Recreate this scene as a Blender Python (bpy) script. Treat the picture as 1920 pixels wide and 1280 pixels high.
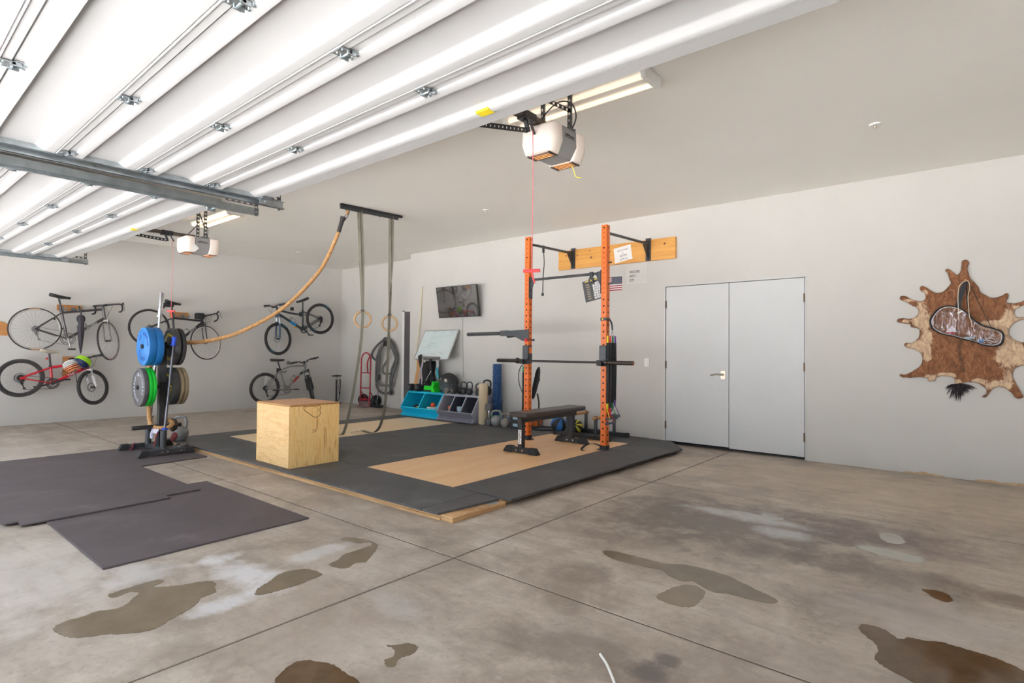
import bpy, math, random
from math import sin, cos, pi, radians, sqrt, atan2, hypot
from mathutils import Vector, Matrix, noise
from mathutils.geometry import delaunay_2d_cdt

SC = bpy.context.scene
COL = SC.collection
for o in list(bpy.data.objects):
    bpy.data.objects.remove(o)

# ------------------------------------------------------------------ camera, sky, sun, daylight, exposure
cam = bpy.data.cameras.new('camera')
cam_o = bpy.data.objects.new('camera', cam)
COL.objects.link(cam_o)
cam.sensor_width = 36.0
cam.sensor_fit = 'HORIZONTAL'
cam.lens = 36.0 * 1045.416 / 1920.0
cam.clip_start = 0.02
cam.clip_end = 200
cam_o.matrix_world = Matrix(((0.7658, 0.0049, 0.6430, 0.0),
                             (0.6430, -0.0198, -0.7656, 0.0),
                             (0.0089, 0.9998, -0.0183, 1.22),
                             (0, 0, 0, 1)))
SC.camera = cam_o

world = bpy.data.worlds.new('sky')
SC.world = world
world.use_nodes = True
wn = world.node_tree.nodes
wn['Background'].inputs[0].default_value = (0.80, 0.90, 1.0, 1)
wn['Background'].inputs[1].default_value = 1.2

sun = bpy.data.lights.new('sun', 'SUN')
sun.energy = 37.0
sun.angle = radians(0.6)
sun.color = (0.95, 0.97, 1.0)
sun_o = bpy.data.objects.new('sun', sun)
COL.objects.link(sun_o)
sun_o.rotation_euler = (radians(-15), radians(32), 0)      # high, from the left along the front of the building

for i, (x0, x1) in enumerate(((-4.9, 0.35), (-10.5, -5.3), (1.9, 3.6))):  # daylight portals filling the two open doorways plus an unseen third added for light
    pl = bpy.data.lights.new('daylight_portal', 'AREA')
    pl.shape = 'RECTANGLE'
    pl.size = x1 - x0
    pl.size_y = 2.45
    pl.cycles.is_portal = True
    po = bpy.data.objects.new('daylight_portal', pl)
    COL.objects.link(po)
    po.location = ((x0 + x1) / 2, -0.42, 1.225)
    po.rotation_euler = (radians(90), 0, 0)

vs = SC.view_settings
SC.display_settings.display_device = 'sRGB'
vs.view_transform = 'Standard'
vs.look = 'None'
vs.gamma = 1.0
vs.use_curve_mapping = False
vs.exposure = 1.13
SC.cycles.max_bounces = 10
SC.cycles.diffuse_bounces = 6
SC.cycles.glossy_bounces = 4
SC.cycles.transparent_max_bounces = 12
SC.cycles.sample_clamp_indirect = 8
SC.cycles.caustics_reflective = False
SC.cycles.caustics_refractive = False

# ------------------------------------------------------------------ helpers: mesh building
ORG = {}
Z = Vector((0, 0, 1))
X = Vector((1, 0, 0))
Y = Vector((0, 1, 0))
V = Vector


def frame(d, up=None):
    d = d.normalized()
    up = up or (Z if abs(d.z) < 0.95 else X)
    a = up.cross(d)
    if a.length < 1e-6:
        a = X.cross(d)
    a.normalize()
    return a, d.cross(a).normalized()


class MB:
    def __init__(s):
        s.v = []
        s.f = []

    def add(s, vs, fs):
        n = len(s.v)
        s.v += [V(p) for p in vs]
        s.f += [tuple(i + n for i in f) for f in fs]
        return s

    def box(s, x0, x1, y0, y1, z0, z1):
        return s.add([(x0, y0, z0), (x1, y0, z0), (x1, y1, z0), (x0, y1, z0), (x0, y0, z1), (x1, y0, z1), (x1, y1, z1), (x0, y1, z1)],
                     [(3, 2, 1, 0), (4, 5, 6, 7), (0, 1, 5, 4), (1, 2, 6, 5), (2, 3, 7, 6), (3, 0, 4, 7)])

    def obox(s, c, ax, hs):
        c = V(c)
        a = [V(ax[i]) * hs[i] for i in range(3)]
        P = [c - a[0] - a[1] - a[2], c + a[0] - a[1] - a[2], c + a[0] + a[1] - a[2], c - a[0] + a[1] - a[2],
             c - a[0] - a[1] + a[2], c + a[0] - a[1] + a[2], c + a[0] + a[1] + a[2], c - a[0] + a[1] + a[2]]
        return s.add(P, [(3, 2, 1, 0), (4, 5, 6, 7), (0, 1, 5, 4), (1, 2, 6, 5), (2, 3, 7, 6), (3, 0, 4, 7)])

    def bar(s, p0, p1, w, h, up=None):
        p0, p1 = V(p0), V(p1)
        d = p1 - p0
        a, b = frame(d, up)
        return s.obox((p0 + p1) / 2, (a, b, d.normalized()), (w / 2, h / 2, d.length / 2))

    def prism(s, poly, vec):
        poly = [V(p) for p in poly]
        vec = V(vec)
        n = len(poly)
        return s.add(poly + [p + vec for p in poly],
                     [tuple(range(n - 1, -1, -1)), tuple(range(n, 2 * n))] + [(i, (i + 1) % n, (i + 1) % n + n, i + n) for i in range(n)])

    def tube(s, pts, r, n=8, closed=False, caps=True, flat=None):
        pts = [V(p) for p in pts]
        m = len(pts)
        rs = r if isinstance(r, (list, tuple)) else [r] * m
        T = []
        for i in range(m):
            if closed:
                d = pts[(i + 1) % m] - pts[i - 1]
            else:
                d = pts[min(i + 1, m - 1)] - pts[max(i - 1, 0)]
            T.append(d.normalized() if d.length > 1e-9 else Z.copy())
        a, b = frame(T[0])
        ring = []
        vs = []
        for i in range(m):
            if i:
                q = T[i - 1].rotation_difference(T[i])
                a = q @ a
                b = q @ b
            for k in range(n):
                t = 2 * pi * k / n
                ca, cb = cos(t), sin(t)
                if flat:
                    ca *= flat[0]
                    cb *= flat[1]
                vs.append(pts[i] + (a * ca + b * cb) * rs[i])
        fs = []
        for i in range(m if closed else m - 1):
            j = (i + 1) % m
            for k in range(n):
                l = (k + 1) % n
                fs.append((i * n + k, i * n + l, j * n + l, j * n + k))
        if not closed and caps:
            fs.append(tuple(range(n - 1, -1, -1)))
            fs.append(tuple((m - 1) * n + k for k in range(n)))
        return s.add(vs, fs)

    def cyl(s, p0, p1, r, n=16, r1=None):
        return s.tube([p0, p1], [r, r if r1 is None else r1], n)

    def lathe(s, prof, o, axis, n=24, caps=True):
        """prof: (radius, height along axis)"""
        o = V(o)
        ax = V(axis).normalized()
        a, b = frame(ax)
        vs = []
        for r, h in prof:
            for k in range(n):
                t = 2 * pi * k / n
                vs.append(o + ax * h + (a * cos(t) + b * sin(t)) * r)
        fs = []
        m = len(prof)
        for i in range(m - 1):
            for k in range(n):
                l = (k + 1) % n
                fs.append((i * n + k, i * n + l, (i + 1) * n + l, (i + 1) * n + k))
        if caps:
            if prof[0][0] > 1e-5:
                fs.append(tuple(range(n - 1, -1, -1)))
            if prof[-1][0] > 1e-5:
                fs.append(tuple((m - 1) * n + k for k in range(n)))
        return s.add(vs, fs)

    def torus(s, c, axis, R, r, n=40, m=10, sq=None):
        c = V(c)
        ax = V(axis).normalized()
        a, b = frame(ax)
        vs = []
        for i in range(n):
            t = 2 * pi * i / n
            e = a * cos(t) + b * sin(t)
            for k in range(m):
                p = 2 * pi * k / m
                rr, rh = (r, r) if sq is None else sq
                vs.append(c + e * (R + rr * cos(p)) + ax * (rh * sin(p)))
        fs = []
        for i in range(n):
            for k in range(m):
                fs.append((i * m + k, ((i + 1) % n) * m + k, ((i + 1) % n) * m + (k + 1) % m, i * m + (k + 1) % m))
        return s.add(vs, fs)

    def sphere(s, c, r, n=24, m=14):
        rx, ry, rz = (r, r, r) if not isinstance(r, (tuple, list)) else r
        c = V(c)
        vs = []
        for i in range(m + 1):
            p = pi * i / m
            for k in range(n):
                t = 2 * pi * k / n
                vs.append(c + V((rx * sin(p) * cos(t), ry * sin(p) * sin(t), -rz * cos(p))))
        fs = []
        for i in range(m):
            for k in range(n):
                l = (k + 1) % n
                fs.append((i * n + k, i * n + l, (i + 1) * n + l, (i + 1) * n + k))
        return s.add(vs, fs)

    def ribbon(s, pts, wid, th, side=None):
        """flat strap through pts; wid = width, th = thickness; side = width direction (vector or list)"""
        pts = [V(p) for p in pts]
        m = len(pts)
        vs = []
        for i, p in enumerate(pts):
            d = (pts[min(i + 1, m - 1)] - pts[max(i - 1, 0)]).normalized()
            w = side[i] if isinstance(side, list) else side
            w = V(w)
            w = (w - d * w.dot(d))
            w.normalize()
            nn = d.cross(w)
            w = w * wid / 2
            nn = nn * th / 2
            vs += [p - w - nn, p + w - nn, p + w + nn, p - w + nn]
        fs = [(0, 1, 2, 3)]
        for i in range(m - 1):
            for k in range(4):
                l = (k + 1) % 4
                fs.append((i * 4 + l, i * 4 + k, i * 4 + 4 + k, i * 4 + 4 + l))
        fs.append(tuple((m - 1) * 4 + k for k in (3, 2, 1, 0)))
        return s.add(vs, fs)

    def build(s, name, m, parent=None, org=None, bevel=0, smooth=40, seg=2, fix=True):
        if parent is not None:
            org = ORG[parent.name]
        elif org is None:
            xs = [p.x for p in s.v]
            ys = [p.y for p in s.v]
            org = V(((min(xs) + max(xs)) / 2, (min(ys) + max(ys)) / 2, min(p.z for p in s.v)))
        org = V(org)
        me = bpy.data.meshes.new(name)
        me.from_pydata([p - org for p in s.v], [], s.f)
        if fix:
            import bmesh
            bm = bmesh.new()
            bm.from_mesh(me)
            bmesh.ops.recalc_face_normals(bm, faces=bm.faces)
            bm.to_mesh(me)
            bm.free()
        if m is not None:
            me.materials.append(m)
        if smooth:
            me.shade_smooth()
            me.set_sharp_from_angle(angle=radians(smooth))
        o = bpy.data.objects.new(name, me)
        COL.objects.link(o)
        ORG[o.name] = org
        if parent is not None:
            o.parent = parent
        else:
            o.location = org
        if bevel:
            b = o.modifiers.new('bevel', 'BEVEL')
            b.width = bevel
            b.segments = seg
            b.limit_method = 'ANGLE'
            b.angle_limit = radians(40)
            b.harden_normals = False
        return o


def tag(o, label=None, cat=None, group=None, kind=None):
    if label:
        o['label'] = label
    if cat:
        o['category'] = cat
    if group:
        o['group'] = group
    if kind:
        o['kind'] = kind
    return o


def thing(name, org, label, cat, group=None):
    o = bpy.data.objects.new(name, None)
    o.empty_display_size = 0.05
    COL.objects.link(o)
    o.location = org
    ORG[o.name] = V(org)
    return tag(o, label, cat, group)


def struct(o):
    o['kind'] = 'structure'
    return o


def dup(root, delta, label=None, group=None, name=None):
    def cp(o, par):
        c = o.copy()
        COL.objects.link(c)
        ORG[c.name] = ORG[o.name] + V(delta)
        if par is None:
            c.location = o.location + V(delta)
        else:
            c.parent = par
        for ch in o.children:
            cp(ch, c)
        return c
    kids = root
    r = cp(kids, None)
    if label:
        r['label'] = label
    if group:
        r['group'] = group
    return r


def smooth_path(pts, n=6, closed=False):
    """Catmull-Rom through pts"""
    pts = [V(p) for p in pts]
    m = len(pts)
    out = []
    for i in range(m if closed else m - 1):
        if closed:
            p0, p1, p2, p3 = pts[i - 1], pts[i], pts[(i + 1) % m], pts[(i + 2) % m]
        else:
            p0, p1, p2, p3 = pts[max(i - 1, 0)], pts[i], pts[i + 1], pts[min(i + 2, m - 1)]
        for k in range(n):
            t = k / n
            out.append(0.5 * ((2 * p1) + (p2 - p0) * t + (2 * p0 - 5 * p1 + 4 * p2 - p3) * t * t + (3 * p1 - p0 - 3 * p2 + p3) * t ** 3))
    if not closed:
        out.append(pts[-1].copy())
    return out


def text(body, size, o, xd, yd, m, parent, name='lettering', ext=0.0008, align='CENTER', sx=1.0, bold=0.0):
    """flat lettering as a mesh; o = anchor point, xd / yd = reading and up direction"""
    cu = bpy.data.curves.new('t', 'FONT')
    cu.body = body
    cu.size = size
    cu.align_x = align
    cu.align_y = 'CENTER'
    cu.extrude = ext
    cu.offset = bold
    cu.resolution_u = 3
    t = bpy.data.objects.new('t', cu)
    COL.objects.link(t)
    dg = bpy.context.evaluated_depsgraph_get()
    me = bpy.data.meshes.new_from_object(t.evaluated_get(dg))
    bpy.data.objects.remove(t)
    bpy.data.curves.remove(cu)
    xd, yd = V(xd).normalized(), V(yd).normalized()
    zd = xd.cross(yd)
    b = MB()
    b.v = [V(o) + xd * (v.co.x * sx) + yd * v.co.y + zd * v.co.z for v in me.vertices]
    b.f = [tuple(p.vertices) for p in me.polygons]
    bpy.data.meshes.remove(me)
    if isinstance(parent, MB):
        parent.add(b.v, b.f)
        return parent
    return b.build(name, m, parent, smooth=0)


# ------------------------------------------------------------------ helpers: materials
def lin(c):
    if isinstance(c, str):
        c = tuple(int(c[i:i + 2], 16) for i in (0, 2, 4))
    return tuple(((v / 255) / 12.92 if v / 255 <= 0.04045 else ((v / 255 + 0.055) / 1.055) ** 2.4) for v in c)


class NT:
    def __init__(s, name):
        s.m = bpy.data.materials.new(name)
        s.m.use_nodes = True
        s.t = s.m.node_tree
        s.b = s.t.nodes['Principled BSDF']

    def n(s, typ, **kw):
        nd = s.t.nodes.new('ShaderNode' + typ)
        for k, v in kw.items():
            setattr(nd, k, v)
        return nd

    def l(s, a, b):
        s.t.links.new(a, b)

    def coord(s, scale=(1, 1, 1), rot=(0, 0, 0), which='Object'):
        tc = s.n('TexCoord')
        mp = s.n('Mapping')
        mp.inputs['Scale'].default_value = scale
        mp.inputs['Rotation'].default_value = rot
        s.l(tc.outputs[which], mp.inputs[0])
        return mp.outputs[0]

    def noise(s, vec, scale, detail=4, rough=0.55, dist=0):
        nd = s.n('TexNoise')
        nd.inputs['Scale'].default_value = scale
        nd.inputs['Detail'].default_value = detail
        nd.inputs['Roughness'].default_value = rough
        nd.inputs['Distortion'].default_value = dist
        s.l(vec, nd.inputs['Vector'])
        return nd.outputs[0]

    def ramp(s, fac, stops):
        r = s.n('ValToRGB')
        e = r.color_ramp.elements
        while len(e) < len(stops):
            e.new(0.5)
        for k, (p, c) in enumerate(stops):
            e[k].position = p
            c = (c, c, c) if isinstance(c, (int, float)) else c
            e[k].color = (*c[:3], 1)
        s.l(fac, r.inputs[0])
        return r.outputs[0]

    def mix(s, fac, a, b, mode='MIX'):
        m = s.n('Mix', data_type='RGBA', blend_type=mode)
        for sock, v in ((m.inputs[0], fac), (m.inputs[6], a), (m.inputs[7], b)):
            if isinstance(v, (int, float)):
                sock.default_value = v
            elif isinstance(v, tuple):
                sock.default_value = (*v[:3], 1)
            else:
                s.l(v, sock)
        return m.outputs[2]

    def math(s, op, a, b=0.0, clamp=False):
        m = s.n('Math', operation=op, use_clamp=clamp)
        for sock, v in ((m.inputs[0], a), (m.inputs[1], b)):
            if isinstance(v, (int, float)):
                sock.default_value = v
            else:
                s.l(v, sock)
        return m.outputs[0]

    def bump(s, h, strength=0.3, dist=0.01):
        b = s.n('Bump')
        b.inputs['Strength'].default_value = strength
        b.inputs['Distance'].default_value = dist
        s.l(h, b.inputs['Height'])
        s.l(b.outputs[0], s.b.inputs['Normal'])


MATS = {}


def mat(name, col, rough=0.5, metal=0.0, var=0.05, scale=9, bump=0.0, spec=0.5, stretch=(1, 1, 1), coat=0.0, bscale=None):
    if name in MATS:
        return MATS[name]
    t = NT(name)
    c = lin(col)
    vec = t.coord(stretch)
    nz = t.noise(vec, scale)
    lo = tuple(max(0, x * (1 - 2 * var)) for x in c)
    hi = tuple(min(1, x * (1 + 2 * var)) for x in c)
    t.l(t.ramp(nz, [(0.3, lo), (0.7, hi)]), t.b.inputs['Base Color'])
    t.b.inputs['Roughness'].default_value = rough
    t.b.inputs['Metallic'].default_value = metal
    t.b.inputs['Specular IOR Level'].default_value = spec
    t.b.inputs['Coat Weight'].default_value = coat
    if bump:
        t.bump(t.noise(vec, bscale or scale * 8), bump, 0.004)
    MATS[name] = t.m
    return t.m


def wood(name, c1, c2, stretch=(1, 1, 14), scale=4, rough=0.55, c3=None, stops=(0.34, 0.62, 0.74), dist=0.6):
    t = NT(name)
    vec = t.coord(stretch)
    a = t.noise(vec, scale, 5, 0.6, dist)
    vec2 = t.coord(tuple(v * 3 for v in stretch))
    b = t.noise(vec2, scale * 3, 3, 0.6)
    f = t.math('ADD', t.math('MULTIPLY', a, 0.7), t.math('MULTIPLY', b, 0.3))
    st = [(stops[0], lin(c1)), (stops[1], lin(c2))]
    if c3:
        st.append((stops[2], lin(c3)))
    t.l(t.ramp(f, st), t.b.inputs['Base Color'])
    t.b.inputs['Roughness'].default_value = rough
    t.bump(b, 0.08, 0.002)
    return t.m


def emis(name, col, strength):
    t = NT(name)
    t.b.inputs['Base Color'].default_value = (*lin(col), 1)
    t.b.inputs['Emission Color'].default_value = (*lin(col), 1)
    t.b.inputs['Emission Strength'].default_value = strength
    t.b.inputs['Roughness'].default_value = 0.4
    return t.m
# ------------------------------------------------------------------ materials
white_wall = mat('wall_paint', (207, 204, 200), 0.75, var=0.012, scale=1.3, bump=0.05, bscale=140)
ceil_mat = mat('ceiling_paint', (247, 244, 238), 0.8, var=0.008, scale=1.0, bump=0.05, bscale=120)
door_mat = mat('door_paint', (210, 211, 212), 0.5, var=0.01, scale=2)
gdoor = mat('garage_door_enamel', (192, 191, 191), 0.36, var=0.008, scale=2)
galv = mat('galvanised_steel', (178, 186, 190), 0.32, 0.85, var=0.09, scale=14)
galv_dk = mat('perforated_angle_steel', (120, 122, 124), 0.42, 0.8, var=0.08, scale=14)
black_metal = mat('black_powder_coat', (50, 50, 53), 0.42, 0.1, var=0.08, scale=20)
dark_steel = mat('dark_grey_steel', (68, 70, 74), 0.42, 0.2, var=0.08, scale=20)
rubber = mat('black_rubber', (46, 46, 48), 0.7, var=0.1, scale=30, bump=0.1)
orange = mat('orange_powder_coat', (228, 112, 36), 0.38, var=0.05, scale=12)
hole_mat = mat('hole_shadow', (24, 18, 14), 0.8, var=0.02)
chrome = mat('chrome', (205, 205, 210), 0.14, 1.0, var=0.03)
steel = mat('bare_steel', (150, 150, 152), 0.3, 0.9, var=0.06)
white_plastic = mat('white_plastic', (236, 235, 232), 0.4, var=0.01)
red_plastic = mat('red_plastic', (236, 72, 72), 0.4, var=0.02)
yellow = mat('yellow_sticker', (240, 214, 40), 0.5, var=0.03)
bronze = mat('aged_bronze', (112, 92, 76), 0.4, 0.6, var=0.08)
nickel = mat('satin_nickel', (176, 166, 150), 0.3, 0.9, var=0.04)
paper = mat('white_paper', (236, 234, 232), 0.8, var=0.01)
ink = mat('dark_ink', (48, 40, 44), 0.7, var=0.05)
ply = wood('plywood_deck', (242, 188, 130), (252, 210, 160), (3.5, 0.6, 1), 1.6, 0.36, (220, 162, 106))
ply_edge = wood('plywood_edge', (150, 108, 66), (226, 186, 136), (1.2, 1.2, 46), 2.2, 0.6)
pine = wood('varnished_pine', (214, 148, 66), (234, 174, 92), (0.7, 1, 9), 2.2, 0.4, (196, 126, 50))


def floor_material():
    t = NT('worn_concrete')
    v = t.coord((1, 1, 1))
    big = t.noise(v, 0.55, 5, 0.6, 0.4)
    mid = t.noise(v, 2.3, 7, 0.62, 0.5)
    vs_ = t.coord((0.55, 2.2, 1))
    streak = t.noise(vs_, 3.2, 6, 0.65, 0.7)
    fine = t.noise(v, 26, 5, 0.7)
    c = t.ramp(mid, [(0.30, lin((136, 124, 112))), (0.50, lin((184, 172, 159))), (0.68, lin((210, 200, 188)))])
    c = t.mix(t.ramp(streak, [(0.44, 0.0), (0.70, 0.60)]), c, lin((150, 136, 124)))
    c = t.mix(t.ramp(big, [(0.48, 0.0), (0.66, 0.45)]), c, lin((138, 126, 116)))
    c = t.mix(t.ramp(fine, [(0.30, 0.40), (0.47, 0.0)]), c, lin((120, 108, 98)))
    speck = t.noise(v, 75, 3, 0.6)
    c = t.mix(t.ramp(speck, [(0.24, 0.55), (0.33, 0.0)]), c, lin((84, 74, 66)))
    c = t.mix(t.ramp(t.noise(v, 9, 6, 0.7, 0.3), [(0.50, 0.0), (0.68, 0.35)]), c, lin((150, 138, 126)))
    c = t.mix(t.ramp(t.noise(v, 14, 6, 0.7, 0.3), [(0.56, 0.0), (0.72, 0.35)]), c, lin((216, 206, 196)))
    blob = t.noise(v, 5.0, 6, 0.68, 0.2)
    # worn-in stains, each where it lies on the slab: (x, y, rx, ry, colour, strength)
    blots = [(-1.35, 4.05, 0.9, 0.75, (110, 100, 96), 0.75), (-0.62, 4.45, 0.75, 0.38, (118, 106, 104), 0.8), (-1.9, 3.9, 0.45, 0.9, (116, 106, 98), 0.6),
             (-0.55, 3.75, 0.55, 0.25, (104, 94, 90), 0.55), (-1.35, 4.35, 0.5, 0.14, (204, 206, 206), 0.75), (-1.05, 4.12, 0.22, 0.14, (206, 210, 212), 0.7),
             (-0.6, 6.1, 2.8, 1.0, (206, 188, 166), 0.5), (-2.95, 4.6, 0.25, 1.6, (170, 156, 142), 0.5), (-0.3, 2.2, 0.8, 0.5, (150, 138, 130), 0.5), (0.1, 3.75, 0.35, 0.12, (112, 92, 78), 0.7), (-0.35, 3.30, 0.28, 0.06, (110, 98, 90), 0.7), (-2.35, 1.35, 0.5, 0.4, (166, 152, 140), 0.5), (-1.7, 2.65, 0.2, 0.18, (120, 108, 98), 0.6), (-1.2, 1.95, 0.5, 0.2, (126, 114, 106), 0.7),
             (-1.0, 2.0, 0.1, 0.09, (92, 84, 84), 0.7), (-0.97, 2.12, 0.07, 0.05, (96, 88, 88), 0.7), (-2.2, 1.72, 0.30, 0.10, (208, 206, 204), 0.35),
             (-3.02, 1.42, 0.34, 0.16, (222, 222, 226), 0.75), (-3.5, 1.05, 0.22, 0.2, (206, 206, 210), 0.5), (-3.42, 1.42, 0.10, 0.16, (224, 224, 228), 0.8), (-3.9, 0.6, 0.8, 0.6, (206, 200, 196), 0.5),
             (-2.78, 1.22, 0.10, 0.22, (214, 214, 218), 0.7), (-3.05, 1.85, 0.10, 0.26, (214, 214, 214), 0.6), (-9.4, 4.2, 1.6, 2.4, (172, 160, 148), 0.6),
             (-0.2, 3.2, 0.5, 0.35, (186, 178, 174), 0.5), (-6.9, 1.2, 4.0, 1.0, (196, 188, 178), 0.5)]
    sep = t.n('SeparateXYZ')
    t.l(v, sep.inputs[0])
    for bx, by, rx, ry, col, st in blots:
        dx = t.math('DIVIDE', t.math('SUBTRACT', sep.outputs[0], bx), rx)
        dy = t.math('DIVIDE', t.math('SUBTRACT', sep.outputs[1], by), ry)
        d = t.math('ADD', t.math('MULTIPLY', dx, dx), t.math('MULTIPLY', dy, dy))
        d = t.math('ADD', d, t.math('ADD', t.math('MULTIPLY', t.math('SUBTRACT', streak, 0.5), 1.0), t.math('MULTIPLY', t.math('SUBTRACT', blob, 0.5), 3.4)))
        m = t.math('MULTIPLY', t.math('SUBTRACT', 1.05, d, True), st, True)
        c = t.mix(m, c, lin(col))
    t.l(c, t.b.inputs['Base Color'])
    t.l(t.ramp(mid, [(0.3, 0.42), (0.7, 0.62)]), t.b.inputs['Roughness'])
    t.bump(t.math('ADD', fine, t.math('MULTIPLY', mid, 2.0)), 0.12, 0.004)
    return t.m


concrete = floor_material()
joint = mat('joint_dirt', (98, 87, 77), 0.9, var=0.1, scale=12)
drive = mat('driveway_concrete', (192, 189, 185), 0.8, var=0.05, scale=3)

# ------------------------------------------------------------------ the room
WX, WY, AY, CH = -11.58, 7.113, 7.50, 3.125        # bike wall, back wall, alcove wall, ceiling height
RX, FY = 5.0, -0.42


def jy(x):
    return 2.327 if x > -2.387 else 2.327 + 0.0155 * (x + 2.387)


fl = MB()
g = 0.0058
xs = [WX - 0.1, -8.36, -5.435, -2.387, 0.72, 3.8, RX + 0.1]
for i in range(6):
    x0, x1 = xs[i] + g, xs[i + 1] - g
    for y0, y1 in ((lambda x: FY - 0.1, lambda x: jy(x) - g), (lambda x: jy(x) + g, lambda x: 4.92 - g), (lambda x: 4.92 + g, lambda x: 7.75)):
        fl.prism([(x0, y0(x0), -0.10), (x1, y0(x1), -0.10), (x1, y1(x1), -0.10), (x0, y1(x0), -0.10)], (0, 0, 0.10))
struct(fl.build('floor', concrete, org=(0, 0, 0), bevel=0.004, smooth=0))
fj = struct(MB().box(WX - 0.1, RX + 0.1, FY - 0.1, 7.75, -0.14, -0.003).build('floor_joint_fill', joint, org=(0, 0, 0), smooth=0))
struct(MB().box(-30, 22, -26, FY - 0.11, -0.16, -0.02).build('driveway', drive, org=(0, 0, 0), smooth=0))
struct(MB().box(WX - 0.1, RX + 0.1, FY - 0.1, 7.75, CH, CH + 0.15).build('ceiling', ceil_mat, org=(0, 0, 0), smooth=0))
struct(MB().box(WX - 0.15, WX, FY - 0.1, 7.75, 0, CH).build('wall_left', white_wall, org=(0, 0, 0), smooth=0))
struct(MB().box(RX, RX + 0.15, FY - 0.1, 7.75, 0, CH).build('wall_right', white_wall, org=(0, 0, 0), smooth=0))
struct(MB().box(WX, -8.60, AY, 7.75, 0, CH).build('wall_alcove', white_wall, org=(0, 0, 0), smooth=0))
DL, DM, DR, DT = -3.262, -2.418, -1.553, 2.117
wb = MB().box(-8.60, DL, WY, 7.75, 0, CH).box(DR, RX, WY, 7.75, 0, CH).box(DL, DR, WY, 7.75, DT, CH)
wall_back = struct(wb.build('wall_back', white_wall, org=(0, 0, 0), smooth=0))
wf = MB().box(WX, -10.5, FY - 0.16, FY, 0, CH).box(-5.3, -4.9, FY - 0.16, FY, 0, CH).box(0.35, 1.0, FY - 0.16, FY, 0, CH)
wf.box(-10.5, -5.3, FY - 0.16, FY, 2.46, CH).box(-4.9, 0.35, FY - 0.16, FY, 2.46, CH).box(1.0, 1.9, FY - 0.16, FY, 0, CH).box(3.6, RX, FY - 0.16, FY, 0, CH).box(1.9, 3.6, FY - 0.16, FY, 2.46, CH)  # right-hand opening is an unseen bay added to let in more daylight
struct(wf.build('wall_front', white_wall, org=(0, 0, 0), smooth=0))

# chipped plaster along the foot of the back wall
chip_mat = mat('bare_plaster', (206, 176, 142), 0.9, var=0.08, scale=30)
random.seed(4)
ch = MB()
for a, b in ((-0.62, -0.28), (-0.05, 0.62), (0.7, 1.0)):
    p = [(a, WY - 0.0015, 0.0)]
    n = 14
    for i in range(n + 1):
        x = a + (b - a) * i / n
        p.append((x, WY - 0.0015, 0.010 + 0.022 * random.random() * sin(pi * i / n) ** 0.5))
    p.append((b, WY - 0.0015, 0.0))
    ch.prism(p, (0, 0.003, 0))
ch.build('chipped_plaster', chip_mat, wall_back, smooth=0)

# double doors
def leaf(name, x0, x1, z0):
    return struct(MB().box(x0, x1, WY + 0.006, WY + 0.048, z0, DT - 0.007).build(name, door_mat, org=((x0 + x1) / 2, WY, z0), bevel=0.002, smooth=0))
d1 = leaf('door_1', DL + 0.007, DM - 0.004, 0.045)
d2 = leaf('door_2', DM + 0.004, DR - 0.007, 0.032)
hz = ((1.876, 1.065, 0.256), (1.876, 1.072, 0.262))
for d, x, k in ((d1, DL + 0.003, 0), (d2, DR - 0.003, 1)):
    for z in hz[k]:
        MB().cyl((x, WY - 0.004, z - 0.05), (x, WY - 0.004, z + 0.05), 0.007, 10).box(x - 0.012, x + 0.012, WY - 0.002, WY + 0.012, z - 0.05, z + 0.05).build('hinge', bronze, d)
h = MB().box(-2.520, -2.458, WY - 0.002, WY + 0.010, 0.893, 1.003)
MB.build(h, 'latch_plate', nickel, d1, bevel=0.002)
lev = smooth_path([(-2.49, WY - 0.002, 0.952), (-2.49, WY - 0.045, 0.952), (-2.505, WY - 0.055, 0.955), (-2.56, WY - 0.052, 0.958), (-2.60, WY - 0.047, 0.950), (-2.632, WY - 0.045, 0.945)], 5)
MB().tube(lev, 0.0095, 10).build('door_handle', nickel, d1)
struct(MB().box(DL, DR, WY + 0.06, WY + 0.4, 0.0, 0.012).build('trim_3', mat('door_sill', (60, 56, 54), 0.6), org=(0, 0, 0), smooth=0))
struct(MB().box(DL - 0.02, DR + 0.02, WY + 0.10, WY + 0.14, 0, DT).build('gap_shade_panel', mat('gap_shade_dark', (40, 38, 38), 0.8), org=(0, 0, 0), smooth=0))  # dark sheet added behind the leaves, paints the shade in the door gaps
tr = MB()
for x0, x1 in ((DL - 0.020, DL - 0.003), (DR + 0.003, DR + 0.012)):
    tr.box(x0, x1, WY - 0.004, WY + 0.02, 0, DT + 0.012)
tr.box(DL - 0.02, DR + 0.012, WY - 0.004, WY + 0.02, DT + 0.002, DT + 0.012)
struct(tr.build('trim_1', door_mat, org=(0, 0, 0), smooth=0))
# dark door in the alcove
struct(MB().box(-9.205, -8.62, AY - 0.03, AY + 0.01, 0.005, 2.03).build('door_3', mat('dark_grey_door', (92, 88, 90), 0.5, var=0.03), org=(-9, AY, 0), bevel=0.003, smooth=0))
struct(MB().box(-9.275, -9.207, AY - 0.04, AY + 0.01, 0, 2.06).box(-9.275, -8.61, AY - 0.04, AY + 0.01, 2.035, 2.06).build('trim_2', white_plastic, org=(-9.2, AY, 0), smooth=0))

# light switch
sw = thing('light_switch', (-3.535, WY, 1.03), 'white light switch plate on the wall beside the double doors', 'switch')
MB().box(-3.57, -3.50, WY - 0.007, WY, 1.03, 1.145).build('plate', white_plastic, sw, bevel=0.002)
MB().box(-3.548, -3.522, WY - 0.012, WY - 0.005, 1.055, 1.12).build('rocker', white_plastic, sw, bevel=0.002)

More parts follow.
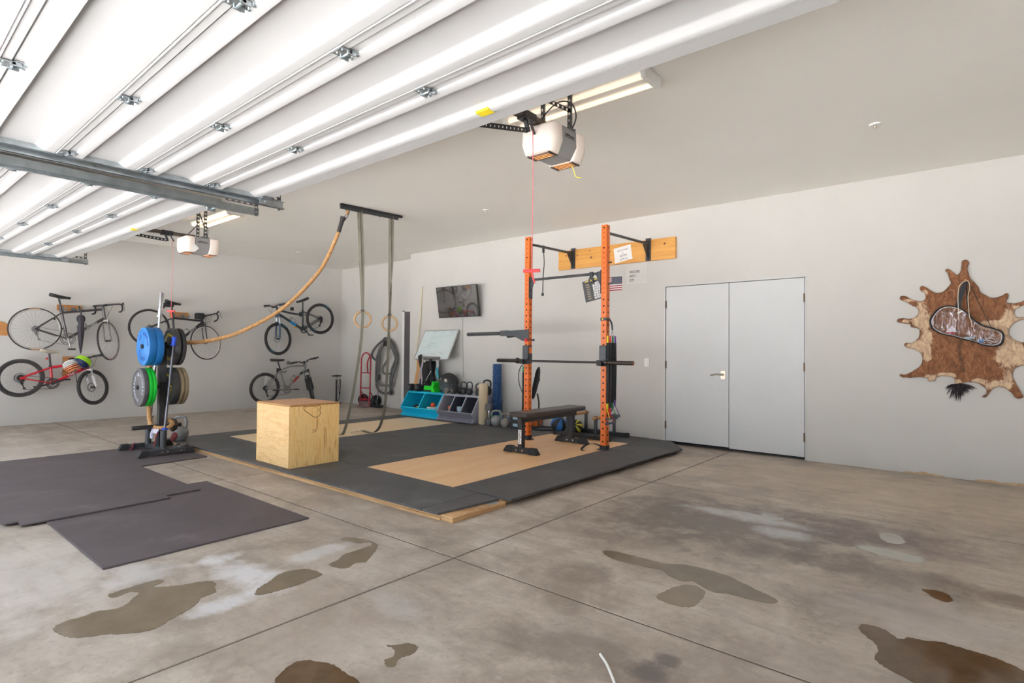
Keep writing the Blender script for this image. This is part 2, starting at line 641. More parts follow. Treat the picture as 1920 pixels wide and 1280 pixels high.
# sprinkler covers on the ceiling
for (x, y), lab in (((-0.655, 5.42), 'white round sprinkler cover on the ceiling, at right above the double doors'),
                    ((-5.087, 5.485), 'white round sprinkler cover on the ceiling, left of the orange rack posts'),
                    ((-10.18, 5.62), 'white round sprinkler cover on the ceiling, far left near the ring straps')):
    s = thing('sprinkler_cover', (x, y, CH), lab, 'sprinkler', 'sprinkler covers on the ceiling')
    MB().lathe([(0.001, -0.014), (0.030, -0.014), (0.042, -0.009), (0.045, 0.0)], (x, y, CH), Z, 20).build('plate', white_plastic, s)
    MB().lathe([(0.001, -0.030), (0.010, -0.029), (0.013, -0.018), (0.013, -0.012)], (x, y, CH), Z, 12).build('head', nickel, s)


# ------------------------------------------------------------------ overhead garage doors
def ladder(b, p0, p1, w, th, side, pitch=0.045, hole=0.018):
    """perforated steel strip: two rails and the metal left between the holes"""
    p0, p1, side = V(p0), V(p1), V(side).normalized()
    d = (p1 - p0)
    L = d.length
    d.normalize()
    nn = d.cross(side).normalized()
    e = (w - hole) / 2
    for s in (-1, 1):
        b.obox((p0 + p1) / 2 + side * s * (w - e) / 2, (side, nn, d), (e / 2, th / 2, L / 2))
    n = max(2, int(L / pitch))
    for i in range(n + 1):
        c = p0 + d * (L * i / n)
        hh = (pitch - hole) / 2
        b.obox(c, (side, nn, d), (hole / 2 + 0.0005, th / 2, hh))
    return b


ZD = 2.52


def garage_door(x0, x1, yend, label, hinge_x, sticker_x, rot=0.0):
    t = thing('garage_door', (x0, yend, ZD), label, 'garage door', 'open overhead garage doors')
    seams = [yend - 2.327 - 0.05, yend - 1.877, yend - 1.416, yend - 0.958, yend - 0.497, yend]
    for i in range(5):
        a, b = seams[i], seams[i + 1]
        zs = ZD + 0.045
        last = i == 4
        pr = [(a + 0.004, zs), (a + 0.004, ZD + 0.013), (a + 0.040, ZD + 0.012), (a + 0.043, ZD + 0.004), (a + 0.052, ZD), (a + 0.094, ZD), (a + 0.098, ZD + 0.008), (a + 0.101, ZD + 0.028), (a + 0.118, ZD + 0.030)]
        if last:
            pr += [(b - 0.190, ZD + 0.030), (b - 0.176, ZD + 0.026), (b - 0.150, ZD + 0.008), (b - 0.136, ZD + 0.001), (b - 0.112, ZD), (b - 0.109, ZD + 0.012), (b - 0.096, ZD + 0.012), (b - 0.094, ZD + 0.006), (b, ZD + 0.006), (b, zs)]
        else:
            pr += [(b - 0.168, ZD + 0.030), (b - 0.156, ZD + 0.027), (b - 0.132, ZD + 0.010), (b - 0.118, ZD + 0.002), (b - 0.100, ZD), (b - 0.058, ZD), (b - 0.056, ZD + 0.006), (b - 0.051, ZD + 0.006), (b - 0.049, ZD), (b - 0.044, ZD), (b - 0.042, ZD + 0.006), (b - 0.005, ZD + 0.006), (b - 0.005, zs)]
        m = MB().prism([(x0 + 0.03, y, z) for y, z in pr], (x1 - x0 - 0.06, 0, 0))
        sec = m.build('door_section', gdoor, t, smooth=36)
        e = MB()
        for xx in (x0, x1 - 0.032):
            e.box(xx, xx + 0.032, a + 0.012, b - 0.012, ZD - 0.006, ZD + 0.040)
            e.box(xx - 0.004, xx + 0.0, a + 0.012, b - 0.012, ZD - 0.006, ZD + 0.052)
        e.build('end_stile', galv, sec, smooth=0, bevel=0.003)
        if i < 4:
            hb = MB()
            for hx in hinge_x:
                hb.box(hx - 0.036, hx + 0.036, b - 0.045, b - 0.004, ZD - 0.006, ZD - 0.002)
                hb.box(hx - 0.036, hx + 0.036, b + 0.008, b + 0.060, ZD + 0.004, ZD + 0.009)
                hb.cyl((hx - 0.032, b + 0.004, ZD - 0.005), (hx + 0.032, b + 0.004, ZD - 0.005), 0.007, 8)
                for sx in (-1, 1):
                    hb.box(hx + sx * 0.028 - 0.004, hx + sx * 0.028 + 0.004, b - 0.01, b + 0.03, ZD - 0.016, ZD + 0.004)
                    hb.cyl((hx + sx * 0.02, b - 0.03, ZD - 0.010), (hx + sx * 0.02, b - 0.03, ZD), 0.006, 6)
                    hb.cyl((hx + sx * 0.02, b + 0.045, ZD - 0.004), (hx + sx * 0.02, b + 0.045, ZD + 0.006), 0.006, 6)
            hb.build('hinge', galv, t, smooth=30)
        else:
            rb = MB()
            for xx, s in ((x0 + 0.06, -1), (x1 - 0.06, 1)):
                rb.box(xx - 0.05, xx + 0.05, b - 0.10, b - 0.03, ZD - 0.012, ZD - 0.004)
                rb.box(xx - 0.012, xx + 0.012, b - 0.10, b - 0.03, ZD - 0.05, ZD - 0.004)
                rb.cyl((xx - s * 0.03, b - 0.06, ZD - 0.03), (xx + s * 0.12, b - 0.06, ZD - 0.03), 0.007, 8)
            rb.build('roller_bracket', galv, t, smooth=30)
            MB().box(sticker_x - 0.045, sticker_x + 0.045, b - 0.155, b - 0.10, ZD - 0.002, ZD + 0.014).build('sticker', yellow, t, smooth=0)
    if rot:
        t.rotation_euler = (0, 0, rot)
    return t


gd1 = garage_door(-4.76, 0.12, 2.335, 'white sectional garage door open overhead, nearest the camera', (-3.40, -2.12, -0.84, -4.66), -2.06)
gd2 = garage_door(-10.22, -5.28, 2.06, 'white sectional garage door open overhead, further off at the left', (-10.1, -8.98, -7.75, -6.55, -5.4), -7.1, 0.02)
MB().box(-4.766, -4.760, 1.00, 1.36, ZD - 0.002, ZD + 0.03).build('warning_sticker', yellow, gd1, smooth=0)


def track(x, yend, s, label):
    """horizontal steel track; s = side the rollers run on"""
    t = thing('door_track', (x, yend, ZD), label, 'track', 'garage door tracks')
    m = MB()
    y0 = -0.30
    m.box(x - 0.002, x + 0.002, y0, yend, ZD - 0.045, ZD + 0.022)
    for z in (ZD - 0.045, ZD + 0.018):
        m.box(min(x, x + s * 0.026), max(x, x + s * 0.026), y0, yend, z, z + 0.004)
    m.box(min(x + s * 0.022, x + s * 0.026), max(x + s * 0.022, x + s * 0.026), y0, yend, ZD - 0.045, ZD - 0.033)
    m.box(x - s * 0.03 - 0.002, x - s * 0.03 + 0.002, y0, yend - 0.35, ZD - 0.03, ZD + 0.03)
    m.box(min(x, x - s * 0.03), max(x, x - s * 0.03), y0, yend - 0.35, ZD - 0.002, ZD + 0.002)
    m.build('rail', galv, t, smooth=0)
    hgr = MB()
    ladder(hgr, (x - s * 0.01, yend - 0.03, ZD - 0.04), (x - s * 0.01, yend - 0.03, CH), 0.034, 0.003, Y)
    ladder(hgr, (x - s * 0.02, yend - 0.30, ZD + 0.05), (x - s * 0.02, yend - 0.03, ZD + 0.05), 0.03, 0.003, Z)
    hgr.build('hanger', galv_dk, t, smooth=0)
    for yy in (0.4, 1.1, 1.75):
        MB().cyl((x + s * 0.002, yy, ZD - 0.012), (x - s * 0.008, yy, ZD - 0.012), 0.009, 8).build('bolt', galv, t)
    return t


track(-4.80, 2.49, 1, 'galvanised track carrying the left edge of the nearest garage door')
track(-5.19, 2.46, -1, 'galvanised track carrying the right edge of the far garage door')
track(-10.28, 2.30, 1, 'galvanised track carrying the left edge of the far garage door')

# ------------------------------------------------------------------ door openers
lens_mat = NT('opener_lens')
lens_mat.b.inputs['Base Color'].default_value = (*lin((240, 230, 222)), 1)
lens_mat.b.inputs['Roughness'].default_value = 0.35
lens_mat.b.inputs['Emission Color'].default_value = (*lin((255, 196, 158)), 1)
lens_mat.b.inputs['Emission Strength'].default_value = 0.03
lens_mat = lens_mat.m
bulb_glow = emis('opener_bulb_glow', (255, 160, 84), 0.9)
opener_grey = mat('opener_grey', (150, 148, 148), 0.45, var=0.02)
cord_red = mat('red_cord', (214, 110, 116), 0.8)
rail_brown = mat('opener_rail_steel', (104, 94, 88), 0.35, 0.6, var=0.08)


def opener(x, y, label, cord_y, handle_z, door_y, dz=0.0):
    """x = rail line, y = middle of the motor head"""
    zt = 2.745 + dz
    t = thing('door_opener', (x, y, 2.53 + dz), label, 'door opener', 'garage door openers')
    hw, hl = 0.135, 0.22
    # grey band round the middle
    pr = [(-hw, zt), (hw, zt), (hw + 0.004, 2.63 + dz), (hw - 0.05, 2.545 + dz), (-hw + 0.05, 2.545 + dz), (-hw - 0.004, 2.63 + dz)]
    MB().prism([(x + a, y - 0.085, z) for a, z in pr], (0, 0.17, 0)).build('motor_housing', opener_grey, t, bevel=0.006)
    text('LiftMaster', 0.028, (x + hw + 0.0045, y, 2.69 + dz), (0, 1, 0), (0, 0, 1), ink, t)
    MB().box(x + hw + 0.001, x + hw + 0.0035, y - 0.065, y + 0.065, 2.672 + dz, 2.676 + dz).build('trim_line', ink, t, smooth=0)
    for s in (-1, 1):
        secs = []
        for f, k in ((0.086, 1.0), (0.15, 1.10), (0.19, 1.02), (0.22, 0.72)):
            zc = 2.640 + dz
            q = [(-hw, zt), (hw, zt), (hw + 0.004, 2.63 + dz), (hw - 0.03, 2.545 + dz), (-hw + 0.03, 2.545 + dz), (-hw - 0.004, 2.63 + dz)]
            secs.append([(x + a * k, y + s * f, zc + (z - zc) * (1 if k >= 1 else 0.5 + 0.5 * k)) for a, z in q])
        m = MB()
        n = 6
        m.v = [V(p) for q in secs for p in q]
        for i in range(3):
            for k in range(n):
                m.f.append((i * n + k, i * n + (k + 1) % n, (i + 1) * n + (k + 1) % n, (i + 1) * n + k))
        m.f.append(tuple(3 * n + k for k in range(n)))
        m.f.append(tuple(range(n)))
        m.build('light_lens', lens_mat, t, bevel=0.012, seg=3, smooth=50)
        v = MB()
        for k in range(4):
            v.box(x - 0.09, x + 0.09, y + s * (0.10 + 0.024 * k) - 0.005, y + s * (0.10 + 0.024 * k) + 0.005, 2.535 + dz, 2.5445 + dz)
        v.box(x - 0.095, x - 0.085, y + min(s * 0.09, s * 0.19), y + max(s * 0.09, s * 0.19), 2.535 + dz, 2.5445 + dz)
        v.box(x + 0.085, x + 0.095, y + min(s * 0.09, s * 0.19), y + max(s * 0.09, s * 0.19), 2.535 + dz, 2.5445 + dz)
        v.build('vent_grille', mat('vent_brown', (90, 74, 66), 0.5), t, smooth=0)
        MB().box(x - 0.07, x + 0.07, y + min(s * 0.095, s * 0.175), y + max(s * 0.095, s * 0.175), 2.538 + dz, 2.543 + dz).build('bulb_glow', bulb_glow, t, smooth=0)
    r = MB()
    r.box(x - 0.028, x + 0.028, -0.25, y - 0.05, zt + 0.004, zt + 0.036)
    r.box(x - 0.034, x + 0.034, -0.25, y - 0.05, zt - 0.002, zt + 0.004)
    r.build('rail', rail_brown, t, bevel=0.003)
    ty = cord_y
    tl = MB().box(x - 0.036, x + 0.036, ty - 0.08, ty + 0.05, zt - 0.014, zt + 0.042)
    tl.bar((x, ty - 0.03, zt - 0.01), (x, ty + 0.0, zt - 0.085), 0.03, 0.02).bar((x, ty + 0.03, zt - 0.02), (x, ty + 0.07, zt - 0.08), 0.02, 0.012)
    tl.build('trolley', black_metal, t, bevel=0.004)
    a = MB()
    ladder(a, (x, ty - 0.01, zt - 0.075), (x, door_y + 0.02, ZD + 0.07), 0.036, 0.004, Z, 0.04, 0.014)
    a.build('door_arm', black_metal, t, smooth=0)
    hg = MB()
    for s in (-1, 1):
        ladder(hg, (x + s * 0.12, y + 0.02, zt), (x + s * 0.12, y + 0.02, CH), 0.034, 0.004, X)
        ladder(hg, (x + s * 0.12 + 0.0, y + 0.037, zt), (x + s * 0.12, y + 0.037, CH), 0.03, 0.004, Y)
    ladder(hg, (x - 0.12, y + 0.02, CH - 0.03), (x + 0.12, y + 0.02, zt + 0.14), 0.034, 0.004, Z)
    hg.box(x - 0.14, x + 0.14, y - 0.01, y + 0.07, zt, zt + 0.012)
    hg.build('hanging_bracket', galv_dk, t, smooth=0)
    c = smooth_path([(x + 0.10, y + 0.06, zt), (x + 0.155, y + 0.05, zt + 0.09), (x + 0.13, y + 0.03, zt + 0.19), (x + 0.04, y + 0.0, zt + 0.215), (x - 0.05, y - 0.03, zt + 0.15), (x - 0.06, y - 0.12, zt + 0.03)], 6)
    MB().tube(c, 0.005, 6).build('power_cord', black_metal, t)
    MB().tube([(x, ty + 0.05, zt - 0.05), (x + 0.002, ty + 0.055, zt - 0.4), (x, ty + 0.05, handle_z)], 0.0028, 6).build('release_cord', cord_red, t)
    MB().tube([(x - 0.055, ty + 0.03, handle_z), (x, ty + 0.05, handle_z), (x + 0.055, ty + 0.07, handle_z)], 0.012, 8).tube([(x, ty + 0.05, handle_z), (x + 0.01, ty + 0.055, handle_z - 0.05), (x + 0.02, ty + 0.06, handle_z - 0.085)], 0.006, 6).build('release_handle', red_plastic, t)
    return t


op1 = opener(-2.35, 3.25, 'white and grey door opener with lit lenses, hanging nearest the camera', 2.95, 1.775, 2.335, 0.055)
op2 = opener(-7.75, 2.895, 'white and grey door opener with lit lenses, far left beyond the weight tree', 2.54, 1.69, 2.11, -0.10)
MB().tube(smooth_path([(-2.29, 3.38, 2.595), (-2.27, 3.39, 2.545), (-2.26, 3.40, 2.505), (-2.22, 3.41, 2.49)], 4), 0.003, 6).build('antenna_wire', yellow, op1)
tg = MB().obox((-7.607, 2.80, 2.50), ((0, 0.7071, 0.7071), (0, -0.7071, 0.7071), (1, 0, 0)), (0.036, 0.036, 0.001)).build('paper_tag', paper, op2, smooth=0)

# ------------------------------------------------------------------ ceiling strip lights
def strip_light(x1, length, y, label, warm, strength):
    t = thing('strip_light', (x1 - length / 2, y, CH), label, 'ceiling light', 'fluorescent strip lights')
    x0 = x1 - length
    m = MB()
    m.prism([(x0, y - 0.055, CH - 0.002), (x0, y - 0.05, CH - 0.05), (x0, y + 0.05, CH - 0.05), (x0, y + 0.055, CH - 0.002)], (length, 0, 0))
    for s in (-1, 1):
        m.prism([(x0, y + s * 0.05, CH - 0.05), (x0, y + s * 0.125, CH - 0.028), (x0, y + s * 0.127, CH - 0.024), (x0, y + s * 0.05, CH - 0.03)], (length, 0, 0))
    m.build('housing', white_plastic, t, smooth=0)
    for xx in (x0 - 0.012, x1 - 0.022):
        MB().prism([(xx, y - 0.127, CH - 0.003), (xx, y - 0.127, CH - 0.030), (xx, y - 0.11, CH - 0.085), (xx, y + 0.11, CH - 0.085), (xx, y + 0.127, CH - 0.030), (xx, y + 0.127, CH - 0.003)], (0.034, 0, 0)).build('end_cap', white_plastic, t, bevel=0.003)
    for s in (-1, 1):
        MB().cyl((x0 + 0.03, y + s * 0.075, CH - 0.062), (x1 - 0.03, y + s * 0.075, CH - 0.062), 0.0165, 14).build('tube_lamp', emis('tube_glow_' + label[:4], warm, strength), t)
    return t


strip_light(-1.69, 1.22, 3.45, 'white two tube strip light on the ceiling behind the near door opener', (255, 236, 210), 0.35)
strip_light(-7.75, 1.22, 3.36, 'white two tube strip light glowing warm behind the far door opener', (255, 226, 184), 2.2)
# ------------------------------------------------------------------ puddles on the slab
wet = NT('wet_concrete')
_v = wet.coord()
wet.l(wet.ramp(wet.noise(_v, 6, 5, 0.6), [(0.3, lin((112, 98, 80))), (0.7, lin((128, 114, 95)))]), wet.b.inputs['Base Color'])
wet.b.inputs['Roughness'].default_value = 0.06
wet.b.inputs['IOR'].default_value = 1.33
wet = wet.m
wet_brown = NT('wet_concrete_rusty')
_v = wet_brown.coord()
wet_brown.l(wet_brown.ramp(wet_brown.noise(_v, 9, 5, 0.6), [(0.3, lin((84, 62, 40))), (0.7, lin((104, 82, 58)))]), wet_brown.b.inputs['Base Color'])
wet_brown.b.inputs['Roughness'].default_value = 0.08
wet_brown.b.inputs['IOR'].default_value = 1.33
wet_brown = wet_brown.m
film = NT('water_film_painted_sheen')
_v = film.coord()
film.l(film.ramp(film.noise(_v, 5, 3), [(0.3, lin((170, 169, 160))), (0.7, lin((182, 180, 172)))]), film.b.inputs['Base Color'])  # pale base colour stands in for the white wall mirrored in the water
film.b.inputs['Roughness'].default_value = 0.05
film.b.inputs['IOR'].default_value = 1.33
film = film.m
damp = mat('damp_concrete', (134, 120, 102), 0.3, var=0.06, scale=5)

PUD = [
    ('large brown puddle with a ragged edge in front of the nearest dark mat', wet, [(-3.308,0.853),(-3.322,0.908),(-3.33,0.972),(-3.336,1.047),(-3.322,1.083),(-3.284,1.092),(-3.266,1.057),(-3.25,1.028),(-3.223,1.052),(-3.189,1.09),(-3.157,1.153),(-3.139,1.207),(-3.096,1.251),(-3.044,1.253),(-3.005,1.228),(-2.952,1.218),(-2.935,1.179),(-2.925,1.134),(-2.873,1.091),(-2.833,1.03),(-2.794,0.95),(-2.763,0.891),(-2.766,0.838),(-2.805,0.784),(-2.85,0.744),(-2.878,0.701),(-2.921,0.643),(-2.973,0.612),(-3.029,0.599),(-3.079,0.596),(-3.12,0.622),(-3.13,0.668),(-3.129,0.713),(-3.139,0.762),(-3.109,0.824),(-3.115,0.867),(-3.166,0.911),(-3.22,0.956),(-3.271,0.925),(-3.252,0.875),(-3.266,0.849)]),
    ('middle brown puddle of the three in a row beside the nearest dark mat', wet, [(-2.767,1.326),(-2.829,1.369),(-2.855,1.418),(-2.881,1.47),(-2.917,1.517),(-2.927,1.573),(-2.914,1.618),(-2.881,1.663),(-2.822,1.682),(-2.759,1.688),(-2.734,1.662),(-2.73,1.597),(-2.717,1.539),(-2.72,1.492),(-2.727,1.429),(-2.734,1.368)]),
    ('hook shaped brown puddle left of the crossing of the floor joints', wet, [(-2.843,1.783),(-2.865,1.854),(-2.915,1.923),(-2.919,1.999),(-2.922,2.078),(-2.929,2.136),(-2.978,2.158),(-3.014,2.103),(-3.076,2.093),(-3.156,2.067),(-3.175,2.105),(-3.117,2.147),(-3.006,2.177),(-2.9,2.161),(-2.822,2.084),(-2.761,2.002),(-2.718,1.947),(-2.753,1.899),(-2.726,1.834),(-2.752,1.794)]),
    ('rounded brown puddle cut by the bottom edge of the picture', wet_brown, [(-1.985,1.029),(-2.032,1.078),(-2.052,1.132),(-2.041,1.176),(-1.983,1.211),(-1.921,1.236),(-1.87,1.233),(-1.825,1.234),(-1.752,1.23),(-1.676,1.171),(-1.722,1.055),(-1.872,0.963)]),
    ('small boot shaped brown puddle near the bottom edge of the picture', wet, [(-1.887,1.458),(-1.851,1.461),(-1.818,1.445),(-1.797,1.42),(-1.806,1.387),(-1.78,1.368),(-1.752,1.368),(-1.739,1.387),(-1.759,1.411),(-1.768,1.445),(-1.759,1.479),(-1.766,1.517),(-1.795,1.537),(-1.836,1.524),(-1.856,1.493)]),
    ('long tapering brown puddle right of the crossing of the floor joints', wet, [(-1.781,3.004),(-1.732,3.048),(-1.606,3.06),(-1.515,3.063),(-1.405,3.068),(-1.322,3.123),(-1.264,3.138),(-1.143,3.141),(-1.05,3.125),(-0.972,3.085),(-0.887,3.042),(-0.81,3.012),(-0.778,2.987),(-0.777,2.949),(-0.81,2.92),(-0.882,2.909),(-0.984,2.901),(-1.064,2.873),(-1.181,2.932),(-1.226,2.898),(-1.318,2.922),(-1.38,2.967),(-1.48,2.949),(-1.605,2.928),(-1.711,2.947)]),
    ('dull damp patch touching the long tapering puddle', damp, [(-1.245,2.618),(-1.241,2.732),(-1.215,2.827),(-1.17,2.881),(-1.115,2.872),(-1.08,2.844),(-1.067,2.761),(-1.063,2.661),(-1.088,2.614),(-1.151,2.596)]),
    ('big brown puddle in the bottom right corner of the picture', wet_brown, [(-0.422,2.931),(-0.415,2.976),(-0.376,2.992),(-0.335,2.985),(-0.292,2.941),(-0.265,2.925),(-0.244,2.973),(-0.201,2.981),(-0.142,3.013),(-0.083,3.017),(-0.025,3.012),(0.03,3.007),(0.084,2.985),(0.124,2.954),(0.157,2.913),(0.15,2.791),(-0.141,2.54),(-0.196,2.578),(-0.254,2.611),(-0.303,2.641),(-0.332,2.684),(-0.33,2.774),(-0.364,2.839),(-0.402,2.885)]),
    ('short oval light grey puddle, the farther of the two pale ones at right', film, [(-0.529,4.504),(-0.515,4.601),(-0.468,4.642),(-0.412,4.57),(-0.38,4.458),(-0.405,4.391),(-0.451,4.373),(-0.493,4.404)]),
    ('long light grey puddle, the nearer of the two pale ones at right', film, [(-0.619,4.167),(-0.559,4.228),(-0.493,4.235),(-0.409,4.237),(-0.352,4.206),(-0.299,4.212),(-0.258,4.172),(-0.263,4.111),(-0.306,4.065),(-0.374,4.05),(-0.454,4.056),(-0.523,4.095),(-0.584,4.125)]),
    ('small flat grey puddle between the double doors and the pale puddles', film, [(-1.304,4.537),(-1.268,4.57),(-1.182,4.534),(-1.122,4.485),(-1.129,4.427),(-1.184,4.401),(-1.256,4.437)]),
    ('tiny dark brown puddle at right between pale puddles and corner puddle', wet_brown, [(-0.239,3.624),(-0.2,3.65),(-0.156,3.654),(-0.126,3.624),(-0.112,3.562),(-0.137,3.521),(-0.18,3.537),(-0.211,3.578)]),
]
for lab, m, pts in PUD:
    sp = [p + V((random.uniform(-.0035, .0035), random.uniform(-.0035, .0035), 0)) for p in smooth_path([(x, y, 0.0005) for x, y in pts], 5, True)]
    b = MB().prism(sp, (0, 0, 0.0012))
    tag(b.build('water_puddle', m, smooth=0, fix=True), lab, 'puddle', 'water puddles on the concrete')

tag(MB().tube(smooth_path([(-1.180, 1.975, 0.004), (-1.125, 1.93, 0.006), (-1.075, 1.88, 0.005), (-1.03, 1.83, 0.004), (-1.0, 1.78, 0.004)], 4), 0.0055, 6).build('plastic_tie', white_plastic), 'thin white plastic tie lying on the concrete at the bottom of the picture', 'tie')

# ------------------------------------------------------------------ loose dark mats on the concrete
def rubber_mat_material(name, col, fleck, tint):
    t = NT(name)
    v = t.coord()
    c = t.ramp(t.noise(v, 2.2, 5, 0.6), [(0.3, lin(col)), (0.62, lin(tint)), (0.78, lin(tuple(min(255, k + 26) for k in tint)))])
    c = t.mix(t.ramp(t.noise(v, 140, 2, 0.6), [(0.66, 0.0), (0.72, 0.55)]), c, lin(fleck))
    c = t.mix(t.ramp(t.noise(t.coord((1, 1, 1), (0, 0, 0.7)), 1.1, 4), [(0.60, 0.0), (0.76, 0.45)]), c, lin((134, 124, 124)))
    t.l(c, t.b.inputs['Base Color'])
    t.b.inputs['Roughness'].default_value = 0.62
    t.bump(t.noise(v, 160, 2), 0.15, 0.003)
    return t.m


mat_brown = rubber_mat_material('dark_stall_mat', (80, 72, 75), (118, 104, 104), (92, 84, 87))
mat_grey = rubber_mat_material('platform_rubber', (72, 73, 75), (96, 96, 98), (86, 86, 87))


def slab(name, pts, z0, z1, m, label, cat, group, bevel=0.003):
    return tag(MB().prism([(x, y, z0) for x, y in pts], (0, 0, z1 - z0)).build(name, m, smooth=0, bevel=bevel), label, cat, group)


gm = 'loose dark mats on the concrete'
slab('rubber_mat', [(-3.695, 0.925), (-3.715, 2.165), (-5.44, 2.14), (-5.45, 0.905)], 0.0005, 0.012, mat_brown, 'dark rubber mat lying nearest the camera beside the brown puddles', 'mat', gm)
slab('rubber_mat', [(-4.955, 0.775), (-5.0, 1.70), (-5.10, 1.695), (-5.115, 1.965), (-6.60, 1.94), (-6.655, 0.895), (-6.66, 0.64), (-5.40, 0.62), (-5.384, 0.668), (-5.064, 0.71), (-5.07, 0.775)], 0.0135, 0.0245, mat_brown, 'dark rubber mat with nibbled corners overlapping the nearest mat', 'mat', gm)
slab('rubber_mat', [(-6.665, 0.90), (-6.612, 1.945), (-6.68, 2.63), (-7.95, 2.63), (-7.95, 0.95)], 0.0005, 0.012, mat_brown, 'dark rubber mat under the weight tree', 'mat', gm)

# ------------------------------------------------------------------ lifting platform
TP = 0.057
pf = thing('lifting_platform', (-5.5, 4.8, 0), 'wide low plywood lifting platform carrying the rack and the wooden box', 'platform')
b0 = MB().prism([(-8.10, 2.68, 0.0), (-2.985, 2.765, 0.0), (-2.985, 3.36, 0), (-2.93, 3.36, 0), (-2.93, 6.35, 0), (-3.24, 6.92, 0), (-3.24, 7.03, 0), (-8.10, 7.06, 0)], (0, 0, 0.0185))
b0.build('lower_layer', ply_edge, pf, smooth=0)
b1 = MB().prism([(-8.10, 2.685, 0.0195), (-2.98, 2.77, 0.0195), (-2.98, 3.36, 0.0195), (-2.935, 3.36, 0.0195), (-2.935, 6.35, 0.0195), (-3.245, 6.92, 0.0195), (-3.245, 7.03, 0.0195), (-8.10, 7.06, 0.0195)], (0, 0, 0.0185))
b1.build('upper_layer', ply_edge, pf, smooth=0)
MB().box(-2.995, -2.865, 2.775, 3.355, 0.0, 0.040).build('corner_block', ply_edge, pf, bevel=0.003, smooth=0)
MB().box(-2.95, -2.885, 3.20, 3.30, 0.040, 0.0425).build('mending_plate', galv, pf, smooth=0)
MB().box(-4.700, -3.467, 3.362, 6.46, 0.0385, TP).build('deck_panel', ply, pf, smooth=0, bevel=0.002)
MB().box(-7.695, -6.555, 3.312, 6.335, 0.0385, TP).build('deck_panel', wood('plywood_deck_pale', (236, 204, 160), (244, 220, 182), (3.5, 0.5, 1), 1.6, 0.42, (206, 170, 124)), pf, smooth=0, bevel=0.002)
gp = 'rubber mats covering the platform'


def pm(pts, label):
    slab('platform_mat', pts, 0.0385, TP, mat_grey, label, 'mat', gp, 0.002)


def rect(x0, x1, y0, y1):
    return [(x0, y0), (x1, y0), (x1, y1), (x0, y1)]


pm([(-8.12, 2.665), (-6.555, 2.692), (-6.555, 3.307), (-8.12, 3.307)], 'black platform mat along the front edge nearest the weight tree')
pm([(-6.550, 2.693), (-4.705, 2.723), (-4.705, 3.357), (-6.550, 3.357)], 'black platform mat with the wooden box standing on it')
pm([(-4.700, 2.724), (-3.165, 2.750), (-3.165, 3.357), (-4.700, 3.357)], 'black platform mat in front of the orange tinted wood deck')
pm([(-3.160, 2.751), (-2.992, 2.754), (-2.925, 3.345), (-3.160, 3.345)], 'narrow black mat strip at the front right corner of the platform')
pm(rect(-8.12, -7.70, 3.312, 6.335), 'narrow black mat along the left edge of the pale wood deck')
pm(rect(-6.550, -4.705, 3.362, 4.858), 'black platform mat between the two wood decks, nearer half')
pm(rect(-6.550, -4.705, 4.862, 6.462), 'black platform mat between the two wood decks, farther half')
pm([(-3.462, 3.362), (-2.842, 3.392), (-2.800, 5.900), (-3.462, 5.900)], 'long black mat overhanging the right edge of the platform')
pm([(-3.462, 5.904), (-2.800, 5.904), (-2.785, 6.560), (-3.125, 7.020), (-3.462, 7.03)], 'black mat with a cut corner pointing at the double doors')
pm(rect(-8.12, -6.305, 6.340, 7.07), 'black platform mat under the storage bins')
pm(rect(-6.300, -3.467, 6.466, 7.06), 'black platform mat along the wall under the parallel bars')

# ------------------------------------------------------------------ plywood jump box
bx = thing('jump_box', (-5.51, 3.06, TP), 'square wooden jump box standing on the platform edge', 'box')
x0, x1, y0, y1, zt = -5.850, -5.165, 2.79, 3.335, 0.676
face_l = wood('box_ply_light', (224, 178, 118), (240, 204, 148), (1.2, 1, 7), 2.4, 0.5, (196, 140, 84), (0.40, 0.55, 0.66), 1.0)
face_r = wood('box_ply_grain', (234, 182, 106), (250, 214, 146), (3, 8, 0.7), 1.9, 0.5, (190, 118, 54), (0.38, 0.53, 0.66), 1.6)
face_t = wood('box_ply_top', (214, 160, 116), (228, 178, 136), (1.6, 6, 1), 2.2, 0.5)
edge = mat('ply_cut_edge', (176, 128, 72), 0.6, var=0.12, scale=60, stretch=(1, 1, 6))
zb = TP + 0.0005
MB().box(x0, x1, y0, y1, zt - 0.018, zt).build('top_panel', face_t, bx, bevel=0.0015, smooth=0)
MB().box(x0 + 0.018, x1 - 0.019, y0 + 0.0, y0 + 0.018, zb, zt - 0.019).build('front_panel', face_l, bx, bevel=0.001, smooth=0)
MB().box(x1 - 0.018, x1, y0, y1, zb, zt - 0.019).build('side_panel', face_r, bx, bevel=0.001, smooth=0)
MB().box(x0, x0 + 0.0175, y0, y1, zb, zt - 0.019).build('side_panel', face_r, bx, bevel=0.001, smooth=0)
MB().box(x0 + 0.018, x1 - 0.019, y1 - 0.018, y1, zb, zt - 0.019).build('back_panel', face_l, bx, smooth=0)
e = MB().box(x1 - 0.0175, x1 - 0.0005, y0 - 0.0006, y0, zb, zt - 0.019)
e.box(x0, x1, y0 - 0.0006, y0, zt - 0.017, zt - 0.001).box(x1, x1 + 0.0006, y0, y1, zt - 0.017, zt - 0.001)
e.build('cut_edge', edge, bx, smooth=0)
sc = MB()
for yy in (2.83, 2.95, 3.07, 3.19, 3.30):
    for zz in (TP + 0.02, zt - 0.03):
        sc.cyl((x1 - 0.001, yy, zz), (x1 + 0.0012, yy, zz), 0.0035, 8)
for zz in (0.16, 0.28, 0.40, 0.52):
    sc.cyl((x1 - 0.009, y0 + 0.001, zz), (x1 - 0.009, y0 - 0.0014, zz), 0.0035, 8)
sc.build('screw', dark_steel, bx)
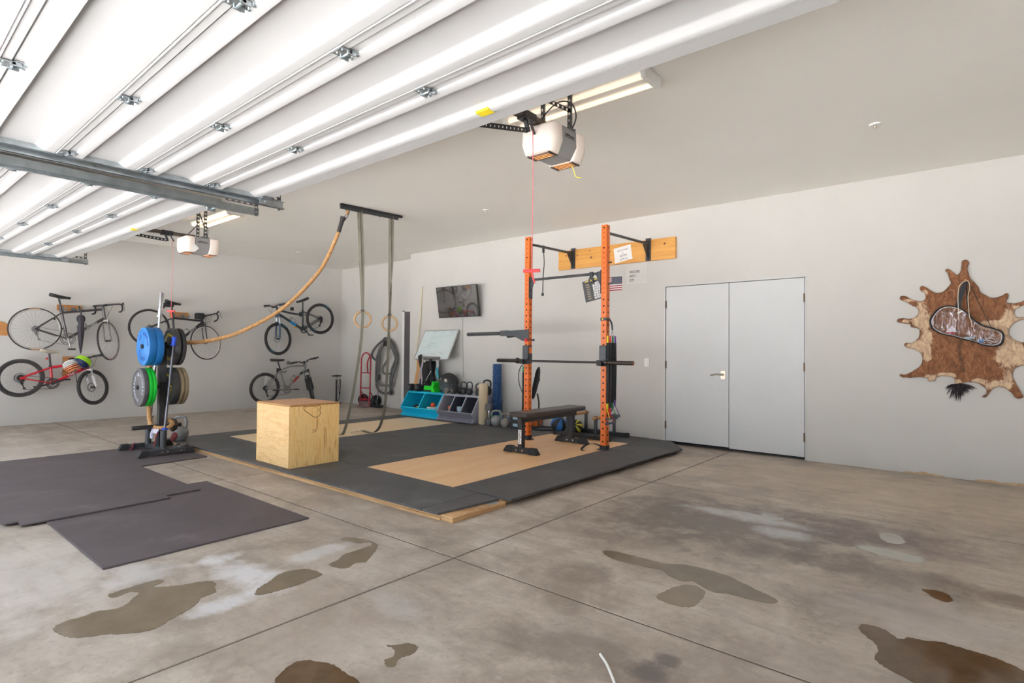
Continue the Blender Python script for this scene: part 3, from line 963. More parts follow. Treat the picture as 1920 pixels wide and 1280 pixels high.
st = smooth_path([(x1, 2.935, 0.655), (x1, 2.94, 0.62), (x1, 2.985, 0.585), (x1, 3.02, 0.56), (x1, 3.05, 0.54), (x1, 3.09, 0.545), (x1, 3.115, 0.57), (x1, 3.11, 0.61), (x1, 3.115, 0.645), (x1, 3.08, 0.66), (x1, 3.06, 0.645), (x1, 3.03, 0.655), (x1, 2.98, 0.65)], 5, True)
MB().tube(st, 0.0036, 5, closed=True).build('water_stain', mat('brown_stain', (146, 92, 42), 0.6, var=0.1), bx)
text('24', 0.045, (x1 + 0.0004, 3.05, 0.40), (0, 1, 0), (0, 0, 1), mat('faint_pencil', (150, 104, 60), 0.7), bx)

# ------------------------------------------------------------------ orange squat rack
PX = (-4.632, -3.452)
PY = 5.850
PW = 0.0385
rk = thing('squat_rack', (-4.04, PY, TP), 'orange two post squat rack bolted between platform and wall', 'rack')
for px in PX:
    u = MB().box(px - PW, px + PW, PY - PW, PY + PW, TP + 0.03, 2.757).build('upright', orange, rk, bevel=0.007, seg=3, smooth=30)
    hb = MB()
    z = TP + 0.10
    while z < 2.73:
        low = z < 1.90
        r = 0.0115 if low else 0.0062
        big = (not low) and (abs(z - 2.45) < 0.03 or z > 2.69)
        if big:
            r = 0.0115
        if not (1.04 < z < 1.30):
            hb.cyl((px, PY - PW - 0.0006, z), (px, PY - PW + 0.002, z), r, 12)
            hb.cyl((px + PW - 0.002, PY, z), (px + PW + 0.0006, PY, z), r * (1 if low else 0.75), 12)
            hb.cyl((px - PW + 0.002, PY, z), (px - PW - 0.0006, PY, z), r, 12)
        z += 0.0772 if low else 0.0605
    hb.build('bolt_hole', hole_mat, u)
    ft = MB().box(px - PW - 0.006, px + PW + 0.006, PY - PW - 0.006, PY + PW + 0.006, TP, TP + 0.055)
    ft.box(px - 0.075, px + 0.075, PY - 0.06, PY + 0.06, TP, TP + 0.008)
    ft.build('base_bracket', black_metal, rk, bevel=0.004)
wl = (-4.737, -3.498)
for px, wx in zip(PX, wl):
    s = MB().tube([(px + 0.02, PY + PW, 2.662), (wx, WY - 0.05, 2.722)], 0.0175, 12).build('stringer', dark_steel, rk)
    b = MB().box(wx - 0.038, wx + 0.038, WY - 0.050, WY - 0.042, 2.487, 2.80)
    b.prism([(wx - 0.005, WY - 0.05, 2.50), (wx - 0.005, WY - 0.05, 2.76), (wx - 0.005, WY - 0.20, 2.735), (wx - 0.005, WY - 0.20, 2.69)], (0.01, 0, 0))
    for z in (2.51, 2.645, 2.78):
        b.cyl((wx + 0.018, WY - 0.058, z), (wx + 0.018, WY - 0.045, z), 0.010, 6)
    b.build('wall_bracket', dark_steel, rk, smooth=0)
pb = MB().tube([(PX[0] + PW + 0.05, PY - 0.02, 2.176), (PX[1] - PW - 0.05, PY - 0.02, 2.176)], 0.0165, 14)
pb.build('pull_up_bar', dark_steel, rk)
for px, s in ((PX[0], 1), (PX[1], -1)):
    xa = px + s * PW
    b = MB().box(min(xa, xa + s * 0.008), max(xa, xa + s * 0.008), PY - 0.045, PY + 0.03, 1.93, 2.215)
    b.prism([(xa + s * 0.008, PY - 0.026, 2.00), (xa + s * 0.008, PY - 0.026, 2.205), (xa + s * 0.075, PY - 0.026, 2.195), (xa + s * 0.075, PY - 0.026, 2.150)], (0, 0.012, 0))
    b.build('bar_bracket', dark_steel, rk, smooth=0)
# band pegs on the right post
for z in (2.30, 2.045):
    MB().cyl((PX[1] + 0.03, PY, z), (PX[1] + 0.075, PY, z), 0.0085, 10).cyl((PX[1] + 0.072, PY, z), (PX[1] + 0.078, PY, z), 0.012, 10).build('band_peg', black_metal, rk)

bd = thing('mounting_board', (-4.06, WY - 0.02, 2.488), 'long varnished pine board screwed to the wall behind the rack', 'board')
MB().box(-5.010, -3.108, WY - 0.041, WY - 0.001, 2.488, 2.778).build('plank', pine, bd, bevel=0.002, smooth=0)
kn = MB()
for x, z, r in ((-4.87, 2.70, 0.012), (-4.66, 2.685, 0.010), (-4.42, 2.63, 0.016), (-4.10, 2.68, 0.012), (-3.26, 2.70, 0.016), (-4.44, 2.73, 0.01), (-4.98, 2.63, 0.008), (-3.99, 2.545, 0.007)):
    kn.cyl((x, WY - 0.0415, z), (x, WY - 0.0405, z), r, 12)
kn.build('knot', mat('pine_knot', (118, 66, 30), 0.5, var=0.1), bd)

nt = tag(MB().prism([(-4.040, WY - 0.0435, 2.712), (-3.770, WY - 0.0435, 2.752), (-3.738, WY - 0.0435, 2.543), (-4.015, WY - 0.0435, 2.500)], (0, 0.001, 0)).build('note', paper, smooth=0), 'white handwritten note pinned on the pine board', 'note')
for i, (s, sz) in enumerate((('sign of strength', 0.034), ('is', 0.036), ('NEVER', 0.05), ('giving up', 0.042))):
    text(s, sz, (-3.895 + 0.006 * i, WY - 0.0442, 2.685 - 0.042 * i), (1, 0, 0.13), (-0.13, 0, 1), mat('grey_pencil', (150, 140, 146), 0.8), nt, sx=0.8)
wp = tag(MB().box(-3.865, -3.525, WY - 0.002, WY - 0.0005, 2.19, 2.47).build('poster', mat('off_white_sheet', (214, 211, 207), 0.8, var=0.01), smooth=0), 'white sheet with dark hand lettering on the wall below the pine board', 'poster')
for i, (s, sz) in enumerate((('WELCOME', 0.052), ('BIFFLEY', 0.048), ('GYM', 0.052))):
    text(s, sz, (-3.805, WY - 0.0028, 2.358 - 0.058 * i), (1, 0, 0.02), (0, 0, 1), mat('marker_plum', (92, 60, 72), 0.7), wp, align='LEFT', sx=0.62)

# flag sticker, union at the right
fg = thing('flag', (-4.07, WY - 0.002, 2.115), 'small american flag sheet on the wall right of the rack post', 'flag')
fx0, fx1, fz0, fz1 = -4.30, -3.925, 2.116, 2.314
fh = (fz1 - fz0) / 13
for nm, par, col in (('red_stripe', 0, (164, 36, 52)), ('white_stripe', 1, (238, 234, 234))):
    m = MB()
    for i in range(13):
        if i % 2 == par:
            m.box(fx0, fx1, WY - 0.003, WY - 0.001, fz1 - (i + 1) * fh, fz1 - i * fh)
    m.build(nm, mat(nm, col, 0.7, var=0.03), fg, smooth=0)
MB().box(fx1 - 0.165, fx1, WY - 0.0038, WY - 0.002, fz1 - 7 * fh, fz1).build('union', mat('flag_navy', (42, 48, 84), 0.7, var=0.03), fg, smooth=0)
sm = MB()
for r in range(9):
    for c in range(6 if r % 2 == 0 else 5):
        cx = fx1 - 0.165 + 0.014 + c * 0.0272 + (0.0136 if r % 2 else 0)
        cz = fz1 - 0.009 - r * 0.0111
        pts = []
        for k in range(10):
            rr = 0.0058 if k % 2 == 0 else 0.0024
            a = pi / 2 + k * pi / 5
            pts.append((cx + rr * cos(a), WY - 0.0043, cz + rr * sin(a)))
        sm.prism(pts, (0, 0.0005, 0))
sm.build('star', paper, fg, smooth=0)

# exercise chart hanging from the pull up bar
pc = thing('exercise_chart', (-3.63, PY - 0.03, 1.85), 'tilted dark exercise chart clipped to the pull up bar', 'chart')
ex, ez = V((0.970, 0.12, 0.21)).normalized(), V((-0.22, 0.0, 0.975)).normalized()
ey = ez.cross(ex).normalized()
ez = ex.cross(ey)
c0 = V((-3.755, PY - 0.045, 2.085))
CW, CHh = 0.30, 0.262


def cp_(u, v, d=0.0):
    return c0 + ex * u - ez * v - ey * 0 + (-ey if ey.y > 0 else ey) * d


def cpoly(b, u0, u1, v0, v1, d, th=0.0006):
    n = (-ey if ey.y > 0 else ey)
    b.prism([cp_(u0, v0, d), cp_(u1, v0, d), cp_(u1, v1, d), cp_(u0, v1, d)], n * th)
    return b


cpoly(MB(), 0, CW, 0, CHh, -0.006, 0.006).build('board', mat('chart_black', (66, 64, 68), 0.5, var=0.04), pc, smooth=0)
wt = MB()
for r in range(7):
    for c in range(5):
        cpoly(wt, 0.128 + c * 0.034, 0.156 + c * 0.034, 0.046 + r * 0.0295, 0.070 + r * 0.0295, 0.0004)
wt.build('exercise_panel', paper, pc, smooth=0)
gd = MB()
for r in range(7):
    for c in range(5):
        a = (r * 7 + c * 3) % 4
        u, v = 0.134 + c * 0.034 + 0.003 * a, 0.048 + r * 0.0295
        cpoly(gd, u, u + 0.008, v + 0.002, v + 0.018, 0.0012)
        cpoly(gd, u - 0.004, u + 0.012, v + 0.008 + 0.002 * a, v + 0.0105 + 0.002 * a, 0.0012)
gd.build('exercise_figure', mat('figure_grey', (120, 124, 140), 0.7), pc, smooth=0)
yl = MB()
cpoly(yl, 0.035, CW - 0.015, 0.007, 0.019, 0.0004)
yl.build('title_bar', mat('chart_yellow', (216, 188, 70), 0.6), pc, smooth=0)
cl = MB()
for r in range(7):
    cpoly(cl, 0.035, 0.092, 0.048 + r * 0.0295, 0.052 + r * 0.0295, 0.0004)
    cpoly(cl, 0.045, 0.082, 0.055 + r * 0.0295, 0.061 + r * 0.0295, 0.0004)
cl.build('caption', mat('chart_tan', (176, 164, 132), 0.6), pc, smooth=0)
sb = MB().box(-3.645, -3.60, PY - 0.052, PY - 0.045, 2.06, 2.20).torus((-3.622, PY - 0.02, 2.176), X, 0.024, 0.006, 20, 6)
sb.box(-3.655, -3.590, PY - 0.054, PY - 0.046, 2.05, 2.125)
sb.build('hanging_strap', black_metal, pc, smooth=30)
MB().cyl((-3.622, PY - 0.0535, 2.095), (-3.622, PY - 0.056, 2.095), 0.018, 3).build('badge', mat('chart_yellow', (216, 188, 70)), pc)

hs = MB().ribbon(smooth_path([(-4.655, 6.20, 2.668), (-4.645, 6.20, 2.60), (-4.640, 6.205, 2.45), (-4.650, 6.20, 2.28), (-4.655, 6.20, 2.10), (-4.655, 6.20, 2.02)], 4), 0.016, 0.003, Y)
hs.box(-4.662, -4.640, 6.185, 6.215, 2.60, 2.70).box(-4.672, -4.645, 6.19, 6.21, 2.0, 2.04)
tag(hs.build('hanging_strap', black_metal), 'thin black strap dangling from the left rack stringer', 'strap')

# hooks for the bar, dip attachment, barbell
for px, lab in ((PX[0], 'dark bar hook on the left orange post'), (PX[1], 'dark bar hook on the right orange post')):
    t = thing('bar_hook', (px, PY, 1.06), lab, 'hook', 'bar hooks on the rack')
    w = PW + 0.008
    m = MB().box(px - w, px + w, PY - PW - 0.022, PY - PW - 0.001, 1.055, 1.285)
    m.box(px + PW + 0.001, px + w, PY - PW - 0.02, PY + PW * 0.9, 1.065, 1.20).box(px - w, px - PW - 0.001, PY - PW - 0.02, PY + PW * 0.9, 1.065, 1.285)
    m.box(px - w, px + w, PY - PW - 0.02, PY + PW * 0.9, 1.286, 1.305)
    m.build('bracket', dark_steel, t, bevel=0.003, smooth=0)
    m = MB().prism([(px - 0.03, PY - PW - 0.02, 1.062), (px - 0.03, PY - PW - 0.108, 1.062), (px - 0.03, PY - PW - 0.108, 1.128), (px - 0.03, PY - PW - 0.096, 1.128), (px - 0.03, PY - PW - 0.092, 1.086), (px - 0.03, PY - PW - 0.02, 1.092)], (0.06, 0, 0))
    m.build('cradle', rubber, t, smooth=0)
BY, BZ = PY - PW - 0.060, 1.1015
bb = thing('barbell', (-4.05, BY, BZ - 0.025), 'black barbell resting in the two rack hooks', 'barbell')
MB().cyl((-4.80, BY, BZ), (-3.30, BY, BZ), 0.0142, 16).build('shaft', mat('bar_black_oxide', (70, 66, 64), 0.35, 0.7, var=0.05), bb)
slv = mat('sleeve_black_chrome', (72, 66, 62), 0.28, 0.8, var=0.08)
MB().lathe([(0.0, 0), (0.0245, 0.001), (0.0252, 0.004), (0.0252, 0.345)], (-5.085, BY, BZ), X, 20).build('sleeve', slv, bb)
MB().lathe([(0.0252, 0), (0.038, 0.002), (0.0395, 0.012), (0.036, 0.03), (0.027, 0.036), (0.0145, 0.04)], (-4.745, BY, BZ), X, 20).build('collar', slv, bb)
MB().lathe([(0.0, 0.352), (0.0245, 0.351), (0.0252, 0.348), (0.0252, 0.0)], (-3.375, BY, BZ), X, 20).build('sleeve', slv, bb)
MB().lathe([(0.0145, -0.04), (0.027, -0.036), (0.036, -0.03), (0.0385, -0.012), (0.037, -0.002), (0.0252, 0)], (-3.355, BY, BZ), X, 20).build('collar', slv, bb)
MB().cyl((-3.0235, BY, BZ), (-3.0215, BY, BZ), 0.0215, 16).build('end_cap', mat('copper_cap', (150, 92, 62), 0.4, 0.6), bb)

da = thing('dip_attachment', (PX[0], PY, 1.36), 'black dip bar attachment reaching left from the left orange post', 'dip bar')
px = PX[0]
m = MB().prism([(px - PW - 0.015, PY - PW - 0.012, 1.365), (px + PW + 0.008, PY - PW - 0.012, 1.365), (px + PW + 0.008, PY - PW - 0.012, 1.525), (px - PW - 0.015, PY - PW - 0.012, 1.510)], (0, 0.010, 0))
m.prism([(px - PW - 0.014, PY - PW - 0.012, 1.365), (px - PW - 0.014, PY - PW - 0.012, 1.515), (px - PW - 0.33, PY - PW - 0.012, 1.505), (px - PW - 0.33, PY - PW - 0.012, 1.435), (px - PW - 0.17, PY - PW - 0.012, 1.43)], (0, 0.055, 0))
m.build('mounting_plate', dark_steel, da, bevel=0.002, smooth=0)
MB().bar((px - PW - 0.30, PY - 0.02, 1.475), (px - PW - 0.42, PY - 0.015, 1.473), 0.06, 0.075).build('socket', mat('socket_grey', (84, 84, 86), 0.4, 0.3), da, bevel=0.003, smooth=0)
MB().cyl((px - PW - 0.40, PY - 0.018, 1.473), (px - PW - 1.08, PY - 0.01, 1.468), 0.0255, 16).build('dip_handle', dark_steel, da)
MB().cyl((px - PW - 0.16, PY + 0.06, 1.452), (px - PW - 0.62, PY + 0.36, 1.445), 0.024, 14).build('dip_handle', dark_steel, da)
MB().sphere((px + 0.018, PY - PW - 0.026, 1.375), 0.023, 16, 10).build('pin_knob', mat('knob_red', (226, 52, 52), 0.35), da)
MB().cyl((px + 0.02, PY + 0.012, 1.378), (px + PW + 0.05, PY + 0.012, 1.378), 0.0075, 10).cyl((px + PW + 0.035, PY + 0.012, 1.378), (px + PW + 0.052, PY + 0.012, 1.378), 0.016, 10).build('locking_pin', black_metal, da)

# ------------------------------------------------------------------ resistance bands hanging from the posts
sleeve_m = mat('band_sleeve', (44, 44, 47), 0.75, var=0.15, scale=90, bump=0.3, bscale=260)
bcol = {'yellow': (236, 208, 30), 'red': (226, 40, 42), 'green': (24, 134, 84), 'purple': (104, 62, 150)}


def band_set(px, label, top, z_low, offs, order, strap=True):
    t = thing('resistance_bands', (px, PY, z_low), label, 'resistance bands', 'resistance band sets on the rack')
    if strap:
        s = MB()
        q = [(px - PW - 0.003, PY - PW - 0.003), (px + PW + 0.003, PY - PW - 0.003), (px + PW + 0.003, PY + PW + 0.003), (px - PW - 0.003, PY + PW + 0.003)]
        s.tube([(a, b, top + 0.16) for a, b in q], 0.003, 4, closed=True)
        for i in range(4):
            a, b = q[i], q[(i + 1) % 4]
            s.ribbon([(a[0], a[1], top + 0.16), (b[0], b[1], top + 0.16)], 0.036, 0.003, Z)
        s.ribbon(smooth_path([(px + PW + 0.004, PY - 0.02, top + 0.155), (px + PW + 0.02, PY + 0.01, top + 0.15), (px + PW + 0.032, PY + 0.035, top + 0.10), (px + PW + 0.035, PY + 0.045, top + 0.03)], 4), 0.036, 0.003, Y)
        s.build('anchor_strap', black_metal, t, smooth=30)
        MB().cyl((px - 0.012, PY - PW - 0.005, top + 0.16), (px - 0.012, PY - PW - 0.0065, top + 0.16), 0.012, 12).build('badge', mat('chart_yellow', (216, 188, 70)), t)
        rg = MB().torus((px + PW + 0.035, PY + 0.045, top + 0.012), X, 0.016, 0.0035, 16, 6).torus((px + PW + 0.035, PY + 0.05, top - 0.022), Y, 0.016, 0.0035, 16, 6)
        rg.build('carabiner', chrome, t)
    for i, k in enumerate(order):
        ox, oy, dz, hw = offs[i]
        cm = mat('band_' + k, bcol[k], 0.5, var=0.04)
        a = V((px + ox, PY + oy, top - 0.04))
        lo = V((px + ox * 1.03, PY + oy * 1.02 - 0.005, z_low + 0.20 + dz))
        MB().tube([a, a - Z * 0.09], [0.010, 0.0135], 8).build('loop_end', cm, t)
        MB().tube([a - Z * 0.085, (a + lo) / 2 + V((0.002, 0.004, 0)), lo], [0.0155, 0.0165, 0.0155], 10).build('band_tube', sleeve_m, t)
        MB().tube([lo + Z * 0.005, lo - Z * 0.065], [0.0145, 0.0125], 8).build('loop_end', cm, t)
        e0 = lo - Z * 0.06
        hd = V(hw).normalized()
        hz_ = e0.z - 0.125
        p1 = V((e0.x, e0.y, hz_)) - hd * 0.062
        p2 = V((e0.x, e0.y, hz_)) + hd * 0.062
        MB().tube([e0, p1], 0.0045, 6).tube([e0, p2], 0.0045, 6).build('handle_webbing', cm, t)
        MB().cyl(p1, p2, 0.0145, 12).build('handle_grip', mat('grip_grey', (86, 92, 104), 0.6, var=0.06), t)


band_set(PX[1], 'resistance bands with coloured handles hanging on the right orange post', 1.46, 0.375, [(0.056, -0.035, 0.04, (1, -0.6, 0.12)), (0.072, 0.0, -0.01, (0.5, 1, 0.1)), (0.070, 0.060, 0.045, (0.8, 0.8, 0.05)), (0.082, 0.095, 0.075, (1, 0.4, -0.05))], ['yellow', 'red', 'green', 'purple'])
band_set(PX[0], 'resistance bands partly hidden behind the left orange post', 1.07, 0.085, [(-0.060, -0.02, 0.02, (1, -0.6, 0.1)), (-0.054, 0.03, 0.0, (1, 0.4, 0.05)), (-0.050, 0.06, 0.05, (0.5, 1, 0))], ['green', 'yellow', 'purple'], strap=False)
rp = MB()
random.seed(3)
for i in range(20):
    a = [(-4.60 + (0.052 - 0.0022 * i) * cos(k) + random.uniform(-.006, .006) + 0.01 * sin(k), 5.985 + 0.03 * sin(k) + 0.002 * i, 0.80 + (0.215 - 0.009 * i) * sin(k + 0.4)) for k in [2 * pi * j / 18 for j in range(18)]]
    rp.tube(a, 0.0075, 6, closed=True)
rp.tube(smooth_path([(-4.585, 6.0, 0.66), (-4.555, 6.0, 0.52), (-4.56, 5.99, 0.36), (-4.55, 6.0, 0.20)], 4), 0.011, 6)
rr = rp.build('coiled_rope', mat('rope_black', (44, 42, 44), 0.7, var=0.15, scale=60, bump=0.3))
tag(rr, 'black coiled skipping rope hung behind the left orange post', 'rope')
MB().box(-4.545, -4.505, 5.98, 6.03, 0.83, 0.95).build('handle', black_metal, rr, bevel=0.008) if False else None
tag(MB().tube(smooth_path([(-4.68, 5.85, 1.06), (-4.735, 5.84, 1.03), (-4.775, 5.83, 0.93), (-4.765, 5.83, 0.80), (-4.72, 5.84, 0.68), (-4.69, 5.85, 0.62)], 6), 0.006, 6).build('loop_cable', dark_steel), 'thin dark cable looping out left of the left orange post', 'cable')

# lashing strap at the foot of the right post
tag(MB().ribbon(smooth_path([(-3.45, 5.795, 0.10), (-3.52, 5.77, 0.125), (-3.58, 5.72, 0.125), (-3.63, 5.68, 0.10), (-3.64, 5.64, 0.068), (-3.60, 5.60, 0.062), (-3.57, 5.58, 0.066)], 5), 0.026, 0.003, V((0.6, 1, 0))).build('lashing_strap', black_metal), 'short black strap curling out at the foot of the right orange post', 'strap')

# ------------------------------------------------------------------ flat bench
bn = thing('weight_bench', (-4.04, 5.5, TP), 'flat black padded weight bench under the barbell', 'bench')
vinyl = mat('black_vinyl', (62, 57, 56), 0.33, var=0.06, scale=14, bump=0.05)
MB().box(-4.172, -3.915, 4.925, 6.17, 0.468, 0.527).build('pad', vinyl, bn, bevel=0.018, seg=4, smooth=50)
fr = MB().box(-4.075, -4.015, 4.96, 6.10, 0.405, 0.462)
fr.box(-4.10, -3.99, 5.0, 5.08, 0.455, 0.470).box(-4.10, -3.99, 5.95, 6.03, 0.455, 0.470)
fr.build('frame_rail', black_metal, bn, bevel=0.004)
for y in (5.0, 6.03):
    MB().box(-4.075, -4.015, y - 0.03, y + 0.03, TP + 0.052, 0.41).build('leg', black_metal, bn, bevel=0.004)
    f = MB().box(-4.225, -3.865, y - 0.031, y + 0.031, TP + 0.006, TP + 0.066).build('foot', black_metal, bn, bevel=0.004)
    for s, xx in ((-1, -4.225), (1, -3.865)):
        c = MB().prism([(xx - s * 0.055, y - 0.037, TP), (xx + s * 0.065, y - 0.037, TP), (xx + s * 0.066, y - 0.037, TP + 0.012), (xx + s * 0.022, y - 0.037, TP + 0.072), (xx - s * 0.055, y - 0.037, TP + 0.072)], (0, 0.074, 0))
        c.build('end_cap', rubber, f, bevel=0.004)
    bo = MB()
    for dx in (-0.045, 0.045):
        bo.cyl((-4.045 + dx, y - 0.031, TP + 0.036), (-4.045 + dx, y - 0.043, TP + 0.036), 0.0125, 6)
    bo.build('bolt', chrome, f)
lb = MB().box(-4.068, -4.022, 4.9690, 4.9695, 0.165, 0.325).build('brand_label', paper, bn, smooth=0)
text('FuelPure', 0.040, (-4.045, 4.9686, 0.245), (0, 0, -1), (1, 0, 0), ink, bn)

# ------------------------------------------------------------------ wooden parallel bars
oak = wood('turned_oak', (186, 126, 70), (206, 150, 92), (4, 0.6, 4), 2, 0.45)
for x, y0, y1, lab in ((-3.925, 6.36, 6.97, 'low parallel bar with wooden grip, the one nearer the right orange post'), (-4.40, 6.40, 6.99, 'low parallel bar with wooden grip, the one behind the bench leg')):
    t = thing('parallel_bar', (x, (y0 + y1) / 2, TP), lab, 'parallel bar', 'low wooden parallel bars')
    MB().lathe([(0.0, 0), (0.018, 0.001), (0.0205, 0.006), (0.0205, y1 - y0 - 0.006), (0.018, y1 - y0 - 0.001), (0, y1 - y0)], (x, y0, 0.345), Y, 18).build('grip', oak, t)
    for y in (y0 + 0.06, y1 - 0.06):
        MB().bar((x, y, TP + 0.05), (x, y, 0.33), 0.034, 0.034, up=X).torus((x, y, 0.345), Y, 0.024, 0.005, 20, 6).build('leg', dark_steel, t, smooth=30)
        MB().box(x - 0.20, x + 0.20, y - 0.024, y + 0.024, TP + 0.004, TP + 0.056).build('foot', black_metal, t, bevel=0.006)
        for s in (-1, 1):
            MB().box(x + s * 0.20 - 0.03, x + s * 0.20 + 0.03, y - 0.028, y + 0.028, TP, TP + 0.060).build('foot_cap', rubber, t, bevel=0.008)

# ------------------------------------------------------------------ medicine balls
def wedge_ball(c, r, label, c1, c2, n=8, tilt=(0.5, 0.3, 0)):
    t = thing('medicine_ball', (c[0], c[1], c[2] - r), label, 'ball', 'medicine balls under the parallel bars')
    R_ = Matrix.Rotation(tilt[0], 3, 'X') @ Matrix.Rotation(tilt[1], 3, 'Y') @ Matrix.Rotation(tilt[2], 3, 'Z')
    for par, m in ((0, c1), (1, c2)):
        b = MB()
        for w in range(n):
            if w % 2 != par:
                continue
            a0, a1 = 2 * pi * w / n, 2 * pi * (w + 1) / n
            nu, nv = 6, 14
            vs = []
            for i in range(nv + 1):
                p = 0.14 + (pi - 0.28) * i / nv
                for j in range(nu + 1):
                    a = a0 + (a1 - a0) * (0.03 + 0.94 * j / nu)
                    vs.append(V(c) + R_ @ V((r * sin(p) * cos(a), r * sin(p) * sin(a), r * cos(p))))
            fs = [(i * (nu + 1) + j, i * (nu + 1) + j + 1, (i + 1) * (nu + 1) + j + 1, (i + 1) * (nu + 1) + j) for i in range(nv) for j in range(nu)]
            b.add(vs, fs)
        b.build('panel', m, t, fix=False)
    MB().sphere(c, r * 0.993, 28, 18).build('core', mat('ball_black', (40, 40, 42), 0.5, var=0.08), t)
    return t


bk = mat('ball_black', (40, 40, 42), 0.5, var=0.08)
wedge_ball((-4.69, 6.66, TP + 0.117), 0.117, 'blue and black medicine ball on the mat behind the bench', mat('ball_blue', (52, 116, 190), 0.5, var=0.05), bk, 8, (0.35, 0.55, 0.2))
wedge_ball((-4.475, 6.79, TP + 0.096), 0.096, 'yellow and black medicine ball half hidden by the bench leg', mat('ball_yellow', (214, 204, 66), 0.5, var=0.05), bk, 12, (1.2, 0.4, 0))

# ------------------------------------------------------------------ things standing along the wall
grey_iron = mat('grey_iron', (146, 146, 146), 0.45, 0.3, var=0.06, scale=20)
black_iron = mat('black_iron', (54, 54, 56), 0.5, 0.1, var=0.08, scale=20)


def kettlebell(c, r, label, m, ring=None, rot=0.0, hh=None, group='kettlebells standing on the platform'):
    """c = centre of the foot"""
    x, y, z = c
    t = thing('kettlebell', c, label, 'kettlebell', group)
    b = MB().lathe([(r * 0.0, 0.0), (r * 0.60, 0.0), (r * 0.66, 0.006), (r * 0.90, r * 0.42), (r, r * 0.93), (r * 0.93, r * 1.35), (r * 0.70, r * 1.70), (r * 0.40, r * 1.88), (0, r * 1.92)], c, Z, 26)
    b.build('bell', m, t, smooth=60)
    d = V((cos(rot), sin(rot), 0))
    hh = hh or r * 1.15
    zc = z + r * 1.55
    pts = smooth_path([V((x, y, zc)) - d * r * 0.62, V((x, y, zc + hh * 0.45)) - d * r * 0.80, V((x, y, zc + hh * 0.86)) - d * r * 0.66, V((x, y, zc + hh)) - d * r * 0.25, V((x, y, zc + hh)) + d * r * 0.25, V((x, y, zc + hh * 0.86)) + d * r * 0.66, V((x, y, zc + hh * 0.45)) + d * r * 0.80, V((x, y, zc)) + d * r * 0.62], 4)
    MB().tube(pts, max(0.011, r * 0.185), 12).build('handle', m, t)
    if ring:
        q = MB()
        for s in (-1, 1):
            q.cyl(V((x, y, zc + hh * 0.10)) + d * s * r * 0.66, V((x, y, zc + hh * 0.34)) + d * s * r * 0.775, max(0.0125, r * 0.205), 12)
        q.build('colour_band', ring, t)
    return t


kettlebell((-5.80, 6.54, TP), 0.088, 'grey kettlebell with green bands, larger of the two beside the beige roller', grey_iron, mat('band_green', bcol['green']), 0.75)
kettlebell((-5.605, 6.535, TP), 0.076, 'grey kettlebell with blue bands and a rusty side', mat('grey_iron_rusty', (150, 144, 138), 0.5, 0.3, var=0.14, scale=7), mat('kb_blue', (40, 110, 190), 0.5), 0.60)
kettlebell((-7.79, 2.735, TP), 0.098, 'big grey kettlebell on the platform corner behind the weight tree', grey_iron, None, 0.75, 0.145)


def hexhead(b, c, ax, r, L, ex=0.82):
    b.lathe([(r * ex, -L / 2), (r, -L * 0.36), (r, L * 0.36), (r * ex, L / 2)], c, ax, 6)
    return b


def dumbbell(c, ax, length, r, hl, label, head, shaft, hexa=True, group=None, name='dumbbell'):
    ax = V(ax).normalized()
    c = V(c)
    t = thing(name, c - Z * r, label, 'dumbbell', group)
    MB().lathe([(0.013, -length / 2 + hl), (0.0165, 0), (0.013, length / 2 - hl)], c, ax, 12).build('grip', shaft, t)
    for s in (-1, 1):
        b = MB()
        cc = c + ax * s * (length - hl) / 2
        if hexa:
            hexhead(b, cc, ax, r, hl)
        else:
            b.lathe([(0, -hl / 2), (r * 0.8, -hl / 2), (r, -hl * 0.3), (r, hl * 0.3), (r * 0.8, hl / 2), (0, hl / 2)], cc, ax, 20)
        b.build('head', head, t, bevel=0.003, smooth=30)
        MB().cyl(cc + ax * s * (hl / 2 - 0.004), cc + ax * s * (hl / 2 + 0.0015), r * 0.45, 16).build('end_disc', mat('dumbbell_disc', (112, 112, 114), 0.5, 0.2), t) if hexa else None
    return t


hexm = mat('hex_grey_rubber', (92, 93, 96), 0.55, var=0.08)
dumbbell((-5.945, 6.53, TP + 0.168), (0, 0, 1), 0.336, 0.062, 0.105, 'grey hex dumbbell standing on end beside the beige roller', hexm, chrome)

fr = thing('foam_roller', (-6.11, 6.57, TP), 'beige foam roller standing upright at the end of the grey bin', 'foam roller')
foam = mat('beige_foam', (206, 188, 158), 0.85, var=0.05, scale=4, bump=0.1, bscale=60)
MB().lathe([(0.030, 0.006), (0.069, 0.0), (0.073, 0.006), (0.073, 0.642), (0.069, 0.648), (0.030, 0.642)], (-6.11, 6.57, TP), Z, 28, caps=False).lathe([(0.030, 0.006), (0.030, 0.642)], (-6.11, 6.57, TP), Z, 28, caps=False).build('foam_tube', foam, fr)

tx = thing('textured_roller', (-6.17, 6.97, TP), 'tall navy blue knobbly massage roller standing against the wall', 'massage roller')
navy = mat('navy_foam', (46, 88, 140), 0.65, var=0.08, scale=12)
MB().cyl((-6.17, 6.97, TP), (-6.17, 6.97, TP + 0.955), 0.066, 24).build('core', mat('navy_foam_dark', (38, 74, 122), 0.7, var=0.08), tx)
kb = MB()
for r in range(25):
    for k in range(9):
        a = 2 * pi * (k + 0.5 * (r % 2)) / 9
        d = V((cos(a), sin(a), 0))
        c = V((-6.17, 6.97, TP + 0.022 + r * 0.038)) + d * 0.066
        kb.lathe([(0.0175, -0.002), (0.015, 0.006), (0.009, 0.010), (0, 0.0105)], c, d, 6, caps=False)
kb.build('knob', navy, tx, smooth=30)

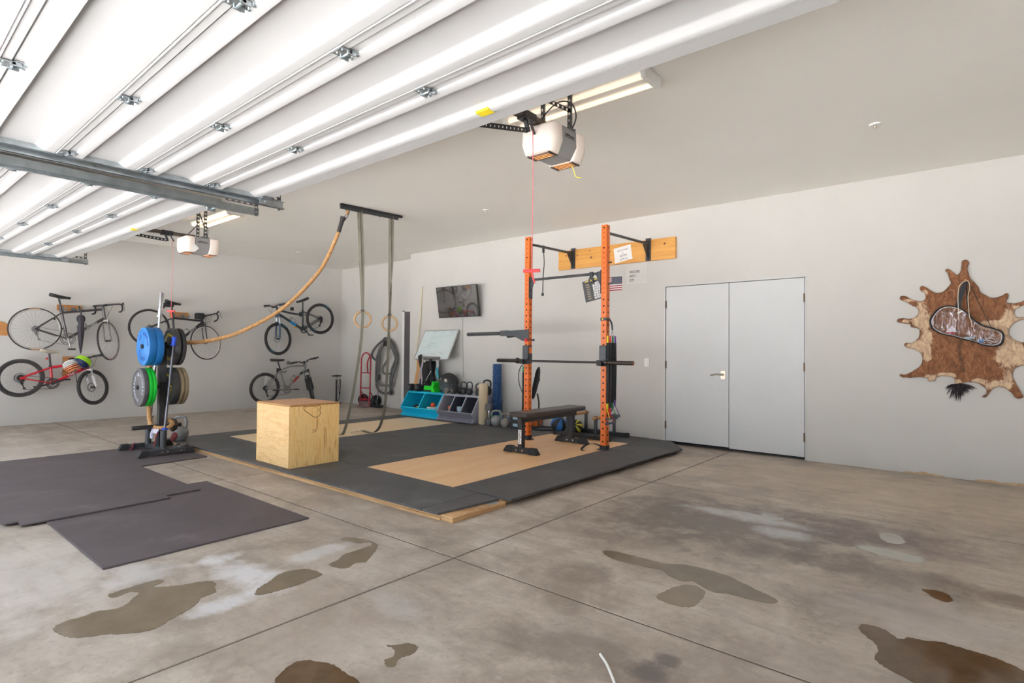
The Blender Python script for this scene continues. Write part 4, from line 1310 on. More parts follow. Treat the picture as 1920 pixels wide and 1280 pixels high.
# adjustable block dumbbell behind the bench
pw = thing('block_dumbbell', (-5.39, 6.60, TP), 'black block dumbbell with pale blue labels behind the bench end', 'dumbbell')
b = MB()
for i in range(4):
    b.box(-5.49 + 0.004 * i, -5.29 - 0.004 * i, 6.50 + 0.0, 6.70, TP + 0.055 * i, TP + 0.055 * i + 0.050)
b.box(-5.45, -5.33, 6.52, 6.68, TP + 0.01, TP + 0.22)
b.build('weight_stack', black_iron, pw, bevel=0.003, smooth=0)
lbm = mat('pale_blue_label', (170, 200, 214), 0.5, var=0.03)
q = MB()
for z0 in (TP + 0.035, TP + 0.142):
    q.box(-5.425, -5.335, 6.4955, 6.4995, z0, z0 + 0.042)
q.build('label_plate', lbm, pw, smooth=0)

bu = thing('bucket', (-5.36, 7.00, TP), 'small orange bucket at the wall half hidden by the left post', 'bucket')
MB().lathe([(0.070, 0.0), (0.085, 0.13), (0.090, 0.13), (0.090, 0.142), (0.080, 0.142), (0.066, 0.01), (0, 0.01)], (-5.36, 7.00, TP), Z, 24).build('shell', mat('bucket_orange', (224, 110, 50), 0.5), bu)
MB().tube([(-5.36 + 0.092 * cos(a), 7.00 - 0.02, TP + 0.135 - 0.07 * sin(a)) for a in [pi * k / 14 for k in range(15)]], 0.003, 6).build('bail', dark_steel, bu)
cb = []
for k in range(56):
    a = 2 * pi * k / 18
    rr = 0.19 + 0.02 * sin(k * 0.7)
    cb.append((-5.02 + rr * 1.05 * cos(a), 6.78 + rr * 0.95 * sin(a), TP + 0.006 + 0.0065 * (k // 18)))
tag(MB().tube(smooth_path(cb, 2), 0.0055, 6).build('floor_cable', rubber), 'thin black cable coiled on the mat left of the blue ball', 'cable')
# ------------------------------------------------------------------ storage bins and what stands in and on them
def bin_unit(x0, x1, n, label, shell, face, inner):
    t = thing('storage_bin', ((x0 + x1) / 2, 6.75, TP), label, 'storage bin', 'open fronted storage bins')
    zb, zt, yb = TP, 0.487, 7.02
    prof = [(6.470, zb), (6.470, zb + 0.030), (6.520, zb + 0.062), (6.455, 0.205), (6.470, 0.222), (6.625, 0.470), (6.650, zt), (yb, zt), (yb, zb)]
    for xa, w in ((x0, 0.022), (x1 - 0.022, 0.022)):
        MB().prism([(xa, y, z) for y, z in prof], (w, 0, 0)).build('side_panel', shell, t, bevel=0.002, smooth=0)
    xi0, xi1 = x0 + 0.022, x1 - 0.022
    MB().prism([(xi0, y, z) for y, z in [(6.472, zb), (6.472, zb + 0.030), (6.522, zb + 0.062), (6.457, 0.205), (6.470, 0.222), (6.492, 0.215), (6.478, 0.200), (6.540, zb + 0.062), (6.540, zb)]], (xi1 - xi0, 0, 0)).build('front_panel', face, t, smooth=0, bevel=0.002)
    m = MB().box(xi0, xi1, yb - 0.012, yb, zb, zt - 0.012).box(xi0, xi1, 6.54, yb - 0.012, zb, zb + 0.012)
    m.build('inside_shell', inner, t, smooth=0)
    MB().prism([(xi0, y, z) for y, z in [(6.625, 0.462), (6.650, zt), (yb, zt), (yb, zt - 0.012), (6.665, zt - 0.012), (6.645, 0.452)]], (xi1 - xi0, 0, 0)).build('top_panel', shell, t, smooth=0, bevel=0.002)
    for k in range(1, n):
        xc = xi0 + (xi1 - xi0) * k / n
        MB().prism([(xc - 0.006, y, z) for y, z in [(6.535, zb + 0.012), (6.482, 0.212), (6.640, 0.462), (yb - 0.012, zt - 0.012), (yb - 0.012, zb + 0.012)]], (0.012, 0, 0)).build('divider', inner, t, smooth=0)
        MB().prism([(xc - 0.009, y, z) for y, z in [(6.470, 0.222), (6.625, 0.466), (6.640, 0.458), (6.486, 0.214)]], (0.018, 0, 0)).build('front_edge', shell, t, smooth=0)
    return t


blue_p = mat('bin_blue', (24, 196, 236), 0.42, var=0.02)
teal_p = mat('bin_teal_inside', (30, 176, 200), 0.5, var=0.02)
bin_unit(-8.055, -7.105, 2, 'bright blue plastic storage bin with two open compartments', blue_p, blue_p, teal_p)
grey_p = mat('bin_grey_edge', (168, 170, 186), 0.45, var=0.02)
gface = mat('bin_grey_face', (134, 134, 148), 0.5, var=0.02)
dark_p = mat('bin_grey_inside', (80, 82, 94), 0.55, var=0.03)
bin_unit(-7.100, -6.250, 3, 'grey plastic storage bin with three open compartments', grey_p, gface, dark_p)

tag(MB().lathe([(0.0, 0), (0.075, 0.002), (0.085, 0.02), (0.070, 0.055), (0.03, 0.075), (0, 0.078)], (-7.80, 6.62, 0.165), Z, 20).tube([(-7.77, 6.58, 0.24), (-7.73, 6.55, 0.255), (-7.69, 6.56, 0.24)], 0.012, 8).build('hand_wrap', mat('wrap_black', (40, 38, 38), 0.8, var=0.2)), 'black wrapped bundle inside the left compartment of the blue bin', 'wrap')
tag(MB().obox((-7.67, 6.56, 0.225), (X, Y, Z), (0.035, 0.02, 0.010)).build('yellow_block', yellow, bevel=0.004), 'small yellow block beside the black bundle in the blue bin', 'block')
tag(MB().lathe([(0, 0), (0.10, 0.0), (0.115, 0.02), (0.108, 0.035), (0.09, 0.028), (0, 0.028)], (-7.36, 6.63, 0.205), Z, 24).build('white_dish', white_plastic), 'white dish in the right compartment of the blue bin', 'dish')
tag(MB().sphere((-7.36, 6.62, 0.276), 0.042, 20, 12).build('massage_ball', mat('ball_orange', (238, 92, 40), 0.5)), 'small orange ball on the white dish in the blue bin', 'ball')
ob = MB().box(-6.96, -6.84, 6.60, 6.66, 0.16, 0.175).box(-6.96, -6.935, 6.60, 6.66, 0.175, 0.275).box(-6.865, -6.84, 6.60, 6.66, 0.175, 0.275).box(-6.96, -6.84, 6.60, 6.66, 0.265, 0.285)
tag(ob.build('orange_clamp', mat('clamp_orange', (244, 118, 36), 0.45), bevel=0.004), 'orange open clamp in the left compartment of the grey bin', 'clamp')
tag(MB().lathe([(0, 0), (0.034, 0.001), (0.036, 0.09), (0.058, 0.095), (0.058, 0.165), (0.05, 0.17), (0, 0.17)], (-6.68, 6.62, 0.125), Z, 20).build('pale_jar', lbm), 'pale blue jar in the middle compartment of the grey bin', 'jar')

ZT = 0.4875
bt = 'dumbbells on top of the bins'
blk_hex = mat('hex_black', (46, 46, 48), 0.5, var=0.08)
dumbbell((-7.99, 6.76, ZT + 0.068), (0.25, 1, 0), 0.28, 0.072, 0.10, 'black hex dumbbell at the left end of the blue bin top', blk_hex, chrome, True, bt)
dumbbell((-7.80, 6.76, ZT + 0.070), (0.2, 1, 0), 0.28, 0.074, 0.10, 'black hex dumbbell on the blue bin below the wooden plank', blk_hex, chrome, True, bt)
dumbbell((-7.10, 6.77, ZT + 0.052), (0.05, 1, 0), 0.20, 0.056, 0.075, 'light grey hex dumbbell in front of the big black ball', mat('hex_light', (126, 122, 118), 0.6, var=0.06), steel, True, bt)
rd_ = dumbbell((-6.91, 6.76, ZT + 0.055), (0.05, 1, 0), 0.22, 0.058, 0.08, 'black round dumbbell with white mark right of the grey hex one', black_iron, steel, False, bt)
text('V', 0.05, (-6.92, 6.648, ZT + 0.06), (1, 0, 0), (0, 0, 1), paper, rd_)
kettlebell((-6.76, 6.78, ZT), 0.057, 'small black kettlebell with pale disc on the grey bin, left of the pair', black_iron, None, 0.7, 0.115, 'kettlebells on top of the grey bin')
kettlebell((-6.60, 6.76, ZT), 0.055, 'small black kettlebell with pale disc on the grey bin, right of the pair', black_iron, None, 0.85, 0.125, 'kettlebells on top of the grey bin')
kettlebell((-6.515, 6.90, ZT), 0.062, 'silver kettlebell with orange bands on the grey bin', mat('silver_bell', (150, 152, 156), 0.35, 0.6), mat('kb_orange', (236, 96, 46), 0.5), 0.3, 0.10, 'kettlebells on top of the grey bin')
kettlebell((-6.40, 6.76, ZT), 0.056, 'dark grey kettlebell on the grey bin end beside the beige roller', mat('dark_bell', (64, 66, 66), 0.45, 0.2), None, 0.4, 0.10, 'kettlebells on top of the grey bin')
kettlebell((-6.355, 6.925, ZT), 0.078, 'large black kettlebell with wide handle on the grey bin end behind the beige roller', black_iron, None, 0.72, 0.125, 'kettlebells on top of the grey bin')

ball = thing('slam_ball', (-7.26, 6.90, ZT), 'big black medicine ball with grey dusty lower half on the bins', 'ball')
lt = NT('dusty_black_ball')
_v = lt.coord((1, 1, 1))
_s = lt.n('SeparateXYZ')
lt.l(_v, _s.inputs[0])
_n = lt.noise(lt.coord((2, 2, 6)), 12, 5, 0.65)
_f = lt.math('SUBTRACT', _n, lt.math('MULTIPLY', _s.outputs[2], 1.5))
lt.l(lt.mix(lt.ramp(_f, [(0.20, 0.0), (0.42, 0.8)]), lin((50, 49, 50)), lin((104, 116, 124))), lt.b.inputs['Base Color'])
lt.b.inputs['Roughness'].default_value = 0.55
MB().sphere((-7.26, 6.90, ZT + 0.172), 0.172, 36, 24).build('shell', lt.m, ball)
sm_ = MB()
sm_.torus((-7.26, 6.90, ZT + 0.172), (1, 0.3, 0), 0.1722, 0.0022, 48, 6).torus((-7.26, 6.90, ZT + 0.172), (0.3, -1, 0.2), 0.1722, 0.0022, 48, 6)
sm_.build('seam', rubber, ball)
lg = MB()
for a, el, w, hh in ((-1.95, 0.42, 0.012, 0.022), (-1.12, 0.36, 0.020, 0.012), (-1.10, 0.28, 0.024, 0.010), (-1.06, 0.20, 0.020, 0.014)):
    d = V((cos(a) * cos(el), sin(a) * cos(el), sin(el)))
    aa, b2 = frame(d)
    lg.obox(V((-7.26, 6.90, ZT + 0.172)) + d * 0.1725, (aa, b2, d), (w, hh, 0.0012))
lg.build('logo_patch', mat('ball_logo', (206, 198, 186), 0.6), ball, smooth=0)

gb = thing('step_tray', (-7.60, 6.80, ZT), 'bright green plastic tray on the bins under the backpack', 'tray')
green_p = mat('bright_green', (40, 224, 48), 0.45, var=0.02)
MB().box(-7.72, -7.47, 6.72, 6.86, ZT + 0.03, ZT + 0.105).build('tray_body', green_p, gb, bevel=0.006, smooth=0)
MB().prism([(-7.52, 6.715, ZT + 0.105), (-7.44, 6.715, ZT + 0.105), (-7.44, 6.715, ZT + 0.165), (-7.50, 6.715, ZT + 0.19)], (0, 0.14, 0)).prism([(-7.50, 6.70, ZT), (-7.40, 6.70, ZT), (-7.46, 6.70, ZT + 0.09), (-7.50, 6.70, ZT + 0.09)], (0, 0.14, 0)).build('tray_end', green_p, gb, smooth=0)
MB().box(-7.71, -7.53, 6.73, 6.85, ZT, ZT + 0.029).build('tray_foot', black_iron, gb, smooth=0)

tag(MB().prism([(-8.39, 6.97, TP + 0.003), (-8.20, 6.97, TP + 0.003), (-8.10, 7.095, 1.16), (-8.29, 7.095, 1.16)], (0, -0.02, 0)).build('wooden_plank', wood('plank_tan', (196, 140, 88), (216, 164, 112), (9, 3, 0.7), 2.2, 0.55), bevel=0.002, smooth=0), 'tan wooden plank leaning on the wall behind the backpack', 'plank')

# backpack with straps hanging below the whiteboard
bp = thing('backpack', (-7.76, 6.86, 0.60), 'black backpack hanging below the whiteboard above the green tray', 'backpack')
nyl = mat('black_nylon', (36, 34, 36), 0.75, var=0.2, scale=25, bump=0.3, bscale=90)
pp = smooth_path([(-7.74, 6.88, 0.60), (-7.74, 6.88, 0.68), (-7.75, 6.89, 0.80), (-7.76, 6.90, 0.92), (-7.77, 6.91, 1.00), (-7.77, 6.91, 1.03)], 4)
MB().tube(pp, [0.04 + 0.13 * sin(pi * (0.10 + 0.84 * i / (len(pp) - 1))) ** 0.6 for i in range(len(pp))], 16, flat=(1.0, 0.62)).build('pack_body', nyl, bp)
MB().ribbon(smooth_path([(-7.60, 6.82, 0.70), (-7.60, 6.79, 0.82), (-7.62, 6.78, 0.95), (-7.63, 6.79, 1.05), (-7.60, 6.82, 1.10), (-7.58, 6.86, 1.08)], 4), 0.065, 0.014, X).build('shoulder_strap', nyl, bp, smooth=30)
MB().ribbon(smooth_path([(-7.95, 6.82, 1.14), (-7.92, 6.79, 1.10), (-7.90, 6.78, 1.03), (-7.88, 6.79, 0.94), (-7.86, 6.80, 0.86)], 4), 0.07, 0.016, X).build('shoulder_strap', nyl, bp, smooth=30)
MB().tube([(-7.58, 6.765, 0.86), (-7.66, 6.75, 0.74), (-7.74, 6.75, 0.63)], 0.004, 6).build('white_cord', white_plastic, bp)
MB().obox((-7.77, 6.775, 1.02), (X, Z, Y), (0.022, 0.032, 0.002)).build('tag', paper, bp, smooth=0)
MB().sphere((-7.86, 6.79, 0.66), (0.05, 0.04, 0.06), 14, 10).sphere((-7.58, 6.80, 0.70), (0.06, 0.05, 0.07), 14, 10).sphere((-7.66, 6.78, 0.60), (0.07, 0.05, 0.05), 14, 10).build('side_pocket', nyl, bp)
gs = thing('grey_strap', (-7.83, 6.72, 0.50), 'pair of light grey webbing straps hanging in front of the backpack', 'strap')
web = mat('grey_webbing', (168, 166, 174), 0.8, var=0.05, scale=30)
MB().ribbon(smooth_path([(-7.80, 6.765, 1.08), (-7.82, 6.75, 0.95), (-7.86, 6.74, 0.80), (-7.87, 6.73, 0.65), (-7.86, 6.66, 0.50)], 5), 0.050, 0.004, V((1, -0.3, 0))).build('webbing', web, gs, smooth=30)
MB().ribbon(smooth_path([(-7.79, 6.755, 1.08), (-7.80, 6.745, 0.92), (-7.80, 6.74, 0.75), (-7.79, 6.73, 0.58)], 5), 0.050, 0.004, V((1, -0.2, 0))).build('webbing', web, gs, smooth=30)
tag(MB().ribbon([(-7.575, 6.90, 0.92), (-7.545, 6.88, 0.85), (-7.50, 6.86, 0.74)], 0.045, 0.004, V((1, 0, 0.3))).build('cyan_tag', mat('cyan_cloth', (60, 190, 214), 0.7), smooth=30), 'bright cyan strip hanging between the backpack and the big ball', 'strip')
tag(MB().ribbon(smooth_path([(-7.60, 6.93, 1.06), (-7.58, 6.92, 0.95), (-7.60, 6.91, 0.82), (-7.57, 6.91, 0.70), (-7.58, 6.90, 0.64)], 4), 0.07, 0.006, X).build('mesh_bag', mat('white_mesh', (222, 220, 224), 0.8, var=0.06, scale=50), smooth=30), 'white mesh bag hanging right of the black backpack', 'bag')

# ------------------------------------------------------------------ whiteboard and television on the back wall
wbd = thing('whiteboard', (-7.65, 6.95, 1.06), 'framed whiteboard with faint marker writing tilted out from the wall', 'whiteboard')
wx0, wx1 = -8.115, -7.195
T0, B0 = V((0, 7.083, 1.610)), V((0, 6.812, 1.066))
dn = (B0 - T0).normalized()
nn = dn.cross(X).normalized()
if nn.y > 0:
    nn = -nn
H_ = (B0 - T0).length


def wp_(u, v, d=0.0):
    return V((wx0 + u, 0, 0)) + T0 + dn * v + nn * d


def wquad(b, u0, u1, v0, v1, d0, d1):
    b.prism([wp_(u0, v0, d0), wp_(u1, v0, d0), wp_(u1, v1, d0), wp_(u0, v1, d0)], nn * (d1 - d0))
    return b


W_ = wx1 - wx0
wquad(MB(), 0.01, W_ - 0.01, 0.01, H_ - 0.01, -0.012, 0.0).build('panel', mat('whiteboard_white', (214, 226, 228), 0.25, var=0.02, scale=3), wbd, smooth=0)
f = MB()
wquad(f, 0, W_, 0, 0.014, -0.014, 0.006)
wquad(f, 0, W_, H_ - 0.014, H_, -0.014, 0.006)
wquad(f, 0, 0.014, 0.014, H_ - 0.014, -0.014, 0.006)
wquad(f, W_ - 0.020, W_, 0.014, H_ - 0.014, -0.014, 0.006)
f.build('frame', mat('aluminium_trim', (190, 190, 188), 0.35, 0.7, var=0.03), wbd, bevel=0.002, smooth=0)
wquad(MB(), 0.26, 0.72, H_ - 0.045, H_ - 0.005, 0.006, 0.035).build('pen_tray', mat('tray_grey', (120, 116, 118), 0.5), wbd, bevel=0.002, smooth=0)
random.seed(11)
for nm, col, rows in (('green_writing', (140, 206, 196), [(0.22, 0.03 + 0.048 * i, 0.24 + 0.32 * random.random()) for i in range(8)] + [(0.10, 0.36, 0.18), (0.10, 0.41, 0.14)]),
                      ('grey_writing', (120, 126, 132), [(0.30, 0.05, 0.05), (0.72, 0.03, 0.10), (0.72, 0.06, 0.12), (0.06, 0.22, 0.06), (0.28, 0.28, 0.12), (0.24, 0.33, 0.14), (0.26, 0.38, 0.10), (0.60, 0.46, 0.12), (0.66, 0.49, 0.10), (0.42, 0.50, 0.16)])):
    b = MB()
    for u, v, L in rows:
        u += 0.0
        n = int(L / 0.011)
        pts = []
        for k in range(n):
            pts.append(wp_(u + 0.011 * k, v + random.uniform(-0.010, 0.010), 0.0012))
        run = []
        for k, p in enumerate(pts):
            run.append(p)
            if (random.random() < 0.16 or k == n - 1):
                if len(run) > 1:
                    b.tube(run, 0.0016, 4)
                run = []
    b.build(nm, mat(nm, col, 0.6), wbd, smooth=0)

tv = thing('television', (-7.13, 6.97, 1.81), 'black flat screen television tilted down on the wall', 'television')
TT, TB = V((0, 6.900, 2.378)), V((0, 6.988, 1.826))
td = (TB - TT).normalized()
tn = td.cross(X).normalized()
if tn.y > 0:
    tn = -tn
tx0, tw = -7.632, 0.985


def tquad(u0, u1, v0, v1, d0, d1):
    a = V((tx0, 0, 0)) + TT
    XT = V((0.9993, 0.038, 0)).normalized()
    return MB().prism([a + XT * u + td * v + tn * d0 for u, v in ((u0, v0), (u1, v0), (u1, v1), (u0, v1))], tn * (d1 - d0))


th_ = (TB - TT).length
tquad(0, tw, 0, th_, -0.032, 0.0).build('casing', mat('tv_casing', (34, 32, 33), 0.4), tv, bevel=0.004, smooth=0)
scr = NT('tv_screen')
scr.b.inputs['Base Color'].default_value = (*lin((58, 53, 52)), 1)
scr.b.inputs['Roughness'].default_value = 0.035
scr.b.inputs['IOR'].default_value = 3.2
tquad(0.008, tw - 0.008, 0.008, th_ - 0.016, 0.0002, 0.0014).build('screen', scr.m, tv, smooth=0)
MB().box(-7.28, -6.98, 7.0, WY - 0.001, 2.0, 2.2).build('wall_bracket', black_metal, tv, bevel=0.003, smooth=0)
tag(MB().tube([(-7.133, WY - 0.004, 1.84), (-7.128, WY - 0.004, 1.4), (-7.11, WY - 0.004, 0.98), (-7.10, WY - 0.004, 0.75)], 0.0042, 6).build('cable', mat('grey_cable', (150, 150, 150), 0.6)), 'thin grey cable running down the wall below the television', 'cable')
tag(MB().tube([(-8.235, WY - 0.012, 2.463), (-8.262, WY - 0.03, 1.85), (-8.268, WY - 0.05, 1.70), (-8.30, WY - 0.075, 1.25), (-8.33, WY - 0.06, 0.062)], 0.011, 8).build('thin_pole', mat('pale_wood', (222, 208, 178), 0.6, var=0.04)), 'thin pale wooden pole leaning on the wall left of the television', 'pole')

# ------------------------------------------------------------------ animal hide with the clear bag
HIDE = [(-0.129,2.154),(-0.108,2.167),(-0.088,2.154),(-0.083,2.13),(-0.093,2.098),(-0.096,2.072),(-0.086,2.031),(-0.079,1.991),(-0.054,1.95),(-0.029,1.915),(-0.011,1.885),(0.006,1.835),(0.041,1.807),(0.07,1.782),(0.104,1.777),(0.138,1.785),(0.167,1.796),(0.191,1.817),(0.203,1.81),(0.2,1.772),(0.186,1.735),(0.214,1.719),(0.242,1.716),(0.28,1.724),(0.317,1.734),(0.354,1.745),(0.358,1.726),(0.331,1.712),(0.298,1.694),(0.261,1.668),(0.244,1.649),(0.244,1.624),(0.256,1.595),(0.284,1.582),(0.316,1.587),(0.348,1.592),(0.35,1.573),(0.311,1.568),(0.274,1.554),(0.241,1.529),(0.218,1.498),(0.206,1.461),(0.212,1.41),(0.222,1.403),(0.24,1.378),(0.268,1.359),(0.296,1.349),(0.347,1.352),(0.37,1.334),(0.364,1.253),(0.378,1.222),(0.364,1.197),(0.341,1.19),(0.327,1.14),(0.313,1.137),(0.286,1.136),(0.258,1.117),(0.239,1.094),(0.232,1.056),(0.234,1.018),(0.252,0.963),(0.271,0.919),(0.289,0.877),(0.305,0.843),(0.289,0.827),(0.256,0.831),(0.238,0.861),(0.205,0.897),(0.172,0.921),(0.138,0.932),(0.109,0.924),(0.085,0.904),(0.065,0.864),(0.045,0.831),(0.031,0.821),(0.011,0.826),(0.041,0.847),(0.051,0.877),(0.046,0.902),(0.016,0.933),(-0.013,0.954),(-0.053,0.966),(-0.094,0.964),(-0.134,0.956),(-0.155,0.938),(-0.186,0.944),(-0.196,0.989),(-0.217,1.009),(-0.259,1.017),(-0.296,1.019),(-0.334,1.004),(-0.35,0.994),(-0.35,0.967),(-0.366,0.973),(-0.399,0.958),(-0.415,0.988),(-0.453,1),(-0.509,0.998),(-0.548,0.99),(-0.593,0.992),(-0.622,0.994),(-0.645,1.007),(-0.639,1.018),(-0.61,1.012),(-0.57,1.031),(-0.525,1.06),(-0.492,1.088),(-0.464,1.123),(-0.453,1.164),(-0.452,1.205),(-0.463,1.239),(-0.491,1.266),(-0.53,1.287),(-0.564,1.297),(-0.587,1.304),(-0.604,1.325),(-0.592,1.346),(-0.558,1.342),(-0.519,1.359),(-0.485,1.397),(-0.477,1.431),(-0.474,1.472),(-0.479,1.493),(-0.513,1.507),(-0.546,1.515),(-0.552,1.543),(-0.591,1.551),(-0.637,1.563),(-0.663,1.57),(-0.657,1.598),(-0.614,1.604),(-0.563,1.595),(-0.518,1.608),(-0.495,1.631),(-0.481,1.658),(-0.484,1.693),(-0.506,1.721),(-0.545,1.744),(-0.579,1.773),(-0.619,1.796),(-0.639,1.811),(-0.634,1.835),(-0.596,1.833),(-0.551,1.803),(-0.495,1.779),(-0.445,1.777),(-0.426,1.8),(-0.423,1.834),(-0.436,1.869),(-0.461,1.884),(-0.469,1.919),(-0.45,1.928),(-0.422,1.916),(-0.39,1.886),(-0.357,1.857),(-0.319,1.851),(-0.287,1.859),(-0.255,1.888),(-0.229,1.923),(-0.218,1.949),(-0.229,1.99),(-0.239,2.037),(-0.249,2.069),(-0.263,2.07),(-0.255,2.089),(-0.233,2.081),(-0.207,2.052),(-0.181,2.023),(-0.155,2.031),(-0.14,2.066),(-0.137,2.109)]


def inside(x, z, P):
    c = False
    j = len(P) - 1
    for i in range(len(P)):
        if (P[i][1] > z) != (P[j][1] > z) and x < (P[j][0] - P[i][0]) * (z - P[i][1]) / (P[j][1] - P[i][1]) + P[i][0]:
            c = not c
        j = i
    return c


def edge_dist(x, z, P):
    best = 9
    for i in range(len(P)):
        ax, az = P[i]
        bx_, bz = P[(i + 1) % len(P)]
        dx, dz = bx_ - ax, bz - az
        L = dx * dx + dz * dz
        t = 0 if L == 0 else max(0, min(1, ((x - ax) * dx + (z - az) * dz) / L))
        best = min(best, hypot(x - ax - t * dx, z - az - t * dz))
    return best


random.seed(8)
hp = [V((p.x, p.y)) for p in smooth_path([(x, z, 0) for x, z in HIDE], 3, True)]
hp = [p + V((random.uniform(-0.0018, 0.0018), random.uniform(-0.0018, 0.0018))) for p in hp]
P2 = [(p.x, p.y) for p in hp]
pts = list(hp)
g_ = 0.0125
zz = 0.80
while zz < 2.18:
    xx = -0.67
    while xx < 0.40:
        a, b = xx + random.uniform(-.003, .003), zz + random.uniform(-.003, .003)
        if inside(a, b, P2) and edge_dist(a, b, P2) > 0.006:
            pts.append(V((a, b)))
        xx += g_
    zz += g_
nh = len(hp)
res = delaunay_2d_cdt(pts, [(i, (i + 1) % nh) for i in range(nh)], [list(range(nh))], 1, 1e-6)
hv, hf = res[0], res[2]
CREAM = [(-0.47, 1.60, 0.11, 0.16), (-0.50, 1.30, 0.12, 0.11), (-0.42, 1.45, 0.05, 0.20), (0.24, 1.50, 0.10, 0.22), (0.23, 1.28, 0.12, 0.26), (0.20, 1.12, 0.05, 0.16), (0.10, 1.52, 0.14, 0.05), (0.12, 0.94, 0.13, 0.06), (0.0, 0.975, 0.10, 0.03), (-0.38, 0.98, 0.10, 0.06), (-0.28, 1.02, 0.10, 0.03), (-0.58, 1.575, 0.05, 0.02), (0.27, 1.68, 0.04, 0.02), (-0.56, 1.79, 0.06, 0.02), (-0.43, 1.87, 0.03, 0.03), (-0.18, 0.96, 0.04, 0.03), (-0.42, 1.25, 0.05, 0.10)]
hm = bpy.data.meshes.new('animal_hide')
hverts = []
for p in hv:
    d = edge_dist(p.x, p.y, P2)
    nzv = noise.noise(V((p.x * 9, p.y * 9, 0.3))) * 0.005 + noise.noise(V((p.x * 40, p.y * 90, 2.3))) * 0.0022
    hverts.append((p.x, -0.012 - min(d, 0.04) * 0.22 - nzv - (0.012 * max(0, 1 - d / 0.012)), p.y))
hm.from_pydata([(x - 0.0, y, z - 0.82) for x, y, z in hverts], [], [tuple(f) for f in hf])
ca = hm.color_attributes.new('fur', 'FLOAT_COLOR', 'POINT')
for i, p in enumerate(hv):
    c = 0.0
    for cx, cz, rx, rz in CREAM:
        c = max(c, 1.25 - ((p.x - cx) / rx) ** 2 - ((p.y - cz) / rz) ** 2 + 0.45 * noise.noise(V((p.x * 24, p.y * 24, 7))) + 0.8 * noise.noise(V((p.x * 7, p.y * 7, 4))))
    spine = max(0, 1 - abs(p.x + 0.145 + 0.015 * sin(p.y * 16)) / 0.026) * (1 if 1.06 < p.y < 1.38 else 0.0)
    tip = max(0, 1 - edge_dist(p.x, p.y, P2) / 0.010)
    ca.data[i].color = (max(0, min(1, c * 0.9)), max(0, min(1, spine + 0.3 * noise.noise(V((p.x * 60, p.y * 30, 1))))), tip, 1)
ht = NT('brown_hide')
at = ht.n('Attribute')
at.attribute_name = 'fur'
sp_ = ht.n('SeparateColor')
ht.l(at.outputs['Color'], sp_.inputs[0])
_v = ht.coord((1, 1, 0.45), (0, 0.35, 0))
fur = ht.noise(_v, 26, 6, 0.7, 1.2)
fine_ = ht.noise(ht.coord((1, 1, 0.22), (0, 0.2, 0)), 170, 3, 0.6)
brown = ht.ramp(fur, [(0.28, lin((96, 62, 38))), (0.50, lin((148, 102, 68))), (0.72, lin((186, 140, 102)))])
cream = ht.ramp(fur, [(0.30, lin((190, 166, 136))), (0.65, lin((232, 216, 194)))])
c_ = ht.mix(ht.ramp(ht.math('ADD', sp_.outputs[0], ht.math('ADD', ht.math('MULTIPLY', ht.math('SUBTRACT', fine_, 0.5), 0.8), ht.math('MULTIPLY', ht.math('SUBTRACT', fur, 0.5), 0.9))), [(0.30, 0.0), (0.72, 1.0)]), brown, cream)
c_ = ht.mix(ht.math('MULTIPLY', sp_.outputs[1], 0.8), c_, lin((74, 54, 42)))
c_ = ht.mix(ht.math('MULTIPLY', sp_.outputs[2], 0.25), c_, lin((110, 76, 50)))
c_ = ht.mix(0.35, c_, ht.ramp(fine_, [(0.3, lin((90, 56, 34))), (0.7, lin((206, 160, 116)))]), 'OVERLAY')
ht.l(c_, ht.b.inputs['Base Color'])
ht.b.inputs['Roughness'].default_value = 0.75
ht.bump(fine_, 0.6, 0.006)
hm.materials.append(ht.m)
hide = bpy.data.objects.new('animal_hide', hm)
COL.objects.link(hide)
hide.location = (0, WY, 0.82)
ORG[hide.name] = V((0, WY, 0.82))
hm.shade_smooth()
so = hide.modifiers.new('thickness', 'SOLIDIFY')
so.thickness = 0.005
so.offset = -1
tag(hide, 'brown and cream animal hide spread on the wall at right', 'hide')
# hair tips along the rim and the black tail
hr_ = MB()
random.seed(21)
for i in range(0, nh):
    p = hp[i]
    q = hp[(i + 1) % nh]
    d = (q - p)
    if d.length < 1e-6:
        continue
    nrm = V((d.y, -d.x)).normalized()
    if inside(p.x + nrm.x * 0.004, p.y + nrm.y * 0.004, P2):
        nrm = -nrm
    for k in range(2):
        a = p + d * random.random()
        L = random.uniform(0.006, 0.016)
        tdir = (nrm + V((random.uniform(-.5, .5), random.uniform(-.9, .2)))).normalized()
        b = a + tdir * L
        w = d.normalized() * 0.0016
        y = WY - random.uniform(0.008, 0.022)
        hr_.add([(a.x - w.x, y, a.y - w.y), (a.x + w.x, y, a.y + w.y), (b.x, y - 0.003, b.y), (a.x, y - 0.003, a.y)], [(0, 1, 2), (1, 3, 2), (3, 0, 2), (0, 3, 1)])
hr_.build('fur_edge', mat('hide_fringe', (160, 124, 92), 0.8, var=0.25, scale=30), hide, smooth=0, fix=False)
tl = MB()
for i in range(150):
    a = random.uniform(-2.75, -0.15) if i > 40 else random.uniform(-1.9, -1.2)
    L = random.uniform(0.05, 0.105) * (1.5 if abs(a + 1.75) < 0.25 else 1)
    b0 = V((-0.17 + random.uniform(-.022, .022) + 0.03 * cos(a), WY - 0.022, 0.945 + random.uniform(-.015, .008) + 0.012 * sin(a)))
    m1 = b0 + V((cos(a) * L * 0.55, random.uniform(-.02, .0), sin(a) * L * 0.5))
    e1 = b0 + V((cos(a) * L, random.uniform(-.02, .01), sin(a) * L - 0.012))
    tl.tube([b0, m1, e1], [0.0042, 0.0034, 0.0005], 4)
tl.build('tail_tuft', mat('tail_black', (44, 34, 38), 0.6, var=0.2, scale=40), hide, smooth=0)

